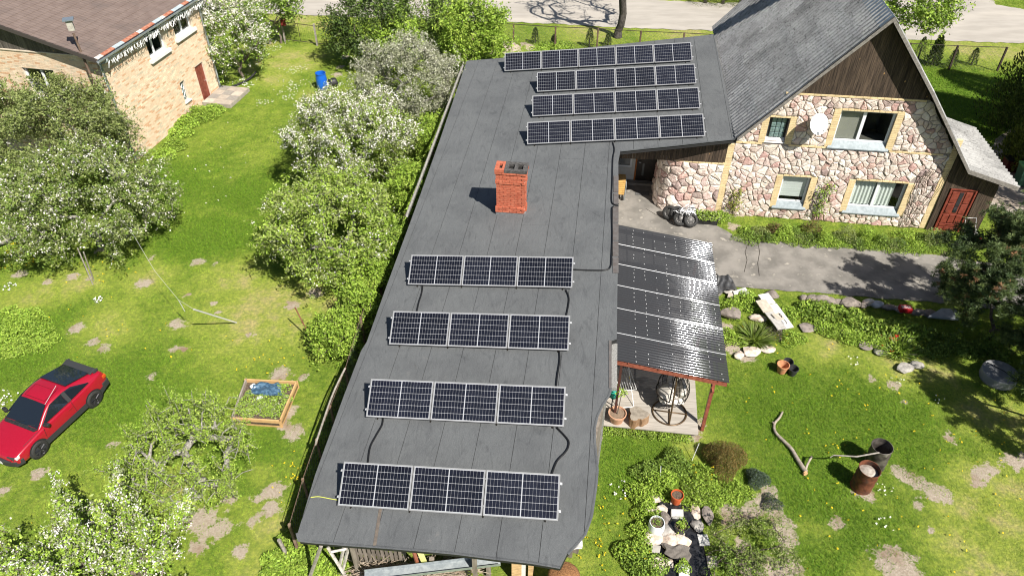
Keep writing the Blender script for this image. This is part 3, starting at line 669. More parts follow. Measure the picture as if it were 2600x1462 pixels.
# body behind the front, so the rooms are closed
mb = MB(); mb.obox(F3(0, 0, -11.3), HU*.3, HV*-11.0+HV*.0, UP*3.4); mb.obox(F3(8.37, 0, -11.3), HU*.3, -HV*11.0, UP*2.8); mb.obox(F3(.3, 0, -11.3), HU*8.07, -HV*.3, UP*3.4)
mb.obox(F3(.32, 2.75, -11), HU*8.03, HV*10.65*0-HV*0-(-HV*10.65), UP*.15) if False else None
mb.obox(F3(.31, .02, -2.2), HU*8.05, -HV*.12, UP*3.3); mb.obox(F3(2.2, 3.32, -2.2), HU*4.6, -HV*.12, UP*2.4); mb.build('rear_wall', MT['mortar'], house)
# rubble stones
def voronoi(seeds, box, rects, halves, gap):
    out = []
    for i, (sx, sy) in enumerate(seeds):
        q = [(box[0], box[2]), (box[1], box[2]), (box[1], box[3]), (box[0], box[3])]
        near = sorted(range(len(seeds)), key=lambda j: (seeds[j][0]-sx)**2+(seeds[j][1]-sy)**2)[1:28]
        for j in near:
            ox, oy = seeds[j]; n = (ox-sx, oy-sy); L = math.hypot(*n); n = (n[0]/L, n[1]/L)
            q = clip(q, n, n[0]*(sx+ox)/2+n[1]*(sy+oy)/2-gap)
            if len(q) < 3: break
        for n, d in halves:
            if len(q) > 2: q = clip(q, n, d)
        for (a, b, c, d) in rects:
            if len(q) < 3: break
            if max(p[0] for p in q) <= a or min(p[0] for p in q) >= b or max(p[1] for p in q) <= c or min(p[1] for p in q) >= d: continue
            opts = [(a-sx, (1, 0), a), (sx-b, (-1, 0), -b), (c-sy, (0, 1), c), (sy-d, (0, -1), -d)]; m = max(opts)
            q = clip(q, m[1], m[2])
        if len(q) > 2:
            ar = abs(sum(q[k][0]*q[(k+1) % len(q)][1]-q[(k+1) % len(q)][0]*q[k][1] for k in range(len(q))))/2
            if ar > .012: out.append((ar, q))
    return out
def relax(seeds, box, k=1):
    for _ in range(k):
        n = []
        for (ar, q), s in zip(voronoi(seeds, box, [], [], 0), seeds): n.append((sum(p[0] for p in q)/len(q)*.6+s[0]*.4, sum(p[1] for p in q)/len(q)*.6+s[1]*.4))
        seeds = n
    return seeds
def warp(p):
    x, y = p; return (x+.032*math.sin(7.3*y+1.7*x)+.018*math.sin(17*y-5*x+1), y+.032*math.sin(6.9*x-2.1*y+2)+.018*math.sin(15*x+6*y))
def stone(q, f, parent, r, proud=.05, nm='stone', into=None):
    n = len(q); cx, cy = sum(p[0] for p in q)/n, sum(p[1] for p in q)/n; P = []
    for i in range(n):
        a, b = q[i], q[(i+1) % n]; L = math.hypot(b[0]-a[0], b[1]-a[1]); kk = max(1, min(4, int(L/.10)))
        for j in range(kk): P.append(warp((a[0]+(b[0]-a[0])*j/kk, a[1]+(b[1]-a[1])*j/kk)))
    lo_t, hi_t = min(p[0] for p in q), max(p[0] for p in q); P = [(min(max(x, lo_t-.02), hi_t+.02), y) for x, y in P]
    cx, cy = sum(p[0] for p in P)/len(P), sum(p[1] for p in P)/len(P)
    m = len(P); h = proud*r.uniform(.55, 1.35); V = []
    for k, (ins, dd) in enumerate(((0, -.02), (.06, h*.62), (.34, h))):
        for p in P:
            V.append(f(p[0]+(cx-p[0])*ins, p[1]+(cy-p[1])*ins, dd*(1+r.uniform(-.22, .22)*(k > 0))))
    V.append(f(cx, cy, h*r.uniform(.9, 1.25)))
    fs = [(k*m+i, k*m+(i+1) % m, (k+1)*m+(i+1) % m, (k+1)*m+i) for k in range(2) for i in range(m)]+[(2*m+i, 2*m+(i+1) % m, 3*m) for i in range(m)]
    wt = r.random(); mi = 0 if wt < .38 else 1 if wt < .66 else 3 if wt < .82 else 2 if wt < .94 else 4
    if into is not None: into.add(V, fs, mi); return
    b = MB(); b.add(V, fs); return b.build(nm, STM[mi], parent)
rr = random.Random(21)
rects = [(w[0]-.25, w[1]+.25, w[2]-.17, w[3]+.085) for w in WIN.values()]+[(-.1, 9, 3.405, 3.495)]
seeds = []; tries = 0
while len(seeds) < 460 and tries < 90000:
    tries += 1; t, z = rr.uniform(.25, 8.42), rr.uniform(0, 5.58); dmin = rr.choice((.13, .17, .22, .27, .34))
    if z > roofunder(t)-.1: continue
    if any(a < t < b and c < z < d for a, b, c, d in rects): continue
    if all((t-a)**2+(z-b)**2 > dmin*dmin for a, b in seeds): seeds.append((t, z))
halves = []
for p0, p1 in ((RP[0], RP[1]), (RP[1], RP[2]), (RP[2], RP[3])):
    sl = (p1[1]-p0[1])/(p1[0]-p0[0]); L = math.hypot(sl, 1); halves.append(((-sl/L, 1/L), (p0[1]-.2-sl*p0[0])/L))
cells = voronoi(seeds, (.25, 8.42, .0, 5.57), rects, halves, .0065)
cells.sort(key=lambda c: -c[0]); small = MB()
for ar, q in cells[:222]: stone(q, lambda t, z, d: F3(t, z, d), house, rr)
for ar, q in cells[222:]: stone(q, lambda t, z, d: F3(t, z, d), house, rr, into=small)
so_ = small.build('small_stones', STM, house); so_['kind'] = 'stuff'
print('stones', len(cells))
# yellow bricks: quoins, surrounds, bands
hb = MB(); hb.box((0, 0, 0), (.25, .10, .068)); hb = hb.mesh('brick', YB)
hb2 = MB(); hb2.box((0, 0, 0), (.244, .09, .066)); hb2 = hb2.mesh('brick', YB)
def ycol(t0, z0, z1, d=.015):
    n = int((z1-z0)/.0775)
    for i in range(n): put(hb, F3(t0+.125, z0+.0775*i+.039, d-.02), HU, house)
ycol(0, .02, 3.40); ycol(8.42, .02, 4.2)
mq = MB()
for w in WIN.values():
    if w[2] > 3: ycol(w[0]-.255, 3.5, w[3]+.08); ycol(w[1]+.005, 3.5, w[3]+.08)
    else: ycol(w[0]-.255, w[2]-.14, w[3]+.08); ycol(w[1]+.005, w[2]-.14, w[3]+.08)
    n = int((w[1]-w[0])/.255)+1; L = (w[1]-w[0])/n
    for i in range(n): put(hb2, F3(w[0]+L*(i+.5), w[3]+.04, 0), HU, house).scale = (L/.26, 1, 1)
def band(z, t0, t1):
    n = int((t1-t0)/.255)
    for i in range(n):
        t = t0+.255*(i+.5)
        if any(w[0]-.1 < t < w[1]+.1 and w[2]-.2 < z < w[3]+.1 for w in WIN.values()): continue
        put(hb2, F3(t, z, .005), HU, house)
band(3.45, .27, 8.42); band(5.615, 1.72, 7.05)
# windows
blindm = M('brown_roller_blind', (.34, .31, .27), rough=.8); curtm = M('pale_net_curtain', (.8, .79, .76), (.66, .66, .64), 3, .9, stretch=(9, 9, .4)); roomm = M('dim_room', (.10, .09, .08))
sillm = M('zinc_sill', (.20, .235, .25), (.28, .32, .34), 7, .5, .1)
def window(key, cols, style):
    a, b, c, d = WIN[key]; D = -.09
    w = MB(); fw = .075; b0 = c+.10
    for (x0, x1, y0, y1) in ((a, b, b0, b0+fw), (a, b, d-fw, d), (a, a+fw, b0+fw, d-fw), (b-fw, b, b0+fw, d-fw)): w.obox(F3(x0, y0, D-.06), HU*(x1-x0), -HV*.06, UP*(y1-y0))
    for t in cols: w.obox(F3(t-.06, b0+fw, D-.06), HU*.12, -HV*.062, UP*(d-b0-2*fw))
    win = w.build('window', MT['pvc'], house, bevel=.006)
    xs = [a+fw]+[v for t in cols for v in (t-.06, t+.06)]+[b-fw]
    for x0, x1 in zip(xs[::2], xs[1::2]):
        g = MB(); g.obox(F3(x0, b0+fw, D-.035), HU*(x1-x0), HV*.008, UP*(d-b0-2*fw)); g.build('pane', MT['glass'], win)
    s = MB(); s.add([F3(a-.02, c+.12, D+.01), F3(b+.02, c+.12, D+.01), F3(b+.13, c-.13, .10), F3(a-.16, c-.13, .10), F3(a-.16, c-.17, .10), F3(b+.13, c-.17, .10)], [(3, 2, 1, 0), (4, 5, 2, 3)])
    s.build('sill', sillm, win)
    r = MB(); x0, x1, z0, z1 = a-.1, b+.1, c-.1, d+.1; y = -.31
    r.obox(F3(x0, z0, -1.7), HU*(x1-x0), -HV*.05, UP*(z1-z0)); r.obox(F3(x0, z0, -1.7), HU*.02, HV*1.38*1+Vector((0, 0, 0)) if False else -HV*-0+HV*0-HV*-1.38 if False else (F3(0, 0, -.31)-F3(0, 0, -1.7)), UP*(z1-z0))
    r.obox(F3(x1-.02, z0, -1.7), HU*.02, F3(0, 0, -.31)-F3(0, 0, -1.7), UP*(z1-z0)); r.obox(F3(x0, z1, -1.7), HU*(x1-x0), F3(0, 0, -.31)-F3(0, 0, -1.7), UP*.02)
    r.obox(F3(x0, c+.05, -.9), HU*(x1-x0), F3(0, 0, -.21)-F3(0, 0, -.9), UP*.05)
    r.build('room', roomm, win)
    for (t0, t1, z0, z1, mt, nm, wav) in style:
        N = max(2, int((t1-t0)/.03)) if wav else 1; k = MB()
        for i in range(N):
            u0, u1 = t0+(t1-t0)*i/N, t0+(t1-t0)*(i+1)/N; e0, e1 = (.025*math.sin(i*1.3), .025*math.sin((i+1)*1.3)) if wav else (0, 0)
            k.add([F3(u0, z0, D-.085+e0), F3(u1, z0, D-.085+e1), F3(u1, z1, D-.085+e1), F3(u0, z1, D-.085+e0)], [(0, 1, 2, 3)])
        k.build(nm, mt, win)
    return win
window('big', [4.86], [(4.0, 4.82, 3.80, 4.97, blindm, 'blind', False)])
window('w3', [], [(2.5, 3.48, 1.0, 1.98, M('white_slat_blind', (.78, .77, .75), (.6, .58, .58), 3, .8, stretch=(.1, .1, 18)), 'blind', False)])
window('w4', [6.28], [(5.37, 6.22, .86, 2.0, curtm, 'curtain', True), (6.34, 6.95, .86, 2.0, curtm, 'curtain', True)])
# small window of glass blocks
a, b, c, d = WIN['small']; fm = MB()
fm.obox(F3(a, c, -.2), HU*(b-a), -HV*.02, UP*(d-c)); wsm = fm.build('window', M('dark_grout', (.05, .055, .055)), house)
gbm = M('green_glass_block', (.10, .16, .16), (.20, .28, .27), 9, .12, spec=.6, coat=.5)
for i in range(3):
    for j in range(4):
        k = MB(); x0 = a+.14+i*.185; z0 = c+.12+j*.21; k.obox(F3(x0, z0, -.17), HU*.172, -HV*-.06 if False else (F3(0, 0, -.11)-F3(0, 0, -.17)), UP*.195); k.build('glass_block', gbm, wsm, bevel=.02)
k = MB(); k.add([F3(a, c+.1, -.17), F3(b, c+.1, -.17), F3(b+.03, c-.06, .05), F3(a-.03, c-.06, .05)], [(3, 2, 1, 0)]); k.build('sill', MT['white'], wsm)
# plants on the window ledges
pass
# gable boards
t = 1.55
while t < 7.15:
    wd = rr.uniform(.105, .135); t1 = t+wd-.006
    zt0, zt1 = roofunder(t)+.03, roofunder(t1)+.03
    if min(zt0, zt1) > 5.70:
        k = MB(); poly = [F3(t, 5.66, .0), F3(t1, 5.66, .0), F3(t1, zt1, .0)]+([F3(4.55, 8.56, 0)] if t < 4.55 < t1 else [])+[F3(t, zt0, .0)]
        k.prism(poly, -HV*(.02+rr.uniform(0, .008))); k.build('plank', MT['darkplank'], house)
    t += wd
# corrugated roof
def wavesheet(wid, length, pitch, amp, seg, mat):
    n = max(2, int(round(wid/pitch*seg))); V = []
    for j in (0, 1):
        for i in range(n+1):
            x = wid*i/n; V.append((x, length*j, amp*math.sin(2*math.pi*x/pitch)+.007*(1-j)))
    o = len(V); V += [(x, y, z) for x, y, z in V[:n+1]]+[(x, y, z-.008) for x, y, z in V[:n+1]]
    b = MB(); b.add(V, [(i, i+1, n+2+i, n+1+i) for i in range(n)]+[(o+n+1+i, o+n+2+i, o+i+1, o+i) for i in range(n)]); return b.mesh('roof_sheet', mat, True)
cache = {}
def slope(p0, p1, d0, d1, mat, rowlen, parent, sw=1.02, flip=False, pitch=.255, lift=.03, dd=None):
    A, B = F3(p0[0], p0[1], d0), F3(p1[0], p1[1], d0); yv = (B-A); L = yv.length; yv.normalize(); xv = HV
    zv = xv.cross(yv) if not flip else yv.cross(xv)
    if zv.z < 0: zv = -zv
    if xv.cross(yv).dot(zv) < 0: xv = -HV; A = F3(p0[0], p0[1], d1)
    tot = d0-d1; nr = max(1, int(round(L/rowlen))); rl = L/nr
    for r in range(nr):
        x = 0; first = True
        while x < tot-.02:
            w = sw if not (first and r % 2) else sw*.5
            w = min(w, tot-x); first = False
            key = (round(w, 2), round(rl, 2), mat.name)
            if key not in cache: cache[key] = wavesheet(w+.03, rl+.06, pitch, .046, 6, mat)
            jit = Matrix.Translation(A+xv*x+yv*(rl*r-.04)+zv*(lift+rr.uniform(0, .006))) @ Matrix((xv, yv, zv)).transposed().to_4x4() @ Matrix.Rotation(rr.uniform(-.004, .004), 4, 'Z')
            obj('roof_sheet', cache[key], parent, jit); x += w
def deckslab(p0, p1, d0, d1, th, nm, mat):
    k = MB(); k.prism([F3(*p0, d0), F3(*p1, d0), F3(*p1, d1), F3(*p0, d1)], (0, 0, -th)); return k.build(nm, mat, house)
underm = M('dark_roof_boards', (.04, .034, .03), rough=.9)
DB = -11.6
r1 = deckslab(RP[0], RP[1], .42, DB, .1, 'roof', underm); slope(RP[0], RP[1], .44, DB, MT['slate'], 1.12, r1)
r2 = deckslab(RP[1], RP[2], .42, DB, .1, 'roof', underm); slope(RP[2], RP[1], .44, DB, MT['slate'], 1.12, r2)
r3 = deckslab(RP[2], RP[3], .42, DB, .1, 'roof', underm); slope(RP[3], RP[2], .44, DB, MT['slate'], 1.12, r3)
AE = -4.6
r4 = deckslab(RP[3], RP[4], .42, AE, .08, 'roof', underm); slope(RP[4], RP[3], .44, AE, MT['slatepale'], 1.2, r4)
# lower eave strip beside the felt roof
k = MB(); zc = MT['zinc']
k.add([F3(4.20, 8.385, .47), F3(4.55, 8.80, .47), F3(4.8, 8.53, .47), F3(4.20, 8.385, DB), F3(4.55, 8.80, DB), F3(4.8, 8.53, DB)], [(0, 1, 4, 3), (1, 2, 5, 4)]); k.build('ridge_cap', M('blue_grey_ridge_metal', (.33, .39, .44), (.26, .31, .36), 4, .4, .5), house)
bargem = M('weathered_barge_board', (.16, .145, .13), (.25, .23, .205), 12, .85, bump=(30, .005))
for p0, p1 in zip(RP[:-1], RP[1:]):
    k = MB(); dn = UP*-.17; k.prism([F3(p0[0], p0[1]+.06, .455), F3(p1[0], p1[1]+.06, .455), F3(p1[0], p1[1]-.11, .455), F3(p0[0], p0[1]-.11, .455)], -HV*.035); k.build('barge_board', bargem, house)
# chimney on the ridge
k = MB(); k.obox(F3(4.25, 8.2, -6.9), HU*.6, F3(0, 0, -6.3)-F3(0, 0, -6.9), UP*2.55); k.obox(F3(4.2, 10.75, -6.95), HU*.7, F3(0, 0, -6.25)-F3(0, 0, -6.95), UP*.14); k.build('chimney', MT['redbrick'], house)
# wooden annex with its door
AW = .10; door = (9.03, 9.93, 1.97)
t = 8.68
while t < 10.66:
    wd = rr.uniform(.11, .14); t1 = min(t+wd-.006, 10.66); z0 = .0
    zt0, zt1 = roofunder(t)+.0, roofunder(t1)
    spans = [(t, t1, z0)]
    if t1 > door[0]-.06 and t < door[1]+.06: spans = [(t, t1, door[2]+.06)]
    for a_, b_, zz in spans:
        k = MB(); k.prism([F3(a_, zz, AW), F3(b_, zz, AW), F3(b_, zt1, AW), F3(a_, zt0, AW)], HV*.03*1.0 if False else HV*.025); k.build('plank', MT['darkplank'], house)
    t += wd
k = MB(); k.obox(F3(10.66, 0, -4.4), HU*.03, F3(0, 0, AW)-F3(0, 0, -4.4), UP*2.2); k.build('annex_wall', MT['darkplank'], house)
dm = M('red_brown_door_paint', (.17, .035, .022), (.24, .055, .035), 7, .45, bump=(25, .002))
k = MB(); D0 = AW-.03
for (x0, x1, y0, y1, dp) in ((8.97, 9.03, 0, 2.03, .05), (9.93, 9.99, 0, 2.03, .05), (9.03, 9.93, 1.97, 2.03, .05), (9.03, 9.93, .0, 1.97, .0)): k.obox(F3(x0, y0, D0-.04), HU*(x1-x0), F3(0, 0, D0+dp)-F3(0, 0, D0-.04), UP*(y1-y0))
dr = k.build('door', dm, house)
for (x0, x1, y0, y1) in ((9.10, 9.34, 1.36, 1.88), (9.10, 9.34, .86, 1.32), (9.10, 9.34, .40, .80), (9.62, 9.86, 1.36, 1.88), (9.62, 9.86, .86, 1.32), (9.62, 9.86, .40, .80), (9.37, 9.59, .40, .80), (9.10, 9.86, .22, .36), (9.10, 9.86, .06, .19)):
    k = MB(); k.obox(F3(x0, y0, D0), HU*(x1-x0), F3(0, 0, .028)-F3(0, 0, 0), UP*(y1-y0)); k.build('door_panel', dm, dr, bevel=.02)
k = MB(); k.obox(F3(9.40, .9, D0), HU*.15, F3(0, 0, .012)-F3(0, 0, 0), UP*.95); k.build('door_glass', M('dark_door_glass', (.02, .022, .024), rough=.08, spec=.6), dr)
k = MB(); k.tube([F3(9.09, .98, D0+.02), F3(9.09, .98, D0+.07), F3(9.2, .98, D0+.07)], .012, 6); k.build('handle', MT['blackmetal'], dr)
# porch: curved stone wall, boards below the felt roof, door
PL = 2.0; PR = .85
def porch(s, z, d):
    L1 = 1.62; fl = .10*(1-min(z, 2)/2.)**2
    if s < L1: return F3(-s-.0, z, .06+d+fl)
    a = (s-L1)/PR
    if a < math.pi/2:
        cx, cy = -L1, .06-PR; R = PR+d+fl; return F3(cx-R*math.sin(a), z, cy+R*math.cos(a))
    e = s-L1-PR*math.pi/2; return F3(-L1-PR-d-fl, z, .06-PR-e)
LEN = 1.62+PR*math.pi/2+1.15
k = MB(); N = 30; V = []
for i in range(N+1):
    s = LEN*i/N; V += [porch(s, z, -.005) for z in (0, .6, 1.2, 1.9, 2.42)]
k.add(V, [(i*5+j, (i+1)*5+j, (i+1)*5+j+1, i*5+j+1) for i in range(N) for j in range(4)]); pw = k.build('porch_wall', MT['mortar'], house, smooth=True)
seeds = []; tries = 0
while len(seeds) < 78 and tries < 20000:
    tries += 1; p = (rr.uniform(0, LEN), rr.uniform(0, 2.4)); dm_ = rr.choice((.24, .3, .36))
    if all((p[0]-a)**2+(p[1]-b)**2 > dm_*dm_ for a, b in seeds): seeds.append(p)
for ar, q in voronoi(seeds, (0.02, LEN, 0, 2.40), [], [], .008): stone([(x, y) for x, y in q][::-1], porch, pw, rr, .07)
for i in range(int(LEN/.26)):
    s = .13+.26*i; a = porch(s-.05, 2.45, -.02); b = porch(s+.05, 2.45, -.02); put(hb2, (a+b)/2, b-a, pw)
tt = -4.38
while tt < -.02:
    wd = rr.uniform(.10, .13); p0 = F3(tt, 0, .10); p1 = F3(min(tt+wd-.006, -.02), 0, .10)
    z0, z1 = roofz(p0.x, p0.y)-.14, roofz(p1.x, p1.y)-.14; zb = 2.40+(tt+4.4)*.03
    k = MB(); k.prism([p0+UP*zb, p1+UP*zb, Vector((p1.x, p1.y, z1)), Vector((p0.x, p0.y, z0))], HV*.022); k.build('plank', MT['darkplank'], pw)
    tt += wd
PD = -2.07
k = MB()
for (x0, x1, y0, y1) in ((-4.75, -4.42, 0, 2.6), (-4.42, -3.62, 0, .75), (-4.42, -3.62, 1.95, 2.6), (-3.62, -3.42, 0, 2.6), (-3.42, -2.5, 2.02, 2.6)): k.obox(F3(x0, y0, PD-.2), HU*(x1-x0), F3(0, 0, .2)-F3(0, 0, 0), UP*(y1-y0))
k.build('porch_back_wall', M('white_render', (.6, .6, .58), (.52, .52, .5), 4, .9), house)
k = MB(); k.obox(F3(-4.9, 2.62, -2.5), HU*4.6, F3(0, 0, 2.5)-F3(0, 0, 0), UP*.05); k.build('porch_ceiling', underm, house)
k = MB(); k.obox(F3(-3.40, .06, PD-.12), HU*.88, F3(0, 0, .08)-F3(0, 0, 0), UP*1.95); pdoor = k.build('door', M('dark_brown_front_door', (.022, .019, .017), (.032, .027, .024), 6, .35), house)
for z0 in (.35, 1.25):
    k = MB(); k.obox(F3(-3.14, z0, PD-.045), HU*.09, F3(0, 0, .02)-F3(0, 0, 0), UP*.62); k.build('door_glass', M('grey_door_glass', (.12, .13, .13), rough=.1), pdoor)
k = MB(); k.tube([F3(-3.32, 1.05, PD-.04), F3(-3.32, 1.05, PD+.03), F3(-3.22, 1.05, PD+.03)], .012, 6); k.build('handle', MT['alu'], pdoor)
k = MB(); k.obox(F3(-3.47, .02, PD-.14), HU*.07, F3(0, 0, .16)-F3(0, 0, 0), UP*2.0); k.build('door_frame', M('orange_wood', (.36, .13, .04)), pdoor)
k = MB()
for (x0, x1, y0, y1) in ((-4.42, -3.62, .75, .83), (-4.42, -3.62, 1.87, 1.95), (-4.42, -4.34, .83, 1.87), (-3.70, -3.62, .83, 1.87)): k.obox(F3(x0, y0, PD-.1), HU*(x1-x0), F3(0, 0, .08)-F3(0, 0, 0), UP*(y1-y0))
pwn = k.build('window', MT['pvc'], house); k = MB(); k.obox(F3(-4.34, .83, PD-.07), HU*.64, F3(0, 0, .01)-F3(0, 0, 0), UP*1.04); k.build('pane', M('grey_window', (.2, .21, .22), rough=.1), pwn)
k = MB(); k.obox(F3(-4.7, 0, PD), HU*2.2, F3(0, 0, .28)-F3(0, 0, 0), UP*.12); k.build('porch_step', MT['drive'], house)

# ------------------------------------------------------------------ terrace with smoked canopy
ter = thing('terrace', 'wooden terrace under a smoked corrugated plastic canopy beside the outbuilding', 'terrace', (4.2, 17, 0))
DN = Vector((2.55, 14.66, .2)); DL = 3.08; rot = HU
deckm = M('pale_grey_decking', (.32, .29, .25), (.40, .365, .32), 7, .8, rnd=.1, stretch=(.25, 5, 1), bump=(30, .003))
dk = MB(); dk.box((0, 0, 0), (3.12, .138, .03)); dk = dk.mesh('deck_board', deckm)
for i in range(45):
    c = DN+HU*(1.55+.002*i)+HV*(.07+.143*i); obj('deck_board', dk, ter, Matrix.Translation(c-UP*.015) @ Matrix((HU, HV, UP)).transposed().to_4x4())
k = MB(); k.obox(DN-UP*.05-HV*.03, HU*3.1, HV*.03, UP*.045); k.obox(DN-UP*.2+HV*.08, HU*3.05, HV*.05, UP*.16); k.obox(DN-UP*.2+HV*.05+HU*3.0, HU*.05, HV*6.3, UP*.16); k.build('deck_edge', deckm, ter)
LTc, RTc, RBc, LBc = G(1565, 575, 2.78), G(1807, 623, 2.15), G(1852, 974, 2.15), G(1565, 916, 2.78)
canm = bpy.data.materials.new('smoked_polycarbonate'); n_, l_ = nodes(canm); n_.remove(n_['Principled BSDF'])
tr = n_.new('ShaderNodeBsdfTransparent'); tr.inputs[0].default_value = (.13, .135, .15, 1); gl = n_.new('ShaderNodeBsdfGlossy'); gl.inputs['Roughness'].default_value = .06; gl.inputs[0].default_value = (.9, .93, 1, 1)
df = n_.new('ShaderNodeBsdfDiffuse'); df.inputs[0].default_value = (.06, .062, .068, 1)
m1 = n_.new('ShaderNodeMixShader'); m1.inputs[0].default_value = .55; l_.new(tr.outputs[0], m1.inputs[1]); l_.new(df.outputs[0], m1.inputs[2])
fr_ = n_.new('ShaderNodeFresnel'); fr_.inputs[0].default_value = 1.55; m2 = n_.new('ShaderNodeMixShader'); l_.new(mth(canm.node_tree, 'MULTIPLY', fr_.outputs[0], .13), m2.inputs[0]); l_.new(m1.outputs[0], m2.inputs[1]); l_.new(gl.outputs[0], m2.inputs[2]); l_.new(m2.outputs[0], n_['Material Output'].inputs[0])
def can(u, v):  # u: 0 wall .. 1 garden edge, v: 0 near .. 1 far
    return (LBc.lerp(RBc, u)).lerp(LTc.lerp(RTc, u), v)
NS = 6
for sI in range(NS):
    v0, v1 = sI/NS, (sI+1)/NS+.012; k = MB(); nw = 11; sg = 6; NN = nw*sg; V = []
    for i in range(NN+1):
        v = v0+(v1-v0)*i/NN; h = .021*math.sin(2*math.pi*i/sg)
        for u in (0, .2, .4, .6, .8, 1.0):
            p = can(u, v); sag = .007*math.sin(u*9+sI*1.7+v*7); V.append(p+UP*(h+.03+.006*(sI % 2)+sag))
    k.add(V, [(i*6+j, i*6+j+1, (i+1)*6+j+1, (i+1)*6+j) for i in range(NN) for j in range(5)]); k.build('canopy_sheet', canm, ter, smooth=True)
rw = MT['redwood']
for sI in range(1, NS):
    a, b = can(0, sI/NS)+UP*.064, can(1, sI/NS)+UP*.064; k = MB(); k.tube([a, a.lerp(b, .5)-UP*.004, b], .010, 5); k.build('glint_strip', MT['alu'], ter)  # added bright rods stand in for the glint along overlapping sheet edges
for i, v in enumerate(np.linspace(.004, .985, 8)):
    a, b = can(.0, v)-UP*.02, can(.985, v)-UP*.02; k = MB(); k.obox(a-UP*.15, b-a, HV*.06, UP*.14); k.build('rafter', rw, ter)
for u in (.10, .37, .64, .9):
    a, b = can(u, 0)-UP*.03, can(u, 1)-UP*.03; k = MB(); k.obox(a, b-a, HU*.045, UP*.028); k.build('batten', rw, ter)
a, b = can(.86, 0.0), can(.86, 1.0); k = MB(); k.obox(a-UP*.30, b-a, HU*.08, UP*.12); k.build('beam', rw, ter)
for v in (.006, .5, .98):
    p = can(.87, v); k = MB(); k.box((p.x, p.y, (p.z-.28)/2), (.095, .095, p.z-.28), math.radians(-7)); k.box((p.x, p.y, p.z-.36), (.06, .34, .09), math.radians(-7)); k.build('post', rw, ter)
for v in (.01, .5):
    p = can(.05, v); k = MB(); k.box((p.x, p.y, 1.3), (.07, .07, 2.6), math.radians(-7)); k.build('post', M('dark_red_post', (.07, .025, .018)), ter)
k = MB()
for u in (.17, .28, .39, .5, .61, .72, .83, .94):
    for v in np.arange(.01, 1, 1/33.):
        if RND.random() < .72: k.box(can(u+RND.uniform(-.004, .004), v)+UP*.062, (.017, .03, .010))
k = k.build('screw_caps', MT['white'], ter); k['kind'] = 'stuff'
# ------------------------------------------------------------------ brick house across the lawn
LA = G(558.9, 230.5); _d = Vector((.206, 1, 0)).normalized(); LU = -_d; LN = Vector((_d.y, -_d.x, 0)); LT = 8.16; LZ = 5.30
def L3(t, z, d=0.0): return LA+LU*t+UP*z+LN*d
LC = L3(LT, 0)
def Q3(s, z, d=0.0): return LC-LN*s+UP*z+LU*d
lh = thing('brick_house', 'two storey cream brick house with brown sheet metal roof', 'house', LC)
BM = [M('cream_brick', (.74, .58, .41), (.68, .51, .35), 8, .85, rnd=.08), M('pale_brick', (.80, .66, .49), (.72, .58, .42), 8, .85, rnd=.08), M('orange_brick', (.66, .41, .25), (.60, .36, .21), 8, .85, rnd=.1), M('buff_brick', (.62, .53, .39), (.56, .47, .34), 8, .85, rnd=.08)]
LWN = {'win1': (3.32, 4.72, 3.72, 5.02), 'win2': (.85, 2.42, 3.86, 5.14), 'lat': (2.78, 3.2, .82, 1.84), 'door': (.86, 1.66, .08, 2.03)}
SWN = {'swin': (2.35, 3.95, 3.15, 4.42)}
wallm = M('brick_house_mortar', (.70, .60, .48), (.62, .52, .41), 15, .95)
def wallgrid(F, T, Z, wins, th, inn):
    ts = sorted({0, T}|{w[i] for w in wins.values() for i in (0, 1)}); zs = sorted({0, Z}|{w[i] for w in wins.values() for i in (2, 3)}); mb = MB()
    for a, b in zip(ts[:-1], ts[1:]):
        for c, d in zip(zs[:-1], zs[1:]):
            if any(w[0] < (a+b)/2 < w[1] and w[2] < (c+d)/2 < w[3] for w in wins.values()): continue
            mb.obox(F(a, c, -th), F(b, c, 0)-F(a, c, 0), F(0, 0, 0)-F(0, 0, -th), UP*(d-c))
    return mb
m1 = wallgrid(L3, LT, LZ, LWN, .3, 0); m1.build('wall', wallm, lh); m2 = wallgrid(Q3, 9.0, 5.2, SWN, .28, 0); m2.build('wall', wallm, lh)
rb_ = random.Random(4); stuffmb = MB(); big = []
bm_cache = {}
def brickwork(F, T, Z, wins, keep):
    H_, Lb = .0775, .262
    for c in range(int(Z/H_)):
        x = -.131 if c % 2 else 0.0; z = c*H_+.006
        while x < T:
            a, b = max(x, 0), min(x+.25, T); z1 = z+.066; x += Lb
            for w in wins.values():
                if z1 > w[2] and z < w[3]:
                    if a < w[0] < b: b = w[0]
                    if a < w[1] < b: a = w[1]
                    if a >= w[0] and b <= w[1]: b = a
            if b-a < .05: continue
            wt = rb_.random(); mi = 0 if wt < .50 else 1 if wt < .80 else 2 if wt < .90 else 3; pr = .006+rb_.random()*.006
            if keep(a, z) and b-a > .2 and len(big) < 290:
                big.append(1); key = (mi,)
                if key not in bm_cache: k = MB(); k.box((0, 0, 0), (.245, .02, .066)); bm_cache[key] = k.mesh('brick', BM[mi])
                put(bm_cache[key], F((a+b)/2, z+.033, pr-.005), F(1, 0, 0)-F(0, 0, 0), lh)
            else: stuffmb.obox(F(a, z, -.004), F(b, z, 0)-F(a, z, 0), F(0, 0, pr+.004)-F(0, 0, 0), UP*.066, mi)
brickwork(L3, LT, LZ, LWN, lambda t, z: t > 3.0 and 1.9 < z < 4.6 and t < 7.9)
brickwork(Q3, 9.0, 5.2, SWN, lambda t, z: False)
o = stuffmb.build('brickwork', BM, lh); o['kind'] = 'stuff'
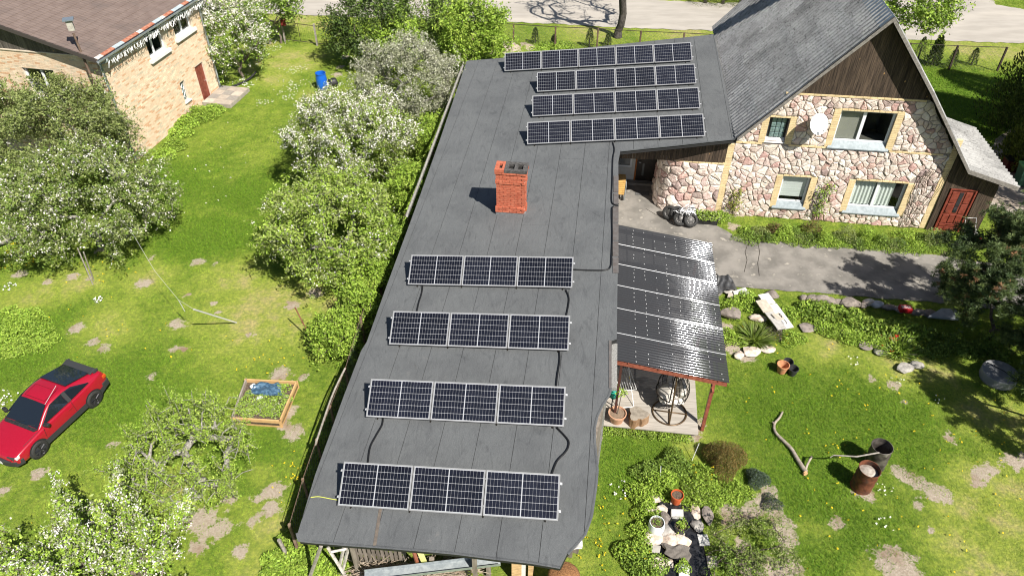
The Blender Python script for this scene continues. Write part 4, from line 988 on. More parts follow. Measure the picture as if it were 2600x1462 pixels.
# windows
def lwin(F, w, cols, nm='window', sill=True):
    a, b, c, d = w; D = -.12; k = MB(); fw = .08
    for (x0, x1, y0, y1) in ((a, b, c, c+fw), (a, b, d-fw, d), (a, a+fw, c+fw, d-fw), (b-fw, b, c+fw, d-fw)): k.obox(F(x0, y0, D-.06), F(x1, y0, 0)-F(x0, y0, 0), F(0, 0, .06)-F(0, 0, 0), UP*(y1-y0))
    for t in cols: k.obox(F(t-.05, c+fw, D-.06), F(.1, 0, 0)-F(0, 0, 0), F(0, 0, .062)-F(0, 0, 0), UP*(d-c-2*fw))
    win = k.build(nm, MT['pvc'], lh)
    xs = [a+fw]+[v for t in cols for v in (t-.05, t+.05)]+[b-fw]
    for x0, x1 in zip(xs[::2], xs[1::2]):
        g = MB(); g.obox(F(x0, c+fw, D-.03), F(x1, 0, 0)-F(x0, 0, 0), F(0, 0, .008)-F(0, 0, 0), UP*(d-c-2*fw)); g.build('pane', MT['glass'], win)
    r = MB(); r.obox(F(a-.05, c-.05, -.9), F(b+.05, 0, 0)-F(a-.05, 0, 0), F(0, 0, .04)-F(0, 0, 0), UP*(d-c+.1)); r.obox(F(a-.05, c-.06, -.9), F(b+.05, 0, 0)-F(a-.05, 0, 0), F(0, 0, .6)-F(0, 0, 0), UP*.03); r.obox(F(a-.05, d+.03, -.9), F(b+.05, 0, 0)-F(a-.05, 0, 0), F(0, 0, .6)-F(0, 0, 0), UP*.03); r.obox(F(a-.07, c-.05, -.9), F(.03, 0, 0)-F(0, 0, 0), F(0, 0, .6)-F(0, 0, 0), UP*(d-c+.1)); r.obox(F(b+.05, c-.05, -.9), F(.03, 0, 0)-F(0, 0, 0), F(0, 0, .6)-F(0, 0, 0), UP*(d-c+.1)); r.build('room', M('dim_green_room', (.05, .06, .055)), win)
    if sill:
        s = MB(); s.obox(F(a-.12, c-.16, -.05), F(b+.14, 0, 0)-F(a-.12, 0, 0), F(0, 0, .20)-F(0, 0, 0), UP*.15); s.build('sill', MT['white'], win)
    return win
lwin(L3, LWN['win1'], [4.15]); lwin(L3, LWN['win2'], [1.62]); lwin(Q3, SWN['swin'], [3.1])
a, b, c, d = LWN['lat']; k = MB(); k.obox(L3(a, c, -.16), LU*(b-a), LN*.02, UP*(d-c)); lw = k.build('window', M('grey_green_glass', (.10, .15, .145), rough=.15), lh)
k = MB()
for i in range(-3, 5):
    for s in (-1, 1):
        z0 = c+.25*i; p, q = (a, z0), (b, z0+s*.42)
        if s < 0: p, q = (a, z0+.42), (b, z0)
        if min(p[1], q[1]) > c-.02 and max(p[1], q[1]) < d+.02: k.tube([L3(p[0], p[1], -.12), L3(q[0], q[1], -.12)], .014, 4)
k.build('lattice', MT['pvc'], lw); k = MB(); k.obox(L3(a-.08, c-.08, -.05), LU*(b-a+.14), LN*.14, UP*.06); k.build('sill', MT['white'], lw)
a, b, c, d = LWN['door']; wd_ = (b-a)/7; k = MB(); k.obox(L3(a, c, -.14), LU*(b-a), LN*.04, UP*(d-c)); drl = k.build('door', MT['redwood'], lh)
for i in range(7):
    k = MB(); k.obox(L3(a+wd_*i+.004, c, -.10), LU*(wd_-.008), LN*.02, UP*(d-c)); k.build('plank', M('red_brown_door_boards', (.17, .04, .025), (.24, .07, .045), 7, .6, rnd=.12), drl)
k = MB(); k.tube([L3(a+.1, 1.05, -.08), L3(a+.1, 1.05, -.03), L3(a+.2, 1.05, -.03)], .012, 6); k.build('handle', MT['alu'], drl)
# roof
rfm = M('brown_sheet_roof', (.155, .115, .098), (.185, .14, .12), 2.5, .55, bump=(60, .002), c3=(.135, .105, .092), ns3=.7)
SLP = .285
def LR(t, w, h=0): return L3(t, LZ+.02+SLP*(w+.42)+h, -w)     # w metres in from the long wall
mb = MB(); nR = 62; x = -.42; rows_w = np.linspace(-.42, 9.0, 28)
mb.prism([LR(-.6, -.42, -.12), LR(LT+.42, -.42, -.12), LR(LT+.42, 9, -.12), LR(-.6, 9, -.12)], UP*.10); rfo = mb.build('roof', rfm, lh)
for i in range(8):
    t0, t1 = -.6+(LT+1.02)*i/8, -.6+(LT+1.02)*(i+1)/8; k = MB(); V = []; sgs = 12
    for r in range(27):
        for yy in (0, 1):
            w0 = rows_w[r]+(rows_w[r+1]-rows_w[r])*yy; 
            for j in range(sgs+1):
                tt = t0+(t1-t0)*j/sgs; V.append(LR(tt, w0, .012+.008*math.sin(j*math.pi/1.0+.5*math.pi*0)*0+.007*math.cos(j*math.pi)+(.014 if yy == 0 else 0)))
    n = sgs+1; k.add(V, [(r*2*n+yy*n+j, r*2*n+yy*n+j+1, r*2*n+(yy+1)*n+j+1, r*2*n+(yy+1)*n+j) for r in range(27) for yy in (0, 1) if r*2+yy+1 < 54 for j in range(sgs)]); k.build('roof_sheet', rfm, rfo)
k = MB(); k.obox(LR(LT+.42, -.44, -.16), LR(LT+.42, 9, -.16)-LR(LT+.42, -.44, -.16), LU*.03, UP*.17); k.build('barge_board', M('dark_barge', (.06, .05, .045)), lh)
# rust red and white flashing pieces along the eave
fl = [(.42, 'w'), (.8, 'r'), (.7, 'b'), (1.1, 'r'), (.35, 'w'), (.9, 'r'), (.6, 'b'), (.3, 'w'), (.7, 'r'), (.9, 'b'), (.5, 'r'), (1.0, 'b'), (.9, 'r')]
fm_ = {'w': M('white_flashing', (.7, .69, .66), (.5, .42, .36), 9, .6), 'r': M('rusty_red_flashing', (.30, .095, .055), (.42, .20, .13), 9, .8), 'b': M('blue_grey_flashing', (.42, .49, .52), (.33, .38, .4), 6, .5)}
t = LT+.40
for L_, c_ in fl:
    k = MB(); k.obox(LR(t, -.50, .005), -LU*(L_-.02), LR(0, -.34)-LR(0, -.50), UP*.03); k.build('eave_flashing', fm_[c_], lh); t -= L_
    if t < -.4: break
k = MB(); N = 20; pts = [LR(LT+.45-(LT+1)*i/N, -.50, -.10) for i in range(N+1)]
prof = [(-.06, .05), (-.05, -.02), (0, -.045), (.05, -.02), (.06, .05)]
k.add([p+LN*a+UP*b for p in pts for a, b in prof], [(i*5+j, i*5+j+1, (i+1)*5+j+1, (i+1)*5+j) for i in range(N) for j in range(4)]); k.build('gutter', MT['zinc'], lh)
pipem = M('grey_blue_drainpipe', (.26, .30, .30), (.34, .38, .38), 5, .5, .3)
for tt in (.03, LT-.10):
    k = MB(); top = LR(tt, -.50, -.14); k.tube([top, top-UP*.12, L3(tt, 4.85, .10), L3(tt, 2.5, .09), L3(tt, .15, .09), L3(tt-.05, .05, .22)], .05, 8); k.build('drainpipe', pipem, lh, smooth=True)
# gable boards facing the camera side
s = 0.0; gmz = planksmat('grey_brown_boards', (.07, .06, .052), (.14, .122, .105))
k = MB(); k.obox(Q3(0, 5.2, -.02), -LN*9, LU*.07, UP*.05); k.build('ledge', wallm, lh)
while s < 6.6:
    w0 = rb_.uniform(.10, .14); z0, z1 = LZ-.06+SLP*(s+.42), LZ-.06+SLP*(s+w0+.42)
    k = MB(); k.prism([Q3(s, 5.26), Q3(s+w0-.007, 5.26), Q3(s+w0-.007, z1), Q3(s, z0)], LU*(.02+rb_.random()*.006)); k.build('plank', gmz, lh); s += w0
# porch slab with tiles
ps = thing('porch_slab', 'low concrete doorstep with odd tiles by the brick house', 'step', L3(.8, 0, .8))
k = MB(); k.obox(L3(-.25, 0, .02), LU*2.15, LN*1.65, UP*.20); k.build('slab', M('doorstep_concrete', (.36, .32, .27), (.28, .25, .21), 4, .9), ps)
for i in range(4):
    for j in range(3):
        k = MB(); k.obox(L3(-.22+.53*i, .201, .05+.54*j), LU*.51, LN*.52, UP*.012); k.build('tile', [M('tile_a', (.42, .36, .30), (.34, .29, .24), 5, .85), M('tile_b', (.52, .45, .37), (.45, .38, .31), 5, .85), M('tile_c', (.30, .28, .24), (.25, .22, .2), 9, .85)][rb_.choice((0, 0, 0, 1, 2))], ps)
# icicle light string under the eave
k = MB(); rg = random.Random(9)
pts = [L3(LT-.02, 4.1+.9*i/6, .10+.03*rg.random()) for i in range(7)]+[L3(LT-.2-(LT-.3)*i/46, 5.02+.04*math.sin(i*.8), .40) for i in range(47)]
k.tube(pts, .014, 3)
for p in pts[6:]:
    for _ in range(3):
        q = p+LU*rg.uniform(-.09, .09); k.tube([q, q-UP*rg.uniform(.06, .14)+LU*rg.uniform(-.08, .08), q-UP*rg.uniform(.16, .34)+LU*rg.uniform(-.1, .1)], .014, 3)
for p in pts[:6]:
    k.tube([p, p+LU*rg.uniform(-.1, .1)-UP*.08, p+LU*rg.uniform(-.15, .15)-UP*.15], .006, 3)
o = k.build('light_string', M('white_wire', (.8, .8, .8), rough=.5)); tag(o, 'white icicle light string hanging under the eave of the brick house', 'lights')
k = MB(); k.tube(smooth([L3(.0, .08, .2), L3(-.6, .06, .55), L3(-1.4, .10, .95), L3(-2.1, .3, 1.2)]), .06, 8); o = k.build('drain_hose', MT['black'], smooth=True); tag(o, 'black drain hose lying beside the brick house doorstep', 'hose')
# ------------------------------------------------------------------ trees, shrubs, plants
def leafmesh(name, P, size, C, mat, aspect=1.7, up=.5, rng=None, dirs=None, mesh_only=False):
    n = len(P); rng = rng or NP
    nrm = rng.normal(0, 1, (n, 3)); nrm /= np.linalg.norm(nrm, axis=1)[:, None]; nrm[:, 2] = np.abs(nrm[:, 2])*(1-up)+up; nrm /= np.linalg.norm(nrm, axis=1)[:, None]
    a = dirs if dirs is not None else rng.normal(0, 1, (n, 3))
    a = a-nrm*np.sum(a*nrm, 1)[:, None] if dirs is None else a
    a /= np.linalg.norm(a, axis=1)[:, None]+1e-9; b = np.cross(nrm, a); b /= np.linalg.norm(b, axis=1)[:, None]+1e-9
    s = (np.asarray(size)*rng.uniform(.6, 1.35, n))[:, None]
    V = np.stack([P-a*s*aspect*.5, P+b*s*.42-a*s*.05+nrm*s*.12, P+a*s*aspect*.5, P-b*s*.42-a*s*.05+nrm*s*.12], 1).reshape(-1, 3)
    me = bpy.data.meshes.new(name); quickmesh(me, V, np.arange(4*n).reshape(n, 4))
    at = me.attributes.new('col', 'FLOAT_COLOR', 'POINT'); cc = np.ones((n, 4, 4), np.float32); cc[:, :, :3] = np.clip(C, 0, 1)[:, None, :]; at.data.foreach_set('color', cc.ravel())
    me.materials.append(mat); return me
def skeleton(base, fork, cc, cr, nt, seed, rmin=.008, trunk_r=.16, wob=.25, up=.15, shell=.45, shoots=0):
    r = np.random.default_rng(seed); base, fork, cc, cr = map(np.array, (base, fork, cc, cr))
    pos = [base]; par = [-1]
    for i in range(1, 5):
        t = i/4; pos.append(base*(1-t)+fork*t+(r.normal(0, .05, 3) if i < 4 else 0)); par.append(i-1)
    d = r.normal(0, 1, (nt*3, 3)); d /= np.linalg.norm(d, axis=1)[:, None]; d = d[d[:, 2] > -.75][:nt]
    T = cc+d*cr*(r.uniform(shell, 1, len(d))**.6)[:, None]*r.uniform(.8, 1.12, (len(d), 1))
    T = T[T[:, 2] > .35]; T = T[np.argsort(np.linalg.norm(T-fork, axis=1)+r.normal(0, .5, len(T)))]
    for k, t in enumerate(T):
        A = np.array(pos[4:]); dist = np.linalg.norm(A-t, axis=1)+np.where(A[:, 2] > t[2]+.4, .6, 0); j = int(np.argmin(dist))+4
        p0 = pos[j]; L = np.linalg.norm(t-p0); m = 1 if L < .35 else (2 if L < .9 else 4); last = j
        off = r.normal(0, wob*L*.25, 3); off[2] += up*L
        for i in range(1, m+1):
            s = i/m; pos.append(p0*(1-s)+t*s+off*math.sin(math.pi*s)+(r.normal(0, .03, 3) if i < m else 0)); par.append(last); last = len(pos)-1
    for k in range(shoots):
        j = r.integers(5, len(pos)); p0 = np.array(pos[j]); out = (p0-cc)/np.array(cr); dr = out*np.array([.45, .45, .2])+np.array([0, 0, 1.0])+r.normal(0, .12, 3); dr /= np.linalg.norm(dr); L = r.uniform(.35, .85); last = j
        for i in range(1, 5): pos.append(p0+dr*L*i/4+r.normal(0, .012, 3)); par.append(last); last = len(pos)-1
    n = len(pos); cnt = np.zeros(n); ch = np.zeros(n, int)
    for i in range(n-1, 0, -1):
        if cnt[i] == 0: cnt[i] = 1
        cnt[par[i]] += cnt[i]; ch[par[i]] += 1
    rad = rmin*cnt**.5; rad *= 1; rad = np.minimum(rad, trunk_r); rad[0] = min(trunk_r*1.25, rad[1]*1.3)
    return np.array(pos), np.array(par), rad
def branchmesh(name, pos, par, rad, mat):
    V, Fq = [], []; o = 0
    for big in (0, 1):
        idx = np.array([i for i in range(1, len(pos)) if (rad[i] > .03) == bool(big)]); n = 7 if big else 3
        if not len(idx): continue
        A, B = pos[par[idx]], pos[idx]; ra = np.minimum(rad[par[idx]], rad[idx]*1.6); rb = rad[idx]; t = B-A; t /= np.linalg.norm(t, axis=1)[:, None]+1e-9
        ref = np.where(np.abs(t[:, 2:3]) < .9, np.array([[0, 0, 1.]]), np.array([[1., 0, 0]])); x = np.cross(t, ref); x /= np.linalg.norm(x, axis=1)[:, None]; y = np.cross(t, x)
        th = 2*np.pi*np.arange(n)/n; cs, sn = np.cos(th), np.sin(th)
        ring = x[:, None, :]*cs[None, :, None]+y[:, None, :]*sn[None, :, None]
        v = np.concatenate([A[:, None]+ring*ra[:, None, None], B[:, None]+ring*rb[:, None, None]+t[:, None]*(.3*rb)[:, None, None]], 1)
        k = len(idx); base = o+np.arange(k)[:, None]*2*n; j = np.arange(n)
        f = np.stack([base+j, base+(j+1) % n, base+n+(j+1) % n, base+n+j], -1).reshape(-1, 4); V.append(v.reshape(-1, 3)); Fq.append(f); o += k*2*n
    me = bpy.data.meshes.new(name); quickmesh(me, np.concatenate(V), np.concatenate(Fq)); me.materials.append(mat); me.polygons.foreach_set('use_smooth', [True]*len(me.polygons)); return me
def twigpts(pos, par, rad, n, spread, r, rmax=.03, tip=1.0):
    idx = np.array([i for i in range(5, len(pos)) if rad[i] < rmax]); i = r.choice(idx, n); t = r.random(n)[:, None]**tip
    p = pos[par[i]]*(1-t)+pos[i]*t; g = r.normal(0, 1, (n, 3)); g *= spread*r.random((n, 1))**.5; return p+g, i
def pal(cols, n, r, key=None, jit=.18):
    cols = np.array(cols); k = r.integers(0, len(cols), n) if key is None else (key*7919 % 97) % len(cols)
    w = r.random((n, 1))*.5; c = cols[k]*(1-w)+cols[r.integers(0, len(cols), n)]*w; return c*(1+r.normal(0, jit, (n, 1)))
GREEN = [(.13, .21, .032), (.18, .27, .042), (.23, .32, .06), (.11, .18, .032)]
LIME = [(.27, .40, .05), (.22, .34, .04), (.34, .44, .075), (.16, .26, .03)]
OLIVE = [(.17, .215, .06), (.22, .265, .08), (.27, .30, .115), (.13, .17, .05)]
SILVER = [(.28, .29, .19), (.36, .37, .26), (.22, .24, .13), (.42, .42, .32)]
WHITE = [(.82, .80, .76), (.86, .85, .80), (.78, .72, .70)]
DARKG = [(.035, .06, .018), (.055, .09, .022), (.075, .115, .028), (.10, .14, .035)]
def tree(name, label, cat, cpx, cz, cr, base=None, nt=170, nleaf=16000, lsize=.055, cols=GREEN, nblos=0, bcols=WHITE, bsize=.056, spread=.2, seed=1, bark='bark', trunk_r=.14, fork=None, group=None, wob=.3, up=.12, shell=.45, bup=0.0, tip=.7, leafmat_='leaf', rmin=.008, shoots=0):
    c = G(*cpx, cz); b = Vector(base) if base is not None else Vector((c.x, c.y, 0)); f = fork if fork is not None else max(.5, cz-cr[2]*.75)
    fk = b.lerp(c, .55); fk = Vector((fk.x, fk.y, f)); r = np.random.default_rng(seed)
    pos, par, rad = skeleton(b, fk, c, cr, nt, seed, trunk_r=trunk_r, wob=wob, up=up, shell=shell, rmin=rmin, shoots=shoots)
    e = thing(name, label, cat, b, group=group); obj('trunk', branchmesh('trunk', pos, par, rad, MT[bark]), e)
    P, key = twigpts(pos, par, rad, nleaf//9, spread, r, tip=tip); P = np.repeat(P, 9, 0)+r.normal(0, 1, (len(P)*9, 3))*lsize*1.15; key = np.repeat(np.arange(nleaf//9), 9); nleaf = len(P)
    obj('crown', leafmesh('crown', P, lsize, pal(cols, nleaf, r, key), MT[leafmat_], up=.25, rng=r), e)
    if nblos:
        k = max(1, nblos//4); P, key = twigpts(pos, par, rad, k*2, spread*.8, r, tip=tip); w = P[:, 2]+r.normal(0, cr[2]*.5, len(P)); P = P[np.argsort(-w)[:k]] if bup else P[:k]
        P = np.repeat(P, 4, 0)+r.normal(0, bsize*.75, (len(P)*4, 3)); obj('blossom', leafmesh('blossom', P, bsize, pal(bcols, len(P), r, jit=.05), MT['petal'], aspect=1.1, up=.45, rng=r), e)
    return e
tree('apple_tree', 'olive leaved apple tree overhanging the corner of the brick house', 'tree', (120, 315), 2.9, (4.0, 3.0, 2.0), nt=330, nleaf=52000, lsize=.058, cols=OLIVE, nblos=900, spread=.24, seed=3, shell=.4, bark='barkpale')
tree('apple_tree', 'broad apple tree dotted with white blossom and propped with sticks', 'tree', (205, 505), 2.3, (3.7, 3.2, 1.9), nt=320, nleaf=50000, lsize=.058, cols=OLIVE+GREEN[:2], nblos=11000, spread=.24, seed=5, shell=.4, bark='barkpale')
tree('apple_tree', 'apple tree thick with white blossom in the hedge row', 'tree', (890, 345), 2.5, (3.1, 3.1, 1.9), nt=300, nleaf=36000, lsize=.056, cols=OLIVE+LIME[:2], nblos=20000, spread=.24, seed=8, shell=.4, bark='barkpale', bup=1)
tree('apple_tree', 'fresh green apple tree with few blossoms and pale twisted boughs', 'tree', (838, 570), 2.1, (2.6, 2.9, 1.7), nt=300, nleaf=40000, lsize=.058, cols=LIME[:3]+OLIVE[1:3], nblos=2600, spread=.24, seed=9, shell=.4, bark='barkpale', wob=.5)
tree('wild_plum_tree', 'silvery grey plum tree with tiny leaves beside the felt roof', 'tree', (1035, 200), 2.4, (3.0, 3.2, 2.1), nt=320, nleaf=36000, lsize=.052, cols=SILVER, nblos=1500, spread=.24, seed=12, shell=.4, bark='barkpale')
tree('pear_tree', 'dense white flowering pear tree behind the brick house', 'tree', (590, 85), 2.6, (2.3, 2.4, 2.4), nt=190, nleaf=15000, lsize=.07, cols=GREEN+LIME[:1], nblos=15000, bsize=.07, spread=.28, seed=14, bup=1)
tree('pear_tree', 'white blossoming young tree with upright flowering shoots near the red car', 'tree', (225, 1450), 1.35, (2.7, 1.9, 1.25), nt=260, nleaf=26000, lsize=.05, cols=LIME+SILVER[:1], nblos=12500, bsize=.042, spread=.09, seed=15, bark='bark', wob=.15, up=.3, shell=.15, trunk_r=.05, shoots=170)
tree('plum_tree', 'sparse small tree with tangled pale branches by the raised bed', 'tree', (480, 1150), 1.35, (2.0, 1.95, 1.15), nt=380, nleaf=26000, lsize=.034, cols=LIME[:3]+OLIVE[:2], spread=.13, seed=17, bark='barkpale', wob=.6, trunk_r=.1, fork=.5, rmin=.010, shoots=40)
for (px, z, cr, cols, sd, lab, nm, nl) in (
    ((925, 65), 2.4, (2.4, 2.2, 2.2), DARKG+GREEN[:1], 21, 'dark green bushy tree next to the wire gate', 'leafy_tree', 14000),
    ((1085, 25), 2.6, (2.5, 2.2, 2.2), GREEN+DARKG[2:], 22, 'mid green tree with a thin pale stem behind the silvery plum', 'leafy_tree', 13000),
    ((1200, 85), 2.2, (2.1, 2.3, 2.1), LIME, 23, 'lime green leafy tree beside the sand heap', 'leafy_tree', 17000),
    ((1000, 110), 1.7, (1.9, 1.8, 1.5), LIME, 24, 'low lime green shrub between the dark tree and the silvery plum', 'leafy_shrub', 11000)):
    tree(nm, lab, 'tree' if 'tree' in nm else 'shrub', px, z, cr, nt=140, nleaf=nl, lsize=.085, cols=cols, spread=.33, seed=sd)
tree('birch_tree', 'light green tree hanging over the road beside the house gable', 'tree', (2330, 15), 4.5, (2.3, 2.0, 1.9), nt=150, nleaf=9000, lsize=.09, cols=LIME+GREEN[:2], spread=.3, seed=26, base=tuple(G(2250, -45)), fork=2.4)
tree('leafy_tree', 'green tree at the edge of the road behind the pear blossom', 'tree', (690, -5), 2.8, (2.0, 1.8, 2.0), nt=120, nleaf=9000, lsize=.09, cols=GREEN+LIME[:1], spread=.33, seed=27)
# hedge shrubs along the outbuilding
for i, (px, z, cr, lab) in enumerate((((1098, 345), 1.3, (.8, 1.5, 1.0), 'bright green hedge shrub beside the pale roof gutter'), ((1045, 480), 1.3, (.95, 1.6, 1.05), 'rounded bright green hedge shrub touching the roof edge'), ((985, 610), 1.2, (.85, 1.2, .95), 'green hedge shrub just past the end of the gutter'),
    ((930, 690), 1.1, (.9, 1.0, .9), 'yellow green hedge shrub below the twisted apple tree'), ((915, 775), .9, (.75, .9, .7), 'loose hedge shrub with twiggy gaps along the wire fence'), ((850, 855), .75, (.95, .9, .65), 'low spreading shrub at the foot of the rusty pole'))):
    tree('hedge_shrub', lab, 'shrub', px, z, cr, nt=95, nleaf=[13000, 14000, 11000, 9500, 7000, 7000][i], lsize=.055, cols=LIME if i != 2 else LIME+GREEN, spread=.2, seed=31+i, fork=.25, trunk_r=.05, group='hedge shrubs along the outbuilding')
# forked roadside tree: bare limbs above the picture throw their shadow on the road
tb_ = G(1568, 95); r = np.random.default_rng(41)
pos, par, rad = skeleton(tb_, tb_+Vector((.2, 0, 1.5)), tb_+Vector((.8, .5, 6.6)), (3.2, 2.6, 3.4), 230, 41, trunk_r=.33, wob=.2, up=.2, rmin=.021)
e = thing('roadside_tree', 'dark forked tree trunk standing between wire fence and road', 'tree', tb_); obj('trunk', branchmesh('trunk', pos, par, rad, MT['barkdark']), e)
P, key = twigpts(pos, par, rad, 2600, .25, r); obj('crown', leafmesh('crown', P, .07, pal(LIME, 2600, r, key), MT['leaf'], rng=r), e)
# conifers
def pine(label, base, h, cr, n, seed, cols, brown=0.0, clear=.4):
    r = np.random.default_rng(seed); b = np.array(base); e = thing('pine_tree', label, 'tree', base)
    cc = b+np.array([0, 0, h*.55]); pos, par, rad = skeleton(b, b+np.array([0, 0, clear]), cc, (cr, cr, h*.5), 130, seed, trunk_r=.14, up=-.02)
    obj('trunk', branchmesh('trunk', pos, par, rad, MT['barkdark']), e)
    k = n//26; C, key = twigpts(pos, par, rad, k, .18, r, tip=.5); col = pal(cols, k, r, key); br = r.random(k) < brown; col[br] = pal([(.30, .16, .08), (.24, .13, .07)], int(br.sum()), r)
    P = np.repeat(C, 26, 0); D = r.normal(0, 1, P.shape); D[:, 2] = D[:, 2]*.7+.35; D /= np.linalg.norm(D, axis=1)[:, None]; P = P+D*.065
    obj('crown', leafmesh('crown', P, .022, np.repeat(col, 26, 0)*(1+r.normal(0, .15, (len(P), 1))), MT['needle'], aspect=6, up=.1, rng=r, dirs=D), e); return e
PINE = [(.07, .105, .035), (.10, .14, .045), (.14, .18, .06), (.05, .08, .03)]
pine('tall dark pine with browning tips beside the driveway', (16.7, 18.6, 0), 5.0, 2.6, 190000, 51, PINE, .035)
pine('broad pine shading the round concrete cover', (17.6, 14.4, 0), 5.4, 3.0, 150000, 52, PINE, .02)
pine('dark pine behind the round concrete cover', (18.6, 17.2, 0), 4.6, 2.2, 90000, 53, PINE, .02)
def thuja(label, base, h, rr_, n, seed, cols, name='thuja_tree', cat='tree', group=None):
    r = np.random.default_rng(seed); b = np.array(base); e = thing(name, label, cat, base, group=group)
    z = r.random(n)**.8; prof = rr_*np.minimum(1, (1.02-z)*1.9)**.75*(.85+.15*np.sin(z*9)); a = r.uniform(0, 2*np.pi, n); lob = 1+.16*np.sin(a*5+z*7)+.12*np.sin(a*11-z*13)
    R = prof*lob*r.uniform(.62, 1.04, n); P = b+np.stack([R*np.cos(a), R*np.sin(a), .05+z*h], 1)
    D = np.stack([np.cos(a)*.5, np.sin(a)*.5, np.ones(n)], 1)+r.normal(0, .3, (n, 3)); D /= np.linalg.norm(D, axis=1)[:, None]
    obj('crown', leafmesh('crown', P, .075 if h > 1.5 else .03, pal(cols, n, r), MT['needle'], aspect=2.2, up=.1, rng=r, dirs=D), e)
    k = MB(); k.tube([b, b+np.array([0, 0, h*.8])], [.1*rr_+.02, .01], 6); k.build('trunk', MT['barkdark'], e); return e
TH = [(.05, .085, .02), (.08, .12, .025), (.11, .15, .03), (.035, .06, .018)]
thuja('very tall dark thuja at the corner of the wire fence', tuple(G(2625, 350)), 8.0, 2.5, 42000, 61, TH)
for i, (x, y, lab) in enumerate(((25.6, 25.2, 'dark thuja standing past the bins'), (26.8, 28.4, 'broad dark thuja in the row beside the gravel yard'), (28.4, 31.6, 'dark thuja next to the tall corner thuja'), (30.0, 35.0, 'dark thuja beyond the tall corner thuja'))): thuja(lab, (x, y, 0), 9.0, 2.3, 20000, 63+i, TH)
thuja('dense golden green thuja beside the green wheelie bin', tuple(G(2600, 425)), 3.6, 1.2, 14000, 62, [(.12, .15, .025), (.09, .12, .02), (.16, .19, .035)])
for i, (x, y, h) in enumerate(((1359, 112, 1.0), (1406, 118, .7), (1496, 120, 1.15), (1543, 117, .8), (2365, 165, 1.7), (2412, 172, 1.1), (2465, 166, 1.0), (2330, 150, 1.3))):
    thuja(('small thuja seedling by the fence between sand heap and forked tree' if x < 2000 else 'dark thuja seedling by the fence behind the house gable'), tuple(G(x, y)), h, .30*h**.6, 1500, 70+i, TH, 'thuja_seedling', 'shrub', 'thuja seedlings along the fence')
for i, (x, y) in enumerate(((1790, 8), (1835, 10), (1880, 8), (1925, 4), (1760, -6))):
    thuja('clipped thuja in the hedge across the road', tuple(G(x, y)), 1.5, 1.25, 5000, 80+i, [(.12, .16, .025), (.16, .21, .03), (.08, .12, .02)], 'thuja_hedge', 'hedge', 'thuja hedge across the road')
# leafy clumps and flowers
def clump(name, label, p, rad, h, n, ls, cols, seed, cat='plant', group=None, blade=False, flowers=None, zb=0.0):
    n, ls = (int(n*1.6), ls*.8) if not blade else (n, ls)
    r = np.random.default_rng(seed); e = thing(name, label, cat, (p[0], p[1], zb), group=group); b = np.array((p[0], p[1], zb))
    a = r.uniform(0, 2*np.pi, n); q = r.random(n)**.5; R = rad*q*(1+.25*np.sin(a*3+seed)); zz = h*(1-q**2*.75)*r.uniform(.25, 1, n)
    P = b+np.stack([R*np.cos(a), R*np.sin(a), zz+.02], 1)
    if blade:
        D = np.stack([np.cos(a)*(.25+q), np.sin(a)*(.25+q), 1.15-.8*q], 1)+r.normal(0, .15, (n, 3)); D /= np.linalg.norm(D, axis=1)[:, None]; P = b+np.stack([R*.5*np.cos(a), R*.5*np.sin(a), np.zeros(n)], 1)+D*(h*.55)
        obj('leaves', leafmesh('leaves', P, ls, pal(cols, n, r), MT['leaf'], aspect=h/ls*1.05, up=.3, rng=r, dirs=D), e)
    else: obj('leaves', leafmesh('leaves', P, ls, pal(cols, n, r), MT['leaf'], up=.4, rng=r), e)
    if flowers:
        fc, fn, fs = flowers; k = r.integers(0, n, fn); Pf = np.repeat(P[k]+np.array([0, 0, h*.18]), 5, 0)+r.normal(0, fs*.4, (fn*5, 3)); obj('flowers', leafmesh('flowers', Pf, fs, pal([fc], fn*5, r, jit=.08), MT['petal'], aspect=1.1, up=.3, rng=r), e)
    return e
def mass(name, label, cat, spots, rad, h, n, ls, cols, seed, flowers=None):
    r = np.random.default_rng(seed); P, C = [], []; n = int(n*1.6); ls *= .8
    for (x, y) in spots:
        g = G(x, y); R0, h0 = r.uniform(*rad), r.uniform(*h); a = r.uniform(0, 2*np.pi, n); q = r.random(n)**.5; R = R0*q*(1+.25*np.sin(a*3+r.random()*6))
        P.append(np.stack([g.x+R*np.cos(a), g.y+R*np.sin(a), .02+h0*(1-q**2*.75)*r.uniform(.25, 1, n)], 1)); C.append(pal(cols, n, r)*r.uniform(.8, 1.15))
    P, C = np.concatenate(P), np.concatenate(C)
    if flowers: k = r.integers(0, len(P), flowers[1]*len(spots)); P = np.concatenate([P, np.repeat(P[k]+np.array([0, 0, .06]), 4, 0)+r.normal(0, .015, (len(k)*4, 3))]); C = np.concatenate([C, np.tile(flowers[0], (len(k)*4, 1))])
    o = obj(name, leafmesh(name, P, ls, C, MT['leaf'], up=.4, rng=r)); tag(o, label, cat, kind='stuff'); return o
YEL, RED, WHI = (.80, .60, .03), (.55, .02, .015), (.85, .85, .82)
cl = 100
def bed(spec):
    global cl
    for (nm, lab, x, y, rad, h, n, ls, cols, kw) in spec:
        g = G(x, y); clump(nm, lab, (g.x, g.y), rad, h, n, ls, cols, cl, **kw); cl += 1
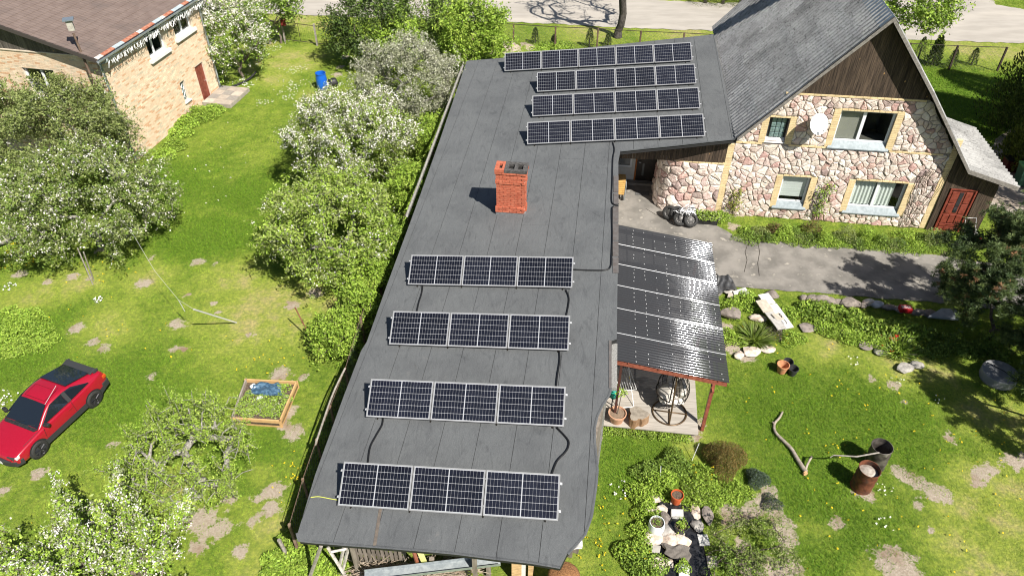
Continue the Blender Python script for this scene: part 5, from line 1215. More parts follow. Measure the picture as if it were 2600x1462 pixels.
# bed under the house windows
r = random.Random(77); fr_lab = 'low green plant in the flower bed under the stone house windows'
for i in range(26):
    x = 1890+i*21.5+r.uniform(-8, 8); yb = 578+(x-1870)*.062; y = yb+r.uniform(0, 26)
    fr_lab = ('low green plant beside the yellow quoin, under the stone wall' if x < 1950 else 'low green plant directly under the narrow ground floor window' if x < 2080 else 'low green plant between the two ground floor windows' if x < 2150 else 'low green plant directly under the wide ground floor window' if x < 2290 else 'low green plant under the bare vine beside the annex' if x < 2350 else 'low green plant before the red brown annex door')
    bed([('bed_plant', fr_lab, x, y, r.uniform(.28, .5), r.choice((.2, .3, .45, .7)), 480, .05, (LIME, GREEN, OLIVE, DARKG+GREEN, LIME)[i % 5], dict(group='plants in the bed under the windows'))])
mass('edging_plants', 'short bright edging plants between the window bed and the driveway', 'ground cover', [(1880+i*26+r.uniform(-8, 8), 604+(1880+i*26-1870)*.066+r.uniform(-6, 4)) for i in range(22)], (.25, .4), (.08, .2), 420, .04, LIME+GREEN[:2], 501)
bed([('rose_bush', 'reddish rose bush under the wide ground floor window', 2060, 590, .4, .6, 500, .05, [(.16, .10, .04), (.12, .16, .04)], {}), ('rose_bush', 'small dark red leaved bush beside the narrow window', 1965, 592, .35, .5, 450, .05, [(.14, .07, .04), (.10, .12, .03)], {}),
     ('grass_clump', 'tuft of long narrow leaves in the window bed', 2215, 612, .35, .5, 160, .03, LIME, dict(blade=True))])
# climbers on the stone front
def climber(label, t0, z1, w, n, seed, cols):
    r = np.random.default_rng(seed); e = thing('climbing_plant', label, 'climber', F3(t0, 0, .15)); k = MB(); pts = []
    for s in range(3):
        q = [F3(t0+.08*s, 0, .12)]; 
        for i in range(1, 9): q.append(F3(t0+w*.6*math.sin(i*.9+s*2)*i/8, z1*i/8, .1+.04*s))
        k.tube(q, .012, 4); pts += q[2:]
    k.build('stem', MT['bark'], e); P = np.array([tuple(pts[i]) for i in r.integers(0, len(pts), n)])+r.normal(0, .13, (n, 3)); obj('leaves', leafmesh('leaves', P, .05, pal(cols, n, r), MT['leaf'], rng=r), e)
climber('climbing rose between the two ground floor windows', 4.2, 1.75, .35, 650, 91, LIME+GREEN)
climber('yellowish climber near the left quoin of the stone front', .75, 1.25, .3, 420, 92, [(.28, .30, .05), (.2, .24, .04)])
e = thing('climbing_plant', 'bare brown vine on the trellis by the annex', 'climber', F3(7.7, 0, .12)); k = MB(); rv = random.Random(3)
for s in range(7):
    x = 7.55+rv.random()*.5; q = [F3(x, 0, .12)]
    for i in range(1, 9): x += rv.uniform(-.07, .13); q.append(F3(x, 2.9*i/8*rv.uniform(.9, 1.0), .10))
    k.tube(q, .011, 4)
k.build('stem', MT['bark'], e)
# garden bed across the driveway and rockery
bed([('iris_clump', 'spiky iris clump ringed by stones near the canopy', 1915, 860, .5, .55, 330, .035, GREEN+OLIVE, dict(blade=True)), ('bed_plant', 'leafy green clump beside the leaning white boards', 1890, 770, .6, .35, 900, .06, LIME, {}), ('bed_plant', 'dense green clump between grey rock and iris', 1850, 790, .5, .35, 700, .055, LIME, {}), ('heather', 'purple brown leaved clump beside the iris', 1965, 850, .35, .3, 420, .04, [(.10, .07, .06), (.08, .10, .04)], {}),
     ('bed_plant', 'green clump in the angle of the white boards', 2000, 800, .5, .3, 700, .055, LIME, {}), ('bed_plant', 'grassy clump in front of the white boards', 2010, 862, .45, .25, 600, .045, LIME, {}), ('bed_plant', 'clump touching the post of the smoked canopy', 1850, 862, .45, .3, 600, .05, LIME, {}), ('tulip_clump', 'clump of long pale leaves with red tulips at the bed corner', 2280, 890, .6, .5, 360, .03, LIME+SILVER[:1], dict(blade=True, flowers=(RED, 7, .07))), ('tulip_clump', 'leafy clump with two orange red tulips along the stones', 2145, 825, .35, .35, 300, .04, LIME, dict(blade=True, flowers=((.75, .12, .03), 3, .07))), ('tulip_clump', 'row of red tulips next to the big leaf clump', 2255, 872, .4, .35, 260, .035, GREEN, dict(blade=True, flowers=(RED, 5, .07)))])
mass('peony_bed', 'broad green leaves filling the bed behind the rock line', 'ground cover', [(2040+i*21, 785+i*5.5+r.uniform(-8, 8)) for i in range(14)], (.4, .55), (.35, .5), 420, .085, LIME[1:]+GREEN[:2], 502)
mass('bed_cover', 'low mixed leaves on the lawn side of the rock bed', 'ground cover', [(2070+i*20, 828+i*6+r.uniform(-8, 8)) for i in range(12)], (.3, .45), (.2, .35), 420, .055, LIME, 503)
mass('shade_cover', 'leafy ground cover in the shade of the pines', 'ground cover', [(2320+i*24, 870+r.uniform(-25, 45)) for i in range(10)], (.35, .5), (.25, .4), 420, .06, GREEN, 504)
# lower rockery
bed([('juniper_bush', 'rounded bronze green bush in the rockery', 1836, 1180, .58, .95, 6500, .028, [(.13, .10, .03), (.17, .12, .035), (.10, .11, .03), (.20, .13, .04)], {}), ('spruce_bush', 'small blue green dwarf spruce next to the bronze bush', 1920, 1222, .32, .42, 2400, .026, [(.06, .09, .06), (.09, .12, .08)], {}), ('heather', 'small dark violet clump on the bare soil', 1958, 1280, .28, .25, 800, .03, [(.07, .08, .09), (.10, .14, .04)], {}),
     ('fern_clump', 'feathery dark green clump at the top of the rockery', 1710, 1180, .5, .45, 900, .05, GREEN, {}), ('bed_plant', 'blue green clump beside the white stick', 1640, 1205, .42, .4, 700, .05, GREEN, {}), ('bed_plant', 'bright green clump with the white stick in it', 1675, 1232, .5, .4, 900, .055, LIME, {}), ('bed_plant', 'lush clump along the lawn side of the rockery', 1630, 1262, .45, .35, 800, .055, LIME, {}), ('bed_plant', 'yellow green clump below the bronze bush', 1790, 1215, .5, .35, 800, .045, LIME, dict(flowers=(YEL, 6, .04))), ('bed_plant', 'loose clump right of the orange pot', 1765, 1262, .5, .3, 800, .045, LIME+OLIVE[:1], {}), ('bed_plant', 'clump behind the white pot', 1642, 1300, .4, .35, 700, .05, LIME, {}), ('bed_plant', 'clump below the white pot', 1628, 1350, .35, .35, 600, .05, LIME, {}),
     ('bed_plant', 'tall leafy clump beside the flat pale slab', 1612, 1410, .5, .45, 900, .055, LIME+GREEN[:1], dict(flowers=(YEL, 5, .04))), ('bed_plant', 'bushy clump at the lower corner of the rockery', 1640, 1452, .55, .5, 1000, .055, GREEN+LIME[:1], {}), ('bed_plant', 'sprawling clump beside the orange pot', 1815, 1262, .45, .25, 700, .045, LIME, {}), ('bed_plant', 'clump in the bare soil beneath the bronze bush', 1870, 1250, .45, .25, 700, .045, LIME, {})])
tree('rose_shrub', 'wiry spreading shrub over the pale mulch', 'shrub', (1915, 1385), .55, (1.15, 1.15, .5), nt=170, nleaf=5200, lsize=.032, cols=OLIVE+GREEN[:1], spread=.13, seed=95, bark='bark', fork=.15, trunk_r=.03, rmin=.004)
tree('rose_shrub', 'thin twiggy shrub on the lower mulch bed', 'shrub', (1880, 1450), .5, (.8, .8, .45), nt=100, nleaf=2600, lsize=.032, cols=GREEN, spread=.13, seed=96, bark='bark', fork=.15, trunk_r=.03, rmin=.004)
# by the brick house, along the deck, left rough patch, ground ivy by the shed end
mass('wall_cover', 'fresh green plants along the foot of the brick house', 'ground cover', [(500, 295), (475, 320), (455, 345), (440, 375), (425, 395), (520, 300), (540, 292)], (.5, .7), (.35, .6), 1000, .07, LIME, 505)
mass('deck_weeds', 'low weeds along the front of the wooden terrace', 'ground cover', [(1520+i*27+r.uniform(-6, 6), 1092+i*2.4) for i in range(9)], (.18, .26), (.1, .18), 260, .04, LIME+OLIVE[:1], 506)
mass('rough_weeds', 'rough weeds in the overgrown patch above the red car', 'ground cover', [(r.uniform(5, 115), r.uniform(800, 900)) for i in range(13)], (.4, .6), (.15, .3), 560, .05, LIME, 507)
mass('flowering_weeds', 'yellow flowering weeds below the propped apple tree', 'ground cover', [(r.uniform(0, 75), r.uniform(628, 680)) for i in range(8)], (.4, .5), (.15, .25), 420, .05, LIME, 508, (YEL, 9))
mass('ground_elder', 'bright ground elder below the corner of the felt roof', 'ground cover', [(r.uniform(690, 880), r.uniform(1405, 1475)) for i in range(22)], (.35, .45), (.2, .35), 480, .06, LIME, 509)
mass('fence_weeds', 'weeds growing along the old wire fence', 'ground cover', [(899-(905+i*42-900)*.36, 905+i*42) for i in range(12)], (.2, .32), (.15, .28), 300, .05, LIME, 510)
mass('heap_weeds', 'weedy green plants by the sand heap', 'ground cover', [(r.uniform(1340, 1440), r.uniform(117, 140)) for i in range(12)], (.4, .55), (.25, .4), 380, .07, LIME, 511)
# lawn flowers, far too many to count
def lawnflowers(name, label, spots, col, size, seed, n0):
    r = np.random.default_rng(seed); P = []
    for (x, y, rad, n) in spots:
        g = G(x, y); k = n*n0; P.append(np.stack([g.x+r.normal(0, rad*.5, k), g.y+r.normal(0, rad*.5, k), r.uniform(.04, .10, k)], 1))
    P = np.concatenate(P); P = np.repeat(P, 3, 0)+r.normal(0, size*.25, (len(P)*3, 3)); o = obj(name, leafmesh(name, P, size, pal([col], len(P), r, jit=.06), MT['petal'], aspect=1, up=.7, rng=r)); tag(o, label, 'flowers', kind='stuff')
lawnflowers('dandelions', 'scattered yellow dandelions in the lawn', [(2080, 980, 4, 22), (2300, 1100, 5, 40), (2200, 1330, 4, 34), (2450, 1000, 3, 24), (2500, 1200, 3, 16), (1555, 1330, 1.2, 24), (1500, 1380, .8, 26), (760, 1180, .6, 12), (745, 1210, .3, 10), (740, 1250, .5, 10), (250, 800, 3, 20), (690, 920, 1.2, 18), (600, 830, 3, 14), (230, 690, 1.2, 14), (150, 1280, 2, 8), (880, 120, .8, 20), (1950, 850, .6, 12), (1980, 870, .5, 10), (2130, 1130, .5, 8)], YEL, .045, 5, 1)
lawnflowers('daisies', 'small clusters of white daisies in the lawn', [(750, 178, .7, 22), (735, 222, 1.0, 30), (735, 248, .5, 14), (670, 262, .5, 14), (620, 205, .6, 18), (630, 218, .5, 12), (675, 135, 1.2, 16), (690, 115, 1.0, 12), (32, 730, .25, 9), (247, 765, .3, 10), (18, 1018, .35, 14), (2245, 1250, .35, 7), (2245, 1325, .25, 4), (2275, 967, .2, 3), (2385, 1018, .25, 3), (500, 480, 5, 16), (1580, 1245, .3, 8), (2165, 920, .3, 4)], WHI, .05, 6, 2)
# ------------------------------------------------------------------ red car
def car():
    fw, rw_ = G(91, 1166), G(237.4, 1030.7); h = (fw-rw_).normalized(); left = Vector((-h.y, h.x, 0)); mid = (fw+rw_)/2-left*.66+Vector((.03, .15, 0))
    e = thing('parked_car', 'red hatchback coupe with black wheels parked on the lawn', 'car', mid, math.atan2(h.y, h.x)); Wm = wm(e)
    def B(mb, nm, mat, par=None, **k):
        o = obj(nm, mb.mesh(nm, mat, k.get('smooth', False)), None); o.parent = par or e
        if k.get('bevel'): b = o.modifiers.new('bevel', 'BEVEL'); b.width = k['bevel']; b.segments = 2; b.limit_method = 'ANGLE'
        if k.get('subd'): q = o.modifiers.new('subd', 'SUBSURF'); q.levels = q.render_levels = k['subd']
        if k.get('split'): s = o.modifiers.new('split', 'EDGE_SPLIT'); s.split_angle = math.radians(k['split'])
        return o
    red = M('red_car_paint', (.30, .004, .018), (.33, .006, .022), 30, .28, spec=.5, coat=.9); trim = M('grey_car_trim', (.035, .036, .038), rough=.5); gls = M('dark_car_glass', (.010, .014, .020), rough=.05, spec=.7, coat=.6); blk = MT['black']
    st = [(1.86, .60, .30, .50), (1.82, .72, .24, .585), (1.70, .775, .2, .64), (1.45, .80, .2, .70), (1.1, .81, .2, .755), (.75, .812, .2, .80), (.4, .812, .2, .83), (-.2, .812, .2, .85), (-.8, .812, .2, .875), (-1.2, .812, .2, .91), (-1.5, .80, .22, .955), (-1.70, .775, .28, .965), (-1.80, .745, .34, .90), (-1.82, .70, .4, .70)]
    V = []; n = 13
    for x, w, zb, zt in st:
        hf = [(w*.86, zb), (w*.99, zb+.07), (w, zb+.22), (w*.985, (zt+zb)*.5+.12), (w*.95, zt-.035), (w*.86, zt)]
        row = hf+[(0, zt+.025)]+[(-y, z) for y, z in hf[::-1]]; V += [(x, y, z) for y, z in row]
    m = MB(); m.add(V, [(i*n+j, i*n+j+1, (i+1)*n+j+1, (i+1)*n+j) for i in range(len(st)-1) for j in range(n-1)]+[tuple(range(n)), tuple(range((len(st)-1)*n, len(st)*n))[::-1]])
    m.f = [f[::-1] for f in m.f]; body = B(m, 'body', red, smooth=True, subd=2)
    # cabin shell
    gs = [(.80, .70, .80, .70, .80), (.14, .745, .845, .555, 1.225), (-.2, .75, .85, .575, 1.262), (-.55, .75, .86, .575, 1.268), (-.95, .75, .885, .575, 1.155), (-1.35, .74, .92, .58, 1.05), (-1.60, .73, .95, .60, .975)]
    V = []
    for x, wl, zl, wu, zu in gs: V += [(x, wl, zl-.02), (x, wl*.985+wu*.015, zl+.01), (x, wu, zu-.015), (x, wu*.93, zu+.005), (x, 0, zu+.022), (x, -wu*.93, zu+.005), (x, -wu, zu-.015), (x, -wl, zl+.01), (x, -wl, zl-.02)]
    m = MB(); m.add(V, [((i+1)*9+j, (i+1)*9+j+1, i*9+j+1, i*9+j) for i in range(len(gs)-1) for j in range(8)]); m.f = [f[::-1] for f in m.f]; cab = B(m, 'roof', red, smooth=True, subd=2)
    def panel(nm, pts, mat, off=.008, par=None):
        p = [Vector(q) for q in pts]; nn = (p[1]-p[0]).cross(p[2]-p[0]).normalized(); c = sum(p, Vector())/len(p)
        if nn.dot(c-Vector((-.3, 0, .7))) < 0: nn = -nn
        m = MB(); m.prism([q-nn*.012 for q in p], nn*(.012+off)); return B(m, nm, mat, par)
    panel('windscreen', [(.78, -.66, .825), (.78, -.3, .825), (.80, 0, .825), (.78, .3, .825), (.78, .66, .825), (.17, .52, 1.232), (.165, 0, 1.252), (.17, -.52, 1.232)], gls, .010)
    panel('windscreen_base', [(.90, -.60, .80), (.90, .60, .80), (.79, .68, .822), (.79, -.68, .822)], blk, .012)
    panel('rear_window', [(-.62, -.52, 1.275), (-.62, .52, 1.275), (-1.46, .545, 1.05), (-1.46, -.545, 1.05)], gls, .02)
    for s in (1, -1):
        panel('side_window', [(.66, s*.742, .862), (.10, s*.588, 1.185), (-.33, s*.594, 1.222), (-.33, s*.752, .885)], gls, .012)
        panel('pillar', [(-.34, s*.752, .88), (-.34, s*.592, 1.225), (-.47, s*.592, 1.225), (-.47, s*.752, .885)], trim, .016)
        panel('side_window', [(-.48, s*.75, .895), (-.48, s*.594, 1.222), (-.72, s*.60, 1.185), (-1.20, s*.735, .955), (-1.20, s*.742, .935)], gls, .016)
        m = MB(); m.prism([(1.42, s*.812, .20), (1.45, s*.812, .40), (-.78, s*.818, .42), (-.78, s*.818, .22)], (0, s*.012, 0)); sl = B(m, 'side_trim', trim)
        m = MB(); m.prism([(-1.40, s*.812, .24), (-1.40, s*.812, .44), (-1.80, s*.76, .48), (-1.80, s*.76, .34)], (0, s*.012, 0)); B(m, 'side_trim', trim)
        m = MB(); m.tube([(.74, s*.818, .46), (.70, s*.818, .84)], .006, 4); m.tube([(-.42, s*.822, .44), (-.40, s*.80, .88)], .006, 4); m.tube([(1.4, s*.70, .725), (.85, s*.72, .80)], .005, 4); B(m, 'door_seam', blk)
        m = MB(); m.box((-.27, s*.822, .70), (.16, .025, .035)); B(m, 'door_handle', red, bevel=.01)
        m = MB(); m.box((.60, s*.86, .90), (.12, .20, .11), s*.25); B(m, 'mirror', blk, bevel=.03)
        m = MB(); m.box((1.75, s*.55, .545), (.16, .28, .10)); B(m, 'headlight', M('smoked_headlight', (.05, .045, .045), rough=.1, spec=.6), bevel=.02); m = MB(); m.box((1.71, s*.715, .55), (.14, .09, .09)); B(m, 'indicator', M('clear_lamp', (.55, .53, .5), rough=.15), bevel=.02)
        m = MB(); m.box((-1.75, s*.70, .72), (.14, .16, .13)); B(m, 'tail_light', M('orange_red_lamp', (.45, .07, .015), rough=.2), bevel=.02)
    m = MB(); m.box((-1.57, 0, 1.045), (.26, 1.22, .05), M=Matrix.Rotation(math.radians(12), 3, 'Y')); m.box((-1.66, .60, .99), (.2, .06, .12)); m.box((-1.66, -.60, .99), (.2, .06, .12)); B(m, 'spoiler', trim, bevel=.02)
    m = MB(); m.prism([(1.60, -.805, .24), (1.84, -.70, .24), (1.92, -.35, .24), (1.93, .35, .24), (1.84, .70, .24), (1.60, .805, .24)], (0, 0, .24)); B(m, 'bumper', trim, bevel=.03)
    m = MB(); m.prism([(-1.55, -.815, .30), (-1.84, -.76, .30), (-1.90, -.4, .30), (-1.90, .4, .30), (-1.84, .76, .30), (-1.55, .815, .30)], (0, 0, .26)); B(m, 'bumper', trim, bevel=.03)
    m = MB(); m.box((1.94, 0, .38), (.012, .5, .11)); B(m, 'number_plate', MT['white'])
    m = MB(); q = [(.08, .40, 1.262), (.08, -.40, 1.262), (-.36, -.42, 1.287), (-.36, .42, 1.287), (.08, .40, 1.262)]; m.tube([Vector(a)+Vector((0, 0, .004)) for a in q], .005, 4); B(m, 'sunroof_seam', M('seam', (.05, .002, .004)), cab)
    m = MB(); m.tube([(.16, .50, 1.23), (-.35, .62, 1.62)], .007, 5); B(m, 'aerial', MT['alu'])
    m = MB(); m.tube([(.84, .1, .835), (.72, .52, .875)], .008, 4); m.tube([(.84, -.35, .835), (.72, .08, .90)], .008, 4); B(m, 'wiper', blk)
    for x in (1.1, -1.1):
        for s in (1, -1):
            m = MB(); m.lathe([(.0, 0), (.335, 0), (.335, .006)], (x, s*.812, .31), 24, Matrix.Rotation(-s*math.pi/2, 3, 'X')); B(m, 'wheel_arch', blk)
            R = Matrix.Rotation(-s*math.pi/2, 3, 'X'); m = MB(); m.lathe([(.20, -.17), (.27, -.17), (.292, -.13), (.295, -.03), (.275, .005), (.20, .005)], (x, s*.845, .295), 28, R); wl = B(m, 'wheel', MT['rubber'], smooth=True)
            m = MB(); m.lathe([(.205, 0), (.20, -.012), (.185, -.05), (0.0, -.055)], (x, s*.85, .295), 28, R)
            for i in range(5):
                a = i*2*math.pi/5+.3
                for da in (-.13, .13): m.tube([Vector((x+.03*math.cos(a), s*.842, .295+.03*math.sin(a))), Vector((x+.19*math.cos(a+da), s*.846, .295+.19*math.sin(a+da)))], .017, 4)
            B(m, 'rim', M('gloss_black_rim', (.02, .02, .022), rough=.2, spec=.6), wl)
car()
for o in bpy.data.objects:
    if o.name.startswith('parked_car'): o.matrix_basis = o.matrix_basis @ Matrix.Scale(.955, 4)
# ------------------------------------------------------------------ satellite dish
e = thing('satellite_dish', 'round white satellite dish fixed to the pink stone wall', 'dish', F3(2.9, 4.2, .1))
dc = F3(3.09, 4.66, .5); ax = Vector((.28, -.85, .45)).normalized(); Rq = ax.to_track_quat('Z', 'X').to_matrix()
m = MB(); m.lathe([(0.001, -.055), (.12, -.05), (.24, -.033), (.34, -.012), (.405, .012), (.41, .006), (.34, -.02), (.0, -.066)], dc, 32, Rq); m.build('reflector', M('white_dish', (.78, .79, .8), rough=.45), e, smooth=True)
m = MB()
for i, w in enumerate((.03, .02, .03, .03, .015, .03, .03)): m.box(dc+Rq @ Vector((-.13+.042*i, .10, -.043)), (w, .035, .004), M=Rq)
m.build('lettering', M('faint_grey_print', (.55, .6, .62)), e)
m = MB(); lnb = dc+ax*.42-UP*.30; m.tube([dc-UP*.34, dc-UP*.36+ax*.1, lnb], .012, 6); m.build('arm', MT['zinc'], e); m = MB(); m.tube([lnb, lnb+(dc-lnb).normalized()*.1], .035, 8); m.build('receiver', MT['white'], e)
m = MB(); m.tube([dc-ax*.06, dc-ax*.25, F3(3.0, 4.35, .02)], .022, 6); m.build('bracket', MT['zinc'], e)
# ------------------------------------------------------------------ wheels, planter, cart, mat in the courtyard
def wheel_at(p, nrm, label, R=.30):
    e = thing('spare_wheel', label, 'wheel', p, group='old wheels by the porch wall'); Rm = Vector(nrm).normalized().to_track_quat('Z', 'X').to_matrix()
    m = MB(); m.lathe([(.20, -.09), (.27, -.095), (R, -.06), (R+.005, .05), (.275, .085), (.20, .075)], p, 28, Rm); m.build('tyre', MT['rubber'], e, smooth=True)
    m = MB(); m.lathe([(.205, .07), (.195, .04), (.17, .0), (.11, .02), (.06, .045), (0, .045)], p, 24, Rm)
    m.build('rim', M('dusty_steel_rim', (.07, .068, .064), (.12, .115, .11), 20, .5, .5), e, smooth=True); m = MB()
    for i in range(12):
        a = i*math.pi/6; m.lathe([(.0, .012), (.018, .012)], Vector(p)+Rm @ Vector((.145*math.cos(a), .145*math.sin(a), .008)), 6, Rm)
    m.build('rim_hole', MT['dark'], e)
def G3(x, y, z=0): return G(1540+x/6.04, 360+y/6.04, z)
wheel_at(G3(965, 1085, .30), (-.45, -.75, .5), 'old steel car wheel leaning alone on the curved wall')
wheel_at(G3(1135, 1178, .30), (-.1, -.8, .65), 'old steel car wheel under the heap of silver wire, next to the lone wheel')
wheel_at(G3(1292, 1200, .30), (.1, -.8, .65), 'old steel car wheel touching the black planter box')
wheel_at(G3(1085, 1095, .34), (-.2, -.7, .7), 'old car wheel half hidden behind the others, towards the lone wheel')
wheel_at(G3(1310, 1110, .36), (.1, -.6, .8), 'old car wheel hidden behind the others, towards the planter')
e = thing('wire_heap', 'tangled heap of silver metal strips on the old wheels', 'scrap', G3(1225, 1060, .55)); m = MB(); q = random.Random(5)
for i in range(60):
    c = G3(1225, 1060, .62)+Vector((q.gauss(0, .18), q.gauss(0, .12), q.gauss(0, .07))); d = Vector((q.gauss(0, 1), q.gauss(0, 1), q.gauss(0, .3))).normalized()*q.uniform(.08, .22); m.tube([c-d, c+Vector((0, 0, .05)), c+d], .012, 4)
m.build('strip', MT['alu'], e)['kind'] = 'stuff'
pb = G3(1500, 1270); e = thing('planter_box', 'long black planter box with leafy plants by the stone wall', 'planter', pb); m = MB(); a = HU*1.05; o_ = pb-a/2
m.obox(o_, a, HV*.32, UP*.04); m.obox(o_, a, HV*.02, UP*.26); m.obox(o_+HV*.30, a, HV*.02, UP*.26); m.obox(o_, HU*.02, HV*.32, UP*.26); m.obox(o_+a-HU*.02, HU*.02, HV*.32, UP*.26); m.obox(o_+HU*.02+HV*.02, HU*1.0, HV*.28, UP*.2); m.build('box', MT['black'], e)
for i in range(5): 
    c = o_+HU*(.12+.2*i)+HV*.16; clump('planter_plant', 'leafy plant growing in the long black planter', (c.x, c.y), .22, .42, 260, .06, LIME+SILVER[:1], 400+i, zb=.2, group='plants in the black planter')
clump('corner_bush', 'small green bush at the foot of the quoin', tuple(G3(1760, 1190))[:2], .35, .4, 700, .05, LIME, 410)
ct = G3(265, 880); e = thing('firewood_cart', 'yellow slatted wooden cart on a small wheel beside the porch door', 'cart', ct)
for i in range(7):
    m = MB(); m.obox(ct+Vector((-.62, -.02, .28+i*.10)), Vector((.60, -.06, 0)), Vector((.0, .02, 0)), UP*.085); m.build('slat', M('yellow_pine', (.62, .40, .13), (.52, .31, .10), 8, .6), e)
m = MB(); m.obox(ct+Vector((-.62, 0, .25)), Vector((.60, -.06, 0)), Vector((.06, .5, 0)), UP*.75); m.build('body', M('pine_box', (.45, .28, .10)), e)
m = MB(); m.tube([ct+Vector((-.0, -.1, .05)), ct+Vector((.02, -.1, .7)), ct+Vector((.03, .3, 1.05))], .02, 6); m.build('handle', MT['zinc'], e)
m = MB(); m.ring(ct+Vector((-.08, -.06, .12)), .10, .03, (1, .1, 0), 16, 6); m.build('wheel', MT['rubber'], e)
m = MB(); m.obox(G3(440, 812, .012), HU*.62, HV*.36, UP*.012)
for i in range(20): m.obox(G3(440, 812, .024)+HU*(.01+.03*i), HU*.012, HV*.36, UP*.008)
tag(m.build('door_mat', M('grey_ribbed_mat', (.10, .10, .10), (.16, .155, .15), 20, .9)), 'grey ribbed mat in front of the dark porch door', 'mat')
# ------------------------------------------------------------------ on the terrace
def T1(x, y, z=.2): return G(1500+x/6.9, 900+y/6.9, z)
e = thing('hanging_chair', 'black wicker egg chair with white cushions hanging on a round stand', 'chair', (4.9, 15.1, .2))
m = MB(); cc = Vector((4.89, 15.08, .225)); m.ring(cc, .52, .025, (0, 0, 1), 36, 8); fdir = Vector((-.18, -.98, 0)); sdir = Vector((.98, -.18, 0))
m.tube([cc+fdir*.52, cc-fdir*.12], .022, 6); m.tube([cc+sdir*.50, cc-sdir*.50], .022, 6)
br = M('bronze_tube', (.10, .065, .035), (.14, .09, .05), 20, .35, .5)
pb_ = cc+fdir*.5; m.tube(smooth([pb_, pb_+UP*.7-fdir*.10, pb_+UP*1.5-fdir*.35, pb_+UP*1.86-fdir*.55, pb_+UP*1.82-fdir*.72]), .026, 8); m.build('stand', br, e, smooth=True)
ec = pb_-fdir*.78+UP*.82; m = MB(); od = Vector((-.92, -.25, .05)).normalized()
def egg(th, ph, R=1.0):
    z = math.cos(th); r_ = math.sin(th)*(1+.10*z*-1); return ec+Vector((r_*math.cos(ph)*.50*R, r_*math.sin(ph)*.50*R, z*.66*R))
for i in range(18):
    ph = 2*math.pi*i/18; opening = math.cos(ph-math.atan2(od.y, od.x)) > .55
    ths = np.linspace(0, math.pi, 15) if not opening else np.linspace(1.75, math.pi, 7); m.tube([egg(t, ph) for t in ths], .011, 4)
for t in np.linspace(.25, 2.8, 9):
    a0 = math.atan2(od.y, od.x); lo_, hi_ = (a0+.95, a0+2*math.pi-.95) if t < 1.75 else (a0, a0+2*math.pi); m.tube([egg(t, p) for p in np.linspace(lo_, hi_, 26)], .008, 4)
a0 = math.atan2(od.y, od.x); m.tube([egg(t, a0+.95) for t in np.linspace(.15, 1.8, 10)]+[egg(1.8, p) for p in np.linspace(a0+.8, a0-.8, 8)]+[egg(t, a0-.95) for t in np.linspace(1.8, .15, 10)], .02, 6)
m.tube([ec+UP*.66, pb_+UP*1.82-fdir*.72], .012, 5); m.build('basket', MT['blackmetal'], e)
def pillow(c, sz, Rm, nm, mat, par):
    m = MB(); N = 10; V = []
    for sgn in (1, -1):
        for i in range(N+1):
            for j in range(N+1):
                u, v = 2*i/N-1, 2*j/N-1; t = (max(0, 1-u**4)*max(0, 1-v**4))**.5; V.append(Vector(c)+Rm @ Vector((u*sz[0]*(1-.08*v*v), v*sz[1]*(1-.08*u*u), sgn*t*sz[2])))
    k = (N+1)**2; f = [(i*(N+1)+j, (i+1)*(N+1)+j, (i+1)*(N+1)+j+1, i*(N+1)+j+1) for i in range(N) for j in range(N)]; m.add(V, f+[tuple(x+k for x in g[::-1]) for g in f]); return m.build(nm, mat, par, smooth=True)
cush = M('cream_cushion', (.66, .62, .56), (.58, .54, .48), 25, .95)
pillow(ec+Vector((-.02, -.02, -.36)), (.36, .36, .12), Matrix.Identity(3), 'cushion', cush, e); pillow(ec+Vector((-.22, -.06, -.14)), (.28, .30, .11), Matrix.Rotation(math.radians(-42), 3, 'Y'), 'cushion', cush, e); pillow(ec+Vector((.26, .04, -.08)), (.10, .30, .26), Matrix.Rotation(.2, 3, 'Y'), 'cushion', cush, e)
e = thing('drying_rack', 'white wire drying rack with small laundry on the terrace', 'drying rack', T1(620, 900)); m = MB(); a = T1(700, 690, .95); 
p0 = Vector((3.30, 15.25, 1.0)); ux, uy = Vector((.99, .12, 0))*.52, Vector((-.12, .99, 0))
for s, z, L in ((0, 0, 1.15), (1.17, -.0, .55)):
    o_ = p0+uy*s; m.tube([o_, o_+ux, o_+ux+uy*L, o_+uy*L, o_], .012, 6)
    for i in range(1, 7): m.tube([o_+ux*i/7, o_+ux*i/7+uy*L], .005, 4)
for dx in (0, 1):
    o_ = p0+ux*dx; m.tube([o_+uy*.05, o_+uy*1.0-UP*.79], .011, 6); m.tube([o_+uy*1.05, o_+uy*.0-UP*.79], .011, 6)
m.tube([p0-UP*.79, p0+ux-UP*.79], .011, 6); m.tube([p0+uy*1.0-UP*.79, p0+ux+uy*1.0-UP*.79], .011, 6); m.build('frame', MT['white'], e); q = random.Random(8)
for i in range(9):
    c = p0+ux*q.uniform(.1, .95)+uy*q.uniform(.05, 1.0); m = MB(); w = uy*.07; m.add([c-w, c+w, c+w*.9-UP*q.uniform(.15, .25)+ux*.03, c-w*.9-UP*q.uniform(.15, .25)+ux*.04], [(0, 1, 2, 3)]); m.build('laundry', M('laundry_cloth', (.75, .75, .72) if i % 4 else (.7, .62, .25)), e)
def potthing(name, label, p, r1, r2, h, mat, tilt=None, fill=None, group=None, z0=0.0):
    e = thing(name, label, 'pot', p, group=group); m = MB(); m.lathe([(0.001, z0+.0), (r1, z0), (r2, z0+h*.86), (r2*1.07, z0+h*.86), (r2*1.07, z0+h), (r2*.97, z0+h), (r2*.92, z0+h*.8), (r1*.9, z0+.03), (.001, z0+.03)], p, 28, tilt); m.build('pot', mat, e, smooth=True, angle=40)
    if fill: m = MB(); m.lathe([(.001, z0+h*.86), (r2*.94, z0+h*.84)], p, 20, tilt); m.build('soil', fill, e)
    return e
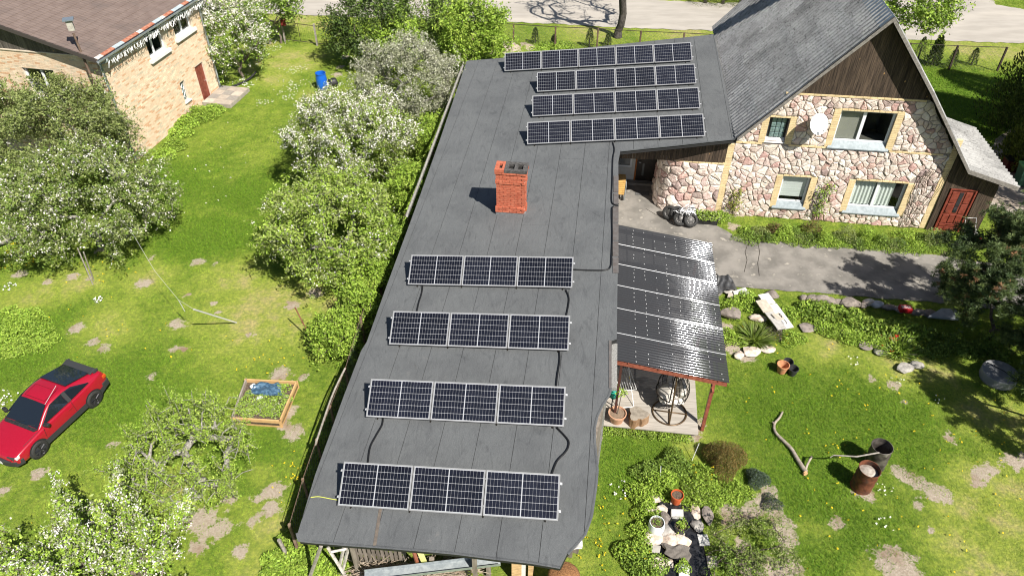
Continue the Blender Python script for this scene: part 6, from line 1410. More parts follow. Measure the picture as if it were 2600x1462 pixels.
pp = T1(450, 1150); e = potthing('potted_tree', 'terracotta pot with a thin leafy stem on the terrace corner', pp, .19, .26, .36, M('pale_terracotta', (.55, .32, .21), (.48, .25, .15), 7, .8), fill=M('dry_soil', (.24, .17, .12), (.17, .12, .08), 25))
m = MB(); m.tube([pp+UP*.3, pp+UP*.9+Vector((.03, 0, 0)), pp+UP*1.35+Vector((.05, .02, 0))], [.018, .014, .008], 6); m.build('stem', MT['bark'], e); rq = np.random.default_rng(5); P = np.array(tuple(pp+UP*1.3+Vector((.06, 0, 0))))+rq.normal(0, .09, (60, 3)); obj('leaves', leafmesh('leaves', P, .06, pal(LIME, 60, rq), MT['leaf'], rng=rq), e)
sp = T1(800, 1230, .0); e = thing('tree_stump', 'weathered cut tree stump with root notch by the deck edge', 'stump', sp); m = MB(); N = 26; V = []; ro = random.Random(3)
prof = [1+.16*math.cos(3*(2*math.pi*i/N)+.4)+.07*math.cos(5*2*math.pi*i/N)+ro.uniform(-.03, .03)-(.22 if abs(((2*math.pi*i/N)-4.75)) < .28 else 0) for i in range(N)]
for (s, z) in ((1.12, 0), (1.02, .12), (.96, .3), (.97, .50), (.93, .53)): V += [sp+Vector((.30*s*prof[i]*math.cos(2*math.pi*i/N), .30*s*prof[i]*math.sin(2*math.pi*i/N), z)) for i in range(N)]
V.append(sp+UP*.545); f = [(k*N+i, k*N+(i+1) % N, (k+1)*N+(i+1) % N, (k+1)*N+i) for k in range(4) for i in range(N)]; m.add(V, f); m.m = [0]*len(m.f); m.add([], []); base_ = 4*N
m.f += [(base_+i, base_+(i+1) % N, 5*N) for i in range(N)]; m.m += [1]*N; m.build('wood', [M('stump_side', (.20, .11, .055), (.30, .19, .11), 9, .9, stretch=(1, 1, .25), bump=(14, .03)), M('stump_top', (.30, .26, .21), (.21, .18, .145), 8, .9, bump=(16, .015))], e)
wp = T1(400, 690, .9); e = thing('watering_can', 'green topped watering can hanging at the terrace corner post', 'watering can', wp); m = MB(); m.lathe([(.001, 0), (.11, .0), (.12, .2), (.08, .26), (.0, .27)], wp-UP*.12, 16); m.build('body', M('green_plastic', (.02, .30, .22), rough=.35), e, smooth=True)
m = MB(); m.tube([wp+Vector((-.1, -.02, -.1)), wp+Vector((-.25, -.06, -.2)), wp+Vector((-.42, -.08, -.25)), wp+Vector((-.48, -.08, -.42))], .018, 6); m.tube([wp+Vector((.0, 0, -.12)), wp+Vector((-.02, .02, -.70))], .02, 6); m.tube([wp+Vector((.08, 0, -.1)), wp+Vector((.2, .03, -.70))], .02, 6); m.build('spout', MT['black'], e)
# ------------------------------------------------------------------ pots, branch, drums on the lawn
blackpot = M('black_pot', (.025, .026, .028), (.05, .05, .052), 12, .5)
potthing('flower_pot', 'empty terracotta flower pot on the lawn with two black pots', G(1983, 944), .13, .19, .36, MT['terracotta'], group='pots on the lawn')
potthing('flower_pot', 'grey black nursery pot tilted behind the terracotta pot', G(1997, 930), .11, .155, .28, blackpot, Matrix.Rotation(.12, 3, 'X'), group='pots on the lawn')
potthing('flower_pot', 'black nursery pot standing between terracotta pot and tulips', G(2010, 950), .11, .16, .30, blackpot, group='pots on the lawn')
bp = [(1987, 1045), (1979, 1060), (1966, 1076), (1969, 1097), (1991, 1120), (2010, 1140), (2024, 1164), (2038, 1186), (2046, 1197)]
e = thing('fallen_branch', 'long bent pale branch lying on the lawn', 'branch', G(2010, 1140)); m = MB(); m.tube(smooth([G(x, y, .07) for x, y in bp], 4), [.03+.045*i/32 for i in range(33)], 8); m.build('limb', M('pale_wood', (.36, .31, .25), (.24, .20, .16), 10, .85, bump=(30, .01)), e, smooth=True)
m = MB(); m.tube(smooth([G(2045, 1194, .08), G(2050, 1178, .14), G(2061, 1158, .22)], 4), .035, 7); m.tube([G(1966, 1076, .07), G(1961, 1070, .1)], .025, 6); m.build('fork', M('pale_wood_b', (.36, .31, .25), (.26, .22, .17), 10, .85), e, smooth=True)
m = MB(); m.tube([G(2043, 1199, .08), G(2046, 1203, .08)], .07, 8); m.build('cut_end', M('fresh_cut', (.62, .36, .18)), e)
rust = M('rusty_drum', (.10, .032, .018), (.21, .075, .038), 5, .75, .2, c3=(.05, .035, .03), ns3=3, bump=(30, .004)); rust2 = M('scorched_drum', (.05, .042, .038), (.16, .14, .12), 4, .6, .35, c3=(.33, .30, .27), ns3=2.2, lo3=.55, hi3=.7)
def drum(label, p, mat, tilt, content):
    e = thing('oil_drum', label, 'drum', p, group='drums on the lawn'); pr_ = [(.001, .01), (.285, 0), (.29, .02)]
    for i in range(1, 12): z = .88*i/12; pr_.append((.285+(.012 if i in (4, 8) else 0), z))
    pr_ += [(.295, .865), (.295, .88), (.28, .88), (.278, .84), (.275, .3), (.001, .28)]; m = MB(); m.lathe(pr_, p, 36, tilt); m.build('shell', mat, e, smooth=True, angle=50)
    if content: m = MB(); q = random.Random(2); m.lathe([(.001, .80), (.13, .77), (.27, .70)], p, 18, tilt); m.build('ash_lid', M('ash_and_sheet', (.42, .38, .33), (.28, .24, .2), 9, .8), e)
    return e
d1, d2 = Vector((9.95, 12.50, 0)), Vector((10.62, 13.25, 0))
drum('rust red oil drum filled with pale ash, standing on bare soil', d1, rust, Matrix.Rotation(.03, 3, 'X'), True); drum('scorched dark empty drum behind the rusty drum', d2, rust2, Matrix.Rotation(-.03, 3, 'Y'), False)
m = MB(); m.tube([Vector((9.1, 12.95, .86)), Vector((9.7, 12.85, .93)), Vector((10.35, 12.95, .98))], [.018, .022, .024], 6); m.tube([Vector((9.1, 12.95, .86)), Vector((8.98, 12.88, .84))], .01, 5); tag(m.build('poker_stick', MT['greywood']), 'long stick laid across the rusty drum', 'stick')
# ------------------------------------------------------------------ rocks and slabs
def rock(name, label, p, sx, sy, sz, mat, seed, group=None, flat=False, rz=0.0):
    bm = bmesh.new(); bmesh.ops.create_icosphere(bm, subdivisions=2, radius=1); q = random.Random(seed); ks = [(Vector((q.gauss(0, 1), q.gauss(0, 1), q.gauss(0, 1))).normalized(), q.uniform(.55, .95)) for _ in range(9)]
    for v in bm.verts:
        c = v.co.copy()
        for n, d in ks:
            k = c.dot(n)
            if k > d: c -= n*(k-d)*.9
        v.co = c*q.uniform(.96, 1.04)
    Rz = Matrix.Rotation(rz, 3, 'Z')
    for v in bm.verts: v.co = Vector(p)+Rz @ Vector((v.co.x*sx, v.co.y*sy, (v.co.z*.5+.42)*sz))
    me = bpy.data.meshes.new(name); bm.to_mesh(me); bm.free(); me.materials.append(mat); o = obj(name, me); o['label'] = label; o['category'] = 'rock'
    if group: o['group'] = group
    return o
SG, SPL = MT['stonegrey'], MT['stonepale']; pinkg = M('pink_grey_rock', (.17, .145, .125), (.27, .23, .2), 6, .9, bump=(18, .02), rnd=.12, kind='obj')
for i, (x, y, a, b, c) in enumerate(((2040, 760, .2, .15, .2), (2063, 764, .28, .2, .28), (2085, 765, .32, .22, .35), (2107, 769, .24, .2, .26), (2127, 772, .22, .17, .22), (2155, 776, .42, .26, .38), (2177, 776, .17, .15, .2), (2190, 780, .18, .14, .2), (2255, 785, .3, .2, .22), (2282, 790, .25, .2, .2), (2330, 797, .35, .22, .2), (2360, 800, .3, .22, .2))): rock('edging_rock', 'grey pink rock in the line beside the driveway', G(x, y), a, b, c, pinkg, 200+i, 'rock line by the driveway')
rock('edging_rock', 'white limestone rock in the line beside the driveway', G(2204, 774), .26, .18, .3, SPL, 220); rock('edging_rock', 'white and grey split rock at the shaded end of the line', G(2224, 778), .28, .18, .26, M('split_rock', (.5, .49, .47), (.3, .3, .3), 5, .8), 221)
for i, (x, y, a, b, c, mm, lab) in enumerate(((1853, 803, .45, .36, .34, pinkg, 'big brown grey rock beside the smoked canopy'), (1924, 812, .34, .22, .2, SPL, 'flat pale rock below the white boards'), (1908, 897, .42, .26, .22, SPL, 'large cream rock at the corner of the iris bed'), (1876, 905, .26, .2, .18, SPL, 'smaller cream rock beside the large corner rock'), (1950, 890, .3, .2, .15, SPL, 'low cream rock next to the yellow flowers'), (2049, 835, .36, .26, .14, pinkg, 'flat pink rock at the lawn edge of the bed'), (2090, 836, .28, .2, .14, SG, 'flat grey rock at the lawn edge of the bed'), (2128, 842, .3, .25, .12, pinkg, 'broad flat stone near the orange tulips'), (2198, 880, .3, .26, .16, pinkg, 'brown stone at the bend of the flower bed'), (2231, 895, .22, .2, .14, SG, 'small grey stone before the red tulips'), (2296, 938, .34, .26, .2, SG, 'grey rock below the red tulip clump'), (2328, 930, .24, .22, .2, SG, 'round grey rock next to the tulip bed corner'), (1960, 752, .3, .25, .25, pinkg, 'dark pink rock under the end of the white boards'), (1850, 742, .25, .2, .2, SG, 'grey rock under the black tarp'))): rock('garden_rock', lab, G(x, y), a, b, c, mm, 240+i)
# rockery stones round the pots
def R1(x, y, z=0.0): return G(1600+x/6.247, 1230+y/6.247, z)
for i, (x, y, a, b, c, mm, lab) in enumerate(((385, 250, .26, .15, .14, SPL, 'pale stone hidden in leaves above the white pot'), (310, 400, .24, .14, .18, SPL, 'cream stone among leaves beside the white pot'), (480, 420, .22, .17, .2, SPL, 'cream stone right behind the white pot'), (545, 570, .17, .24, .28, pinkg, 'brown upright stone between white pot and slab'), (565, 760, .27, .24, .26, SG, 'grey brown stone beside the small black pot'), (365, 880, .28, .26, .24, SPL, 'pinkish stone below the white pot'), (610, 930, .27, .27, .26, SPL, 'square cream stone above the grey cloth'), (805, 940, .30, .26, .24, SPL, 'broad white stone right above the grey cloth'), (440, 1270, .22, .22, .2, SPL, 'cream stone at the lower corner of the grey cloth'), (580, 1255, .24, .16, .16, SPL, 'white flat stone on the edge of the grey cloth'), (440, 1400, .12, .22, .14, SPL, 'pale upright stone below the cream corner stone'), (1040, 440, .15, .26, .12, SPL, 'beige stone leaning on the black film'), (1055, 680, .2, .22, .22, SG, 'grey stone in the shade on the black film'), (1220, 520, .2, .32, .2, pinkg, 'dark weathered stone right of the black film'))): rock('rockery_stone', lab, R1(x, y), a, b, c, mm, 270+i)
def slab(name, label, pts, h, mat, cat='slab', z=.05):
    P = [Vector((p.x, p.y, z)) for p in pts]; m = MB(); m.prism(P, UP*h); return tag(m.build(name, mat, bevel=.012), label, cat)
slabm = M('pale_slab', (.52, .46, .39), (.43, .38, .32), 6, .85, bump=(20, .008)); slabg = M('grey_slab', (.40, .38, .34), (.32, .30, .27), 5, .85, bump=(20, .006)); slabw = M('white_slab', (.60, .59, .56), (.48, .47, .44), 7, .8, bump=(20, .008))
slab('stone_slab', 'small cream slab under the orange pot', [R1(625, 330), R1(795, 335), R1(800, 250), R1(640, 250)], .06, slabm); slab('stone_slab', 'thick white carved block behind the black pot', [R1(635, 560), R1(830, 565), R1(825, 455), R1(635, 450)], .16, slabw); slab('stone_slab', 'cream slab under the small black pot', [R1(680, 830), R1(860, 830), R1(860, 720), R1(690, 730)], .07, slabm)
slab('stone_slab', 'white square slab shaded by twigs on black film', [R1(1090, 990), R1(1260, 985), R1(1215, 815), R1(1050, 815)], .06, slabw); slab('stone_slab', 'beige rectangular slab at the edge of the mulch', [R1(1225, 1340), R1(1395, 1335), R1(1360, 1160), R1(1200, 1155)], .06, slabm); slab('stone_slab', 'pale grey flat slab beside the leafy clump', [R1(340, 1110), R1(455, 1145), R1(480, 1000), R1(310, 960)], .06, slabg)
slab('planter_tray', 'white rectangular tray with a small plant', [R1(760, 1560), R1(925, 1560), R1(920, 1320), R1(755, 1310)], .14, MT['white'], 'tray'); c = R1(820, 1370); clump('tray_plant', 'little plant growing in the white tray', (c.x, c.y), .2, .3, 200, .04, LIME, 431, zb=.15)
def cloth(name, label, pts, mat, cat, z=.03, amp=.04, seed=1, nx_=22, ny_=22):
    a, b, c, d = [Vector((p.x, p.y, 0)) for p in pts]; q = np.random.default_rng(seed); m = MB(); V = []; ph = q.uniform(0, 6, 8)
    for i in range(nx_+1):
        for j in range(ny_+1):
            u, v = i/nx_, j/ny_; p = a.lerp(b, u).lerp(d.lerp(c, u), v); w = math.sin(7*u+3*math.sin(4*v+ph[0])+ph[1])*.5+math.sin(11*v+5*u+ph[2])*.3+math.sin(17*u-9*v+ph[3])*.25
            p = p+Vector((math.sin(9*v+ph[4])*.03, math.sin(8*u+ph[5])*.03, 0)); V.append((p.x, p.y, z+amp*(w+1)))
    m.add(V, [(i*(ny_+1)+j, (i+1)*(ny_+1)+j, (i+1)*(ny_+1)+j+1, i*(ny_+1)+j+1) for i in range(nx_) for j in range(ny_)]); o = m.build(name, mat, smooth=True); so = o.modifiers.new('thick', 'SOLIDIFY'); so.thickness = .004; return tag(o, label, cat)
film = M('black_plastic_film', (.012, .012, .013), (.03, .03, .032), 9, .25, spec=.6)
cloth('plastic_film', 'glossy black plastic film spread under the rockery stones', [R1(450, 1600), R1(1300, 1600), R1(1080, 420), R1(450, 230)], film, 'film', .02, .035, 3, 40, 60)
cloth('grey_cloth', 'brown grey cloth lying over stones in the rockery', [R1(540, 1190), R1(930, 1290), R1(930, 1060), R1(530, 1000)], M('brown_grey_cloth', (.13, .115, .10), (.17, .15, .13), 30, .95), 'cloth', .2, .03, 4)
potthing('flower_pot', 'orange plastic pot on a slab at the top of the rockery', R1(715, 300), .13, .165, .33, M('orange_plastic', (.52, .10, .03), rough=.45), fill=MT['soil'], z0=.11)
e = thing('flower_pot', 'tall white barrel pot with seedlings in the rockery', 'pot', R1(395, 740)); p = R1(395, 745); m = MB(); m.lathe([(.001, 0), (.16, 0), (.215, .15), (.225, .28), (.205, .42), (.20, .47), (.185, .47), (.18, .40), (.001, .39)], p, 28); m.build('pot', M('white_pot', (.74, .77, .78), rough=.3), e, smooth=True, angle=50); m = MB(); m.lathe([(.001, .42), (.182, .415)], p, 18); m.build('soil', MT['soil'], e); rq = np.random.default_rng(6); obj('plant', leafmesh('plant', np.array(tuple(p+UP*.46))+rq.normal(0, .07, (130, 3)), .03, pal(GREEN, 130, rq), MT['leaf'], rng=rq), e)
e = potthing('flower_pot', 'round black pot with a dense green plant on a cream slab', R1(780, 770), .13, .18, .28, blackpot, fill=MT['soil'], z0=.12); p = R1(780, 770)+UP*.42; obj('plant', leafmesh('plant', np.array(tuple(p))+rq.normal(0, .08, (200, 3)), .035, pal(LIME, 200, rq), MT['leaf'], rng=rq), e)
for a, b, lab in (((1678, 1183), (1676, 1226), 'thin white stick standing in the bright clump'), ((1775, 1125), (1757, 1168), 'thin grey stick leaning beside the feathery clump')):
    pa_ = G(*b); top = G(a[0], a[1], .55); m = MB(); m.tube([pa_, top], .011, 5); tag(m.build('garden_stick', M('stick_'+lab[5:9], (.62, .63, .62))), lab, 'stick')
# white board pile
e = thing('board_pile', 'pile of old white painted boards lying across the bed', 'boards', G(1960, 790)); q = random.Random(12); A0, A1 = G(1930, 752, .35), G(1992, 836, .25); ax_ = (A1-A0).normalized(); sx_ = Vector((ax_.y, -ax_.x, 0))
wbm = [M('white_board', (.70, .68, .64), (.55, .52, .47), 7, .7), M('beige_board', (.52, .46, .38), (.42, .37, .30), 7, .7), M('grey_board', (.36, .345, .32), (.45, .43, .4), 9, .7)]
for i, (u0, u1, off, w, mi, z) in enumerate(((.0, .30, -.10, .42, 0, .06), (.16, .5, .16, .40, 1, .07), (.30, 1.0, -.20, .34, 0, 0), (.34, 1.0, .14, .34, 2, .02), (.6, .78, .0, .3, 1, .08), (.72, .97, .17, .30, 2, .07))):
    p0, p1 = A0.lerp(A1, u0)+sx_*off, A0.lerp(A1, u1)+sx_*(off+q.uniform(-.04, .04)); m = MB(); m.obox(p0-sx_*w/2+UP*z, p1-p0, sx_*w, UP*.04); m.build('board', wbm[mi], e)
for u in (.63, .82): p0 = A0.lerp(A1, u)-sx_*.12+UP*.13; m = MB(); m.tube([p0, p0+ax_*.1+UP*.04, p0+ax_*.2], .014, 5); m.build('bracket', MT['blackmetal'], e)
m = MB(); m.obox(A0-UP*.35, sx_*.1, ax_*.1, UP*.34); m.obox(A1-UP*.27-ax_*.2, sx_*.1, ax_*.1, UP*.26); m.build('prop', MT['greywood'], e)
cloth('tarp', 'black grey folded tarp beside the canopy corner', [G(1818, 752), G(1872, 745), G(1850, 712), G(1815, 705)], M('dark_tarp', (.045, .047, .05), (.07, .07, .072), 9, .5), 'tarp', .12, .09, 7)
slab('stone_slab', 'bright white flat stone piece near the black tarp', [G(1862, 757), G(1900, 752), G(1890, 738), G(1858, 748)], .08, slabw, z=.1); slab('stone_slab', 'yellowish broken slab next to the white piece', [G(1845, 760), G(1870, 762), G(1868, 748), G(1848, 750)], .07, slabm, z=.06)
e = thing('tool_box', 'red box with pale print lying on the rocks', 'box', G(2300, 790)); m = MB(); c = G(2299, 784, .3); m.box(c, (.42, .28, .18), -.12); m.build('box', M('red_box', (.30, .01, .015), rough=.4), e, bevel=.02); m = MB(); m.box(c+UP*.093, (.32, .16, .006), -.12); m.build('print', M('pale_print', (.45, .40, .40), (.25, .05, .05), 30), e)
slab('stone_slab', 'blue grey slab lying in the shade under the pine', [G(2350, 815), G(2430, 822), G(2425, 797), G(2385, 795)], .1, M('blue_slab', (.32, .35, .38), (.25, .27, .29), 4, .7), z=.15)
e = thing('well_cover', 'cracked round grey concrete cover under the pine', 'cover', G(2530, 945)); c = G(2530, 962); m = MB(); m.lathe([(.52, 0), (.55, .08), (.55, .34), (.53, .36), (.001, .37)], c, 40); m.build('lid', M('old_concrete', (.26, .265, .27), (.19, .195, .2), 4, .85, bump=(15, .015)), e); m = MB(); m.tube([c+Vector((-.25, .4, .37)), c+Vector((.1, .0, .372)), c+Vector((.28, -.4, .37))], .014, 4); m.build('crack', MT['dark'], e)
# ------------------------------------------------------------------ bins and clutter by the annex
def bin_(label, p, col, lid, rz): 
    e = thing('wheelie_bin', label, 'bin', p, rz, group='bins by the thuja'); m = MB(); b0, b1, h = .22, .30, .95; c = Vector(p); Rz = Matrix.Rotation(rz, 3, 'Z')
    V = [c+Rz @ Vector((x*b0, y*b0, .05)) for x, y in ((-1, -1), (1, -1), (1, 1), (-1, 1))]+[c+Rz @ Vector((x*b1, y*b1, h)) for x, y in ((-1, -1), (1, -1), (1, 1), (-1, 1))]; m.add(V, [(3, 2, 1, 0), (0, 1, 5, 4), (1, 2, 6, 5), (2, 3, 7, 6), (3, 0, 4, 7), (4, 5, 6, 7)]); m.build('bin_body', col, e, bevel=.02)
    m = MB(); m.box(c+UP*(h+.05), (.66, .68, .1), rz); m.build('lid', lid, e, bevel=.04); m = MB(); m.box(c+Rz @ Vector((.05, -.31, .8)), (.2, .01, .1), rz); m.build('label_plate', MT['white'], e)
    for s in (-1, 1): m = MB(); m.lathe([(.001, -.03), (.1, -.03), (.1, .03), (.001, .03)], c+Rz @ Vector((s*.25, .26, .1)), 14, Rz @ Matrix.Rotation(math.pi/2, 3, 'Y')); m.build('wheel', MT['rubber'], e)
bin_('green wheelie bin with lighter green lid beyond the annex', G(2588, 470), M('green_bin', (.05, .13, .085), rough=.45), M('green_lid', (.08, .22, .08), rough=.4), -.12)
bin_('yellow wheelie bin beside the green bin', G(2650, 485), M('yellow_bin', (.42, .34, .03), rough=.45), M('yellow_lid', (.5, .4, .04), rough=.4), -.1)
e = thing('red_crate', 'dark red crate standing behind the annex roof', 'crate', G(2562, 430)); c = G(2562, 432); m = MB(); m.box(c+UP*.3, (.7, .5, .6), -.1); m.build('box', M('dark_red_crate', (.10, .01, .014), rough=.5), e, bevel=.02); m = MB(); m.box(c+UP*.62, (.76, .56, .05), -.1); m.build('lid', MT['blackmetal'], e)
ck = G(2458, 622); e = thing('pram', 'small white and red pushchair half under the pine', 'pushchair', ck); m = MB()
for dx, dy in ((-.2, -.2), (.2, -.2), (-.2, .25), (.2, .25)): m.ring(ck+Vector((dx, dy, .12)), .11, .022, (1, 0, 0), 16, 6)
m.build('wheel', MT['rubber'], e); m = MB(); m.tube([ck+Vector((-.2, -.2, .12)), ck+Vector((-.22, .3, .55)), ck+Vector((-.22, .55, .95)), ck+Vector((.22, .55, .95)), ck+Vector((.22, .3, .55)), ck+Vector((.2, -.2, .12))], .015, 6); m.build('frame', MT['alu'], e)
pillow(ck+Vector((0, .05, .48)), (.24, .32, .10), Matrix.Rotation(.5, 3, 'X'), 'seat', M('white_seat', (.68, .66, .63)), e); pillow(ck+Vector((.12, -.22, .40)), (.2, .14, .07), Matrix.Rotation(.2, 3, 'X'), 'footmuff', M('red_fabric', (.5, .06, .05)), e)
# ------------------------------------------------------------------ left lawn things
bb = [G(623, 962, .28), G(755, 968, .28), G(712, 1070, .28), G(586, 1062, .28)]; e = thing('raised_bed', 'orange plank raised bed with weeds and scraps', 'raised bed', (bb[0]+bb[2])/2-UP*.28); plm = M('orange_planks', (.58, .37, .17), (.50, .31, .14), 5, .7); pg = M('grey_bed_plank', (.24, .21, .17), (.33, .29, .24), 7, .8)
for i in range(4):
    a, b = bb[i], bb[(i+1) % 4]; d_ = (b-a).normalized(); n_2 = Vector((-d_.y, d_.x, 0))*.05
    if n_2.dot((bb[0]+bb[2])/2-a) < 0: n_2 = -n_2
    m = MB(); m.obox(a-UP*.28-d_*.02, (b-a)+d_*.04, n_2, UP*.30); m.build('plank', plm if i != 3 else pg, e)
m = MB(); m.prism([p-UP*.10 for p in bb], -UP*.1); m.build('soil', MT['soil'], e)
bc = (bb[0]+bb[2])/2
for i, (u, v) in enumerate(((.75, .2), (.85, .45), (.2, .45), (.4, .6), (.6, .75), (.8, .75), (.3, .85), (.5, .5), (.12, .7), (.65, .58))):
    p = bb[0].lerp(bb[1], u).lerp(bb[3].lerp(bb[2], u), v); clump('bed_weed', 'weedy green plant inside the raised bed', (p.x, p.y), .27, .22, 330, .045, LIME+SILVER[:1], 440+i, zb=.18, group='weeds in the raised bed')
cloth('plastic_bag', 'crumpled blue plastic bag in the raised bed', [bb[0].lerp(bb[1], .28).lerp(bb[3], .12), bb[0].lerp(bb[1], .66).lerp(bb[2], .1), bb[0].lerp(bb[1], .76).lerp(bb[2], .42), bb[0].lerp(bb[1], .24).lerp(bb[3], .42)], M('blue_black_bag', (.03, .07, .12), (.10, .18, .26), 12, .3, spec=.6), 'bag', .3, .06, 9)
for i, (u, v, lab) in enumerate(((.42, .48, 'white folded cloth scrap in the raised bed'), (.2, .18, 'white plastic scrap at the bed corner'), (.66, .25, 'white cup beside the blue bag'))):
    p = bb[0].lerp(bb[1], u).lerp(bb[3].lerp(bb[2], u), v); pm = MB(); o = pillow(Vector((p.x, p.y, .30)), (.10, .07, .05), Matrix.Rotation(i*.8, 3, 'Z'), 'scrap', MT['white'], None); tag(o, lab, 'scrap')
e = thing('blue_barrel', 'open bright blue plastic barrel on the lawn', 'barrel', G(820, 226)); p = G(820, 226); bl = M('blue_plastic', (.01, .10, .50), (.012, .13, .56), 4, .3, spec=.5); m = MB(); m.lathe([(.001, 0), (.25, 0), (.29, .08), (.305, .3), (.30, .6), (.28, .82), (.27, .88), (.285, .90), (.285, .94), (.262, .94), (.26, .85), (.28, .3), (.001, .25)], p, 32); m.build('shell', bl, e, smooth=True, angle=50); m = MB(); m.lathe([(.001, .62), (.285, .62)], p, 20); m.build('water', M('barrel_water', (.05, .16, .22), rough=.05, spec=.6), e)
pillow(G(845, 210, .22), (.28, .22, .24), Matrix.Rotation(.4, 3, 'Z'), 'rubbish_bag', MT['black'], None); tag(bpy.data.objects['rubbish_bag'], 'black rubbish bag leaning beside the blue barrel', 'bag')
# poles
pm = M('pale_metal_pole', (.60, .60, .58), rough=.4, metal=.3); rp = M('rusty_pole', (.16, .06, .035), (.24, .10, .06), 9, .8)
m = MB(); m.tube([Vector((-9.86, 19.42, 0)), Vector((-10.47, 18.13, 1.78))], .028, 8); tag(m.build('leaning_pole', pm), 'pale metal clothes line pole leaning over the lawn', 'pole')
e = thing('clothes_line', 'thin washing line rope with a hanging rod above the lawn', 'rope', Vector((-11.3, 18.8, 0))); m = MB(); m.tube([Vector((-10.47, 18.13, 1.78)), Vector((-11.27, 18.82, 1.60)), Vector((-12.6, 20.3, 1.66)), Vector((-15.8, 24.5, 2.2))], .006, 4); m.build('rope', M('rope', (.5, .5, .46)), e); m = MB(); m.tube([Vector((-11.27, 18.82, 1.6)), Vector((-11.22, 18.85, 1.05))], .014, 5); m.build('rod', pm, e)
m = MB(); m.tube([Vector((-6.95, 18.47, 0)), Vector((-7.37, 18.75, 1.33))], .022, 6); tag(m.build('rusty_pole', rp), 'thin rusty pole leaning next to the low hedge shrub', 'pole')
for i, (a, b, lab) in enumerate((((236, 722), (197, 630), 'wooden prop under the bough of the blossoming apple tree'), ((238, 712), (212, 640), 'second thinner prop beside the wooden prop'))):
    m = MB(); m.tube([G(*a), G(b[0], b[1], 1.7)], .025, 6); tag(m.build('tree_prop', MT['greywood']), lab, 'prop')
# bird house on a tall pole
bh = Vector((-18.34, 30.41, 6.80)); e = thing('bird_house', 'wooden bird house with grey roof on a tall dark pole', 'bird house', (bh.x+.35, bh.y-.3, 0)); m = MB(); m.tube([Vector((bh.x+.35, bh.y-.3, 0)), Vector((bh.x+.05, bh.y-.05, 5.6)), bh-UP*.5], [.06, .05, .045], 8); m.build('pole', M('dark_pole', (.10, .065, .045), (.16, .11, .08), 5, .8), e)
m = MB(); m.box(bh-UP*.15, (.24, .24, .42), .4); m.build('box', M('pale_box', (.42, .40, .34), (.3, .28, .24), 9, .8), e); m = MB(); m.box(bh+UP*.09, (.42, .40, .05), .4); m.build('roof', M('blue_grey_tin', (.22, .26, .30), rough=.4, metal=.4), e); m = MB(); m.box(bh-UP*.16+Vector((-.05, -.12, 0)), (.05, .03, .3), .4); m.build('front_board', MT['dark'], e)
# ------------------------------------------------------------------ fences
def wirefence(name, label, tops, h, postm, railm, wire=True, rail=True, group=None, pwid=.09, rr2=.022):
    e = thing(name, label, 'fence', Vector((tops[0].x, tops[0].y, 0)), group=group)
    for p in tops: m = MB(); m.box((p.x, p.y, h/2), (pwid, pwid, h), .05); m.build('post', postm, e)
    for a, b in zip(tops[:-1], tops[1:]):
        A, B_ = Vector((a.x, a.y, h-.02)), Vector((b.x, b.y, h-.02))
        if rail: m = MB(); m.tube([A, B_], rr2, 5); m.build('rail', railm, e)
        if wire:
            m = MB(); L = (B_-A).length; k = int(L/.22); hh = h-.08
            for i in range(-int(hh/.22), k):
                for s in (1, -1):
                    x0, x1 = i*.22, i*.22+hh; z0, z1 = (.04, h-.04) if s > 0 else (h-.04, .04)
                    if x0 < 0: z0 = z0+(z1-z0)*(-x0)/hh; x0 = 0
                    if x1 > L: z1 = z0+(z1-z0)*(L-x0)/(x1-x0); x1 = L
                    if x1 > x0: d = (B_-A)/L; m.tube([Vector((A.x, A.y, z0))+d*x0, Vector((A.x, A.y, z1))+d*x1], .0035, 3, caps=False)
            m.build('wire_mesh', M('grey_wire', (.12, .12, .11), rough=.5), e)
    return e
pbr = M('brown_post', (.10, .06, .045), (.15, .10, .075), 5, .8); prl = M('dark_rail', (.05, .035, .03))
HF = 1.35; fx = [(1304, 61), (1411, 68), (1519, 72), (1628, 79), (1738, 83.5)]; ft = [G(x, y, HF) for x, y in fx]; dd = (ft[-1]-ft[0])/4
wirefence('road_fence', 'wire mesh fence on brown posts along the road', [ft[0]-dd]+ft+[ft[-1]+dd*1, ft[-1]+dd*2, ft[-1]+dd*3], HF, pbr, prl)
wirefence('road_fence', 'dark wire fence behind the house gable by the road', [G(2313, 110, 1.45), G(2433, 116, 1.45), G(2558, 120, 1.45)], 1.45, prl, prl)
gt = [G(676, 66, 1.15), G(714, 53, 1.3)]; wirefence('side_fence', 'short wire fence panel left of the yard gate', gt, 1.2, MT['greywood'], prl)
gp_ = [G(714, 56, 1.25), G(797, 66, 1.25)]; e = thing('yard_gate', 'dark metal frame gate with wire mesh at the end of the lawn track', 'gate', Vector((gp_[0].x, gp_[0].y, 0)))
for a, b in ((gp_[0], gp_[1]), (gp_[1], G(850, 70, 1.25))):
    d = (b-a); a0_ = a+d*.02; L = d*.96; m = MB(); m.tube([a0_, a0_+L, a0_+L-UP*1.1, a0_-UP*1.1, a0_], .022, 5); m.tube([a0_+L*.5, a0_+L*.5-UP*1.1], .018, 5)
    for i in range(1, 16): m.tube([a0_+L*i/16, a0_+L*i/16-UP*1.1], .004, 3)
    m.build('gate_leaf', prl, e)
for p in gp_: m = MB(); m.box((p.x, p.y, .68), (.10, .10, 1.36)); m.build('post', MT['greywood'], e)
m = MB(); c = G(719, 58, 1.2); m.box(c, (.26, .2, .34)); m.prism([c+Vector((-.15, -.12, .17)), c+Vector((.15, -.12, .17)), c+Vector((.15, .12, .24)), c+Vector((-.15, .12, .24))], UP*.02); tag(m.build('letter_box', M('red_box_paint', (.22, .03, .025))), 'red letter box on the gate post', 'letter box')
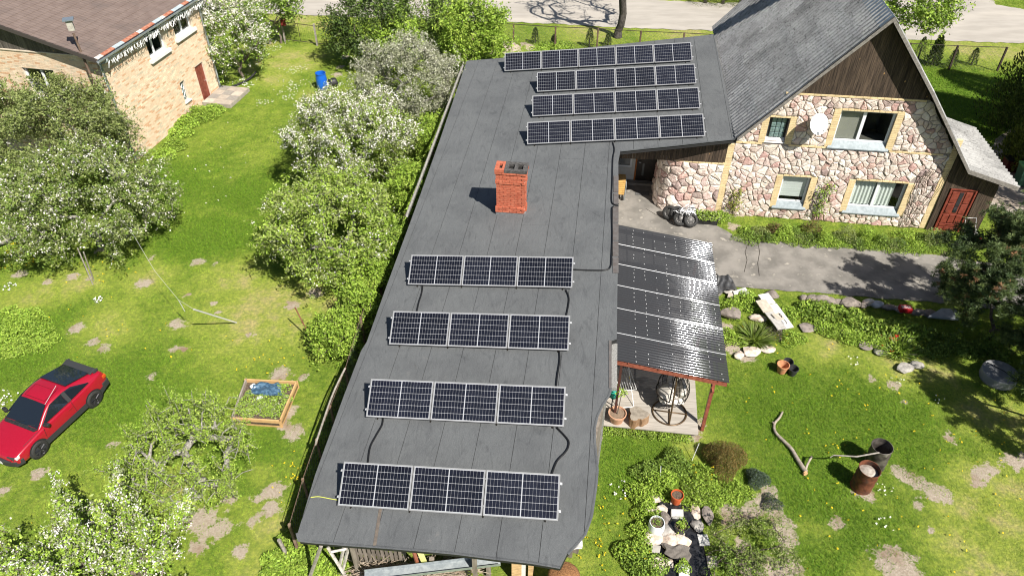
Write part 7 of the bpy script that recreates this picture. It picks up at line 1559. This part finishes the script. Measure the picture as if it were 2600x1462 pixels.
tops = [G(x, y, 1.2) for x, y in ((1100, 385), (1035, 530), (960, 690), (915, 805), (876, 935), (838, 1030), (803, 1115), (768, 1215), (734, 1330))]
wirefence('boundary_fence', 'old sagging wire fence between the lawn and the outbuilding', tops, 1.2, M('old_fence_post', (.16, .10, .07), (.24, .17, .12), 9, .9), M('rusty_wire', (.14, .09, .065)), pwid=.065, rr2=.010)
m = MB(); m.tube(smooth([G(876, 935, 1.25), G(845, 1000, 1.18), G(815, 1085, 1.22), G(800, 1130, 1.15)]), .03, 6); tag(m.build('fence_rail', MT['greywood']), 'weathered wooden rail lying on the old wire fence', 'rail')
# ------------------------------------------------------------------ junk at the open shed end
e = thing('picket_panel', 'old grey picket panel under the front edge of the felt roof', 'pickets', G(960, 1402, .6)); 
for i in range(14):
    p = G(880+i*11.2, 1412+i*.9, .35); m = MB(); m.obox(p-UP*.35, Vector((.085, -.01, 0)), Vector((0, .02, 0)), UP*(.95+RND.uniform(-.05, .05))); m.build('picket', MT['oldplank'], e)
m = MB(); m.obox(G(878, 1414, .35)+Vector((0, .03, .1)), G(1030, 1424, .35)-G(878, 1414, .35), Vector((0, .03, 0)), UP*.08); m.build('rail', MT['oldplank'], e)
e = thing('brush_heap', 'heap of dry pale twigs and reeds below the roof edge', 'brush', G(1000, 1440)); m = MB(); q = random.Random(31)
for i in range(420):
    px_ = q.uniform(900, 1210); c = G(px_, 1455-(px_-900)*.06+q.uniform(-18, 22), q.uniform(.1, .6)); a = q.gauss(.3, .5); d = Vector((math.cos(a), math.sin(a), q.gauss(0, .25)))*q.uniform(.2, .5); m.tube([c-d, c+Vector((q.gauss(0, .04), q.gauss(0, .04), .05)), c+d], [.006, .008, .003], 3, caps=False)
o = m.build('twigs', M('dry_reed', (.36, .30, .23), (.24, .18, .13), 6, .95), e); o['kind'] = 'stuff'
e = thing('steel_channel', 'long galvanised gutter channel lying across the shed opening', 'gutter', G(1100, 1445, .9)); a, b = G(925, 1462, 1.05), G(1270, 1421, 1.25); d = b-a; s_ = Vector((d.y, -d.x, 0)).normalized()*.13; m = MB(); V = []
for p in (a, b): V += [p-s_+UP*.07, p-s_*.8, p+s_*.6-UP*.05, p+s_*1.1, p+s_*1.15+UP*.10]
m.add(V, [(j, j+1, 5+j+1, 5+j) for j in range(4)]); o = m.build('channel', MT['zinc'], e); so = o.modifiers.new('s', 'SOLIDIFY'); so.thickness = .006
m = MB(); m.box(G(1100, 1450, .45), (.12, .12, 1.2)); m.box(G(1240, 1432, .55), (.12, .12, 1.2)); m.build('prop', MT['oldplank'], e)
e = thing('white_rack', 'tilted old white wooden frame at the shed corner', 'frame', G(890, 1440)); 
for a, b in (((832, 1388, 1.3), (880, 1466, .4)), ((875, 1380, 1.35), (862, 1440, .5)), ((886, 1384, 1.35), (868, 1455, .4)), ((840, 1400, 1.2), (880, 1392, 1.25))): m = MB(); m.tube([G(*a), G(*b)], .04, 4); m.build('bar', M('flaking_white', (.52, .50, .45), (.34, .31, .27), 9, .85), e)
m = MB(); m.tube([G(1046, 1385, 1.9), G(1060, 1430, .9)], .05, 8); tag(m.build('red_pole', M('red_brown_pole', (.30, .10, .06))), 'red brown pole leaning in the shed opening', 'pole')
m = MB(); m.obox(G(1058, 1400, 1.5), G(1072, 1432, .9)-G(1058, 1400, 1.5), Vector((.14, 0, 0)), Vector((0, .02, .02))); tag(m.build('yellow_board', M('pale_yellow', (.66, .64, .28))), 'pale yellow board beside the red brown pole', 'board')
m = MB(); m.tube([G(815, 1385, 1.9), G(787, 1462, .2)], .05, 6); tag(m.build('timber_pole', MT['greywood']), 'slanting brown timber below the corner of the roof', 'pole')
m = MB(); m.tube([G(708, 1370, .8), G(728, 1408, .1)], .05, 6); tag(m.build('fence_stub', MT['greywood']), 'short grey stub post in the ground elder', 'post')
e = thing('brick_pillar', 'short pillar of yellow bricks under the front eave', 'pillar', G(1315, 1455)); p = G(1312, 1462, 0); q = MB(); k = brickmesh(.25, .12, .066, M('yellow_pillar_brick', (.62, .42, .22), (.52, .34, .17), 9, .8, rnd=.12))
for c in range(24):
    for i in range(2): put(k, p+Vector((-.0+(.13 if c % 2 else 0)*(1-2*i)*0, -.07+.14*i, .035+c*.076)), HU if c % 2 == 0 else HU, e)
m = MB(); m.box(p+UP*.9+Vector((.18, .0, 0)), (.1, .26, 1.8), -.13); m.build('mortar_core', MT['white'], e); 
for c in range(24): put(k, p+Vector((.36, .0, .035+c*.076)), HV, e)
e = thing('chip_bag', 'clear sack of brown wood chips at the roof corner', 'sack', G(1440, 1460, .2)); c = G(1432, 1462, .9); m = MB(); m.lathe([(.001, -.9), (.36, -.9), (.42, -.4), (.40, .0), (.34, .10), (.001, .14)], c, 22); m.build('wood_chips', M('wood_chips', (.34, .17, .07), (.20, .095, .04), 28, .95, bump=(35, .04)), e, smooth=True)
cloth('clear_sheet', 'crumpled whitish plastic sheet over the sack of chips', [G(1405, 1455, 0), G(1470, 1450, 0), G(1476, 1380, 0), G(1440, 1400, 0)], M('milky_plastic', (.60, .60, .58), (.45, .44, .42), 12, .3), 'sheet', 1.0, .07, 13)
m = MB()
for i, (x, y) in enumerate(((8, 592), (22, 603), (12, 612))): m.tube([G(x-22, y+6, .12+.1*i), G(x+14, y-4, .14+.1*i)], .11, 9)
tag(m.build('log_stack', MT['barkpale']), 'few grey logs stacked under the apple tree', 'logs')
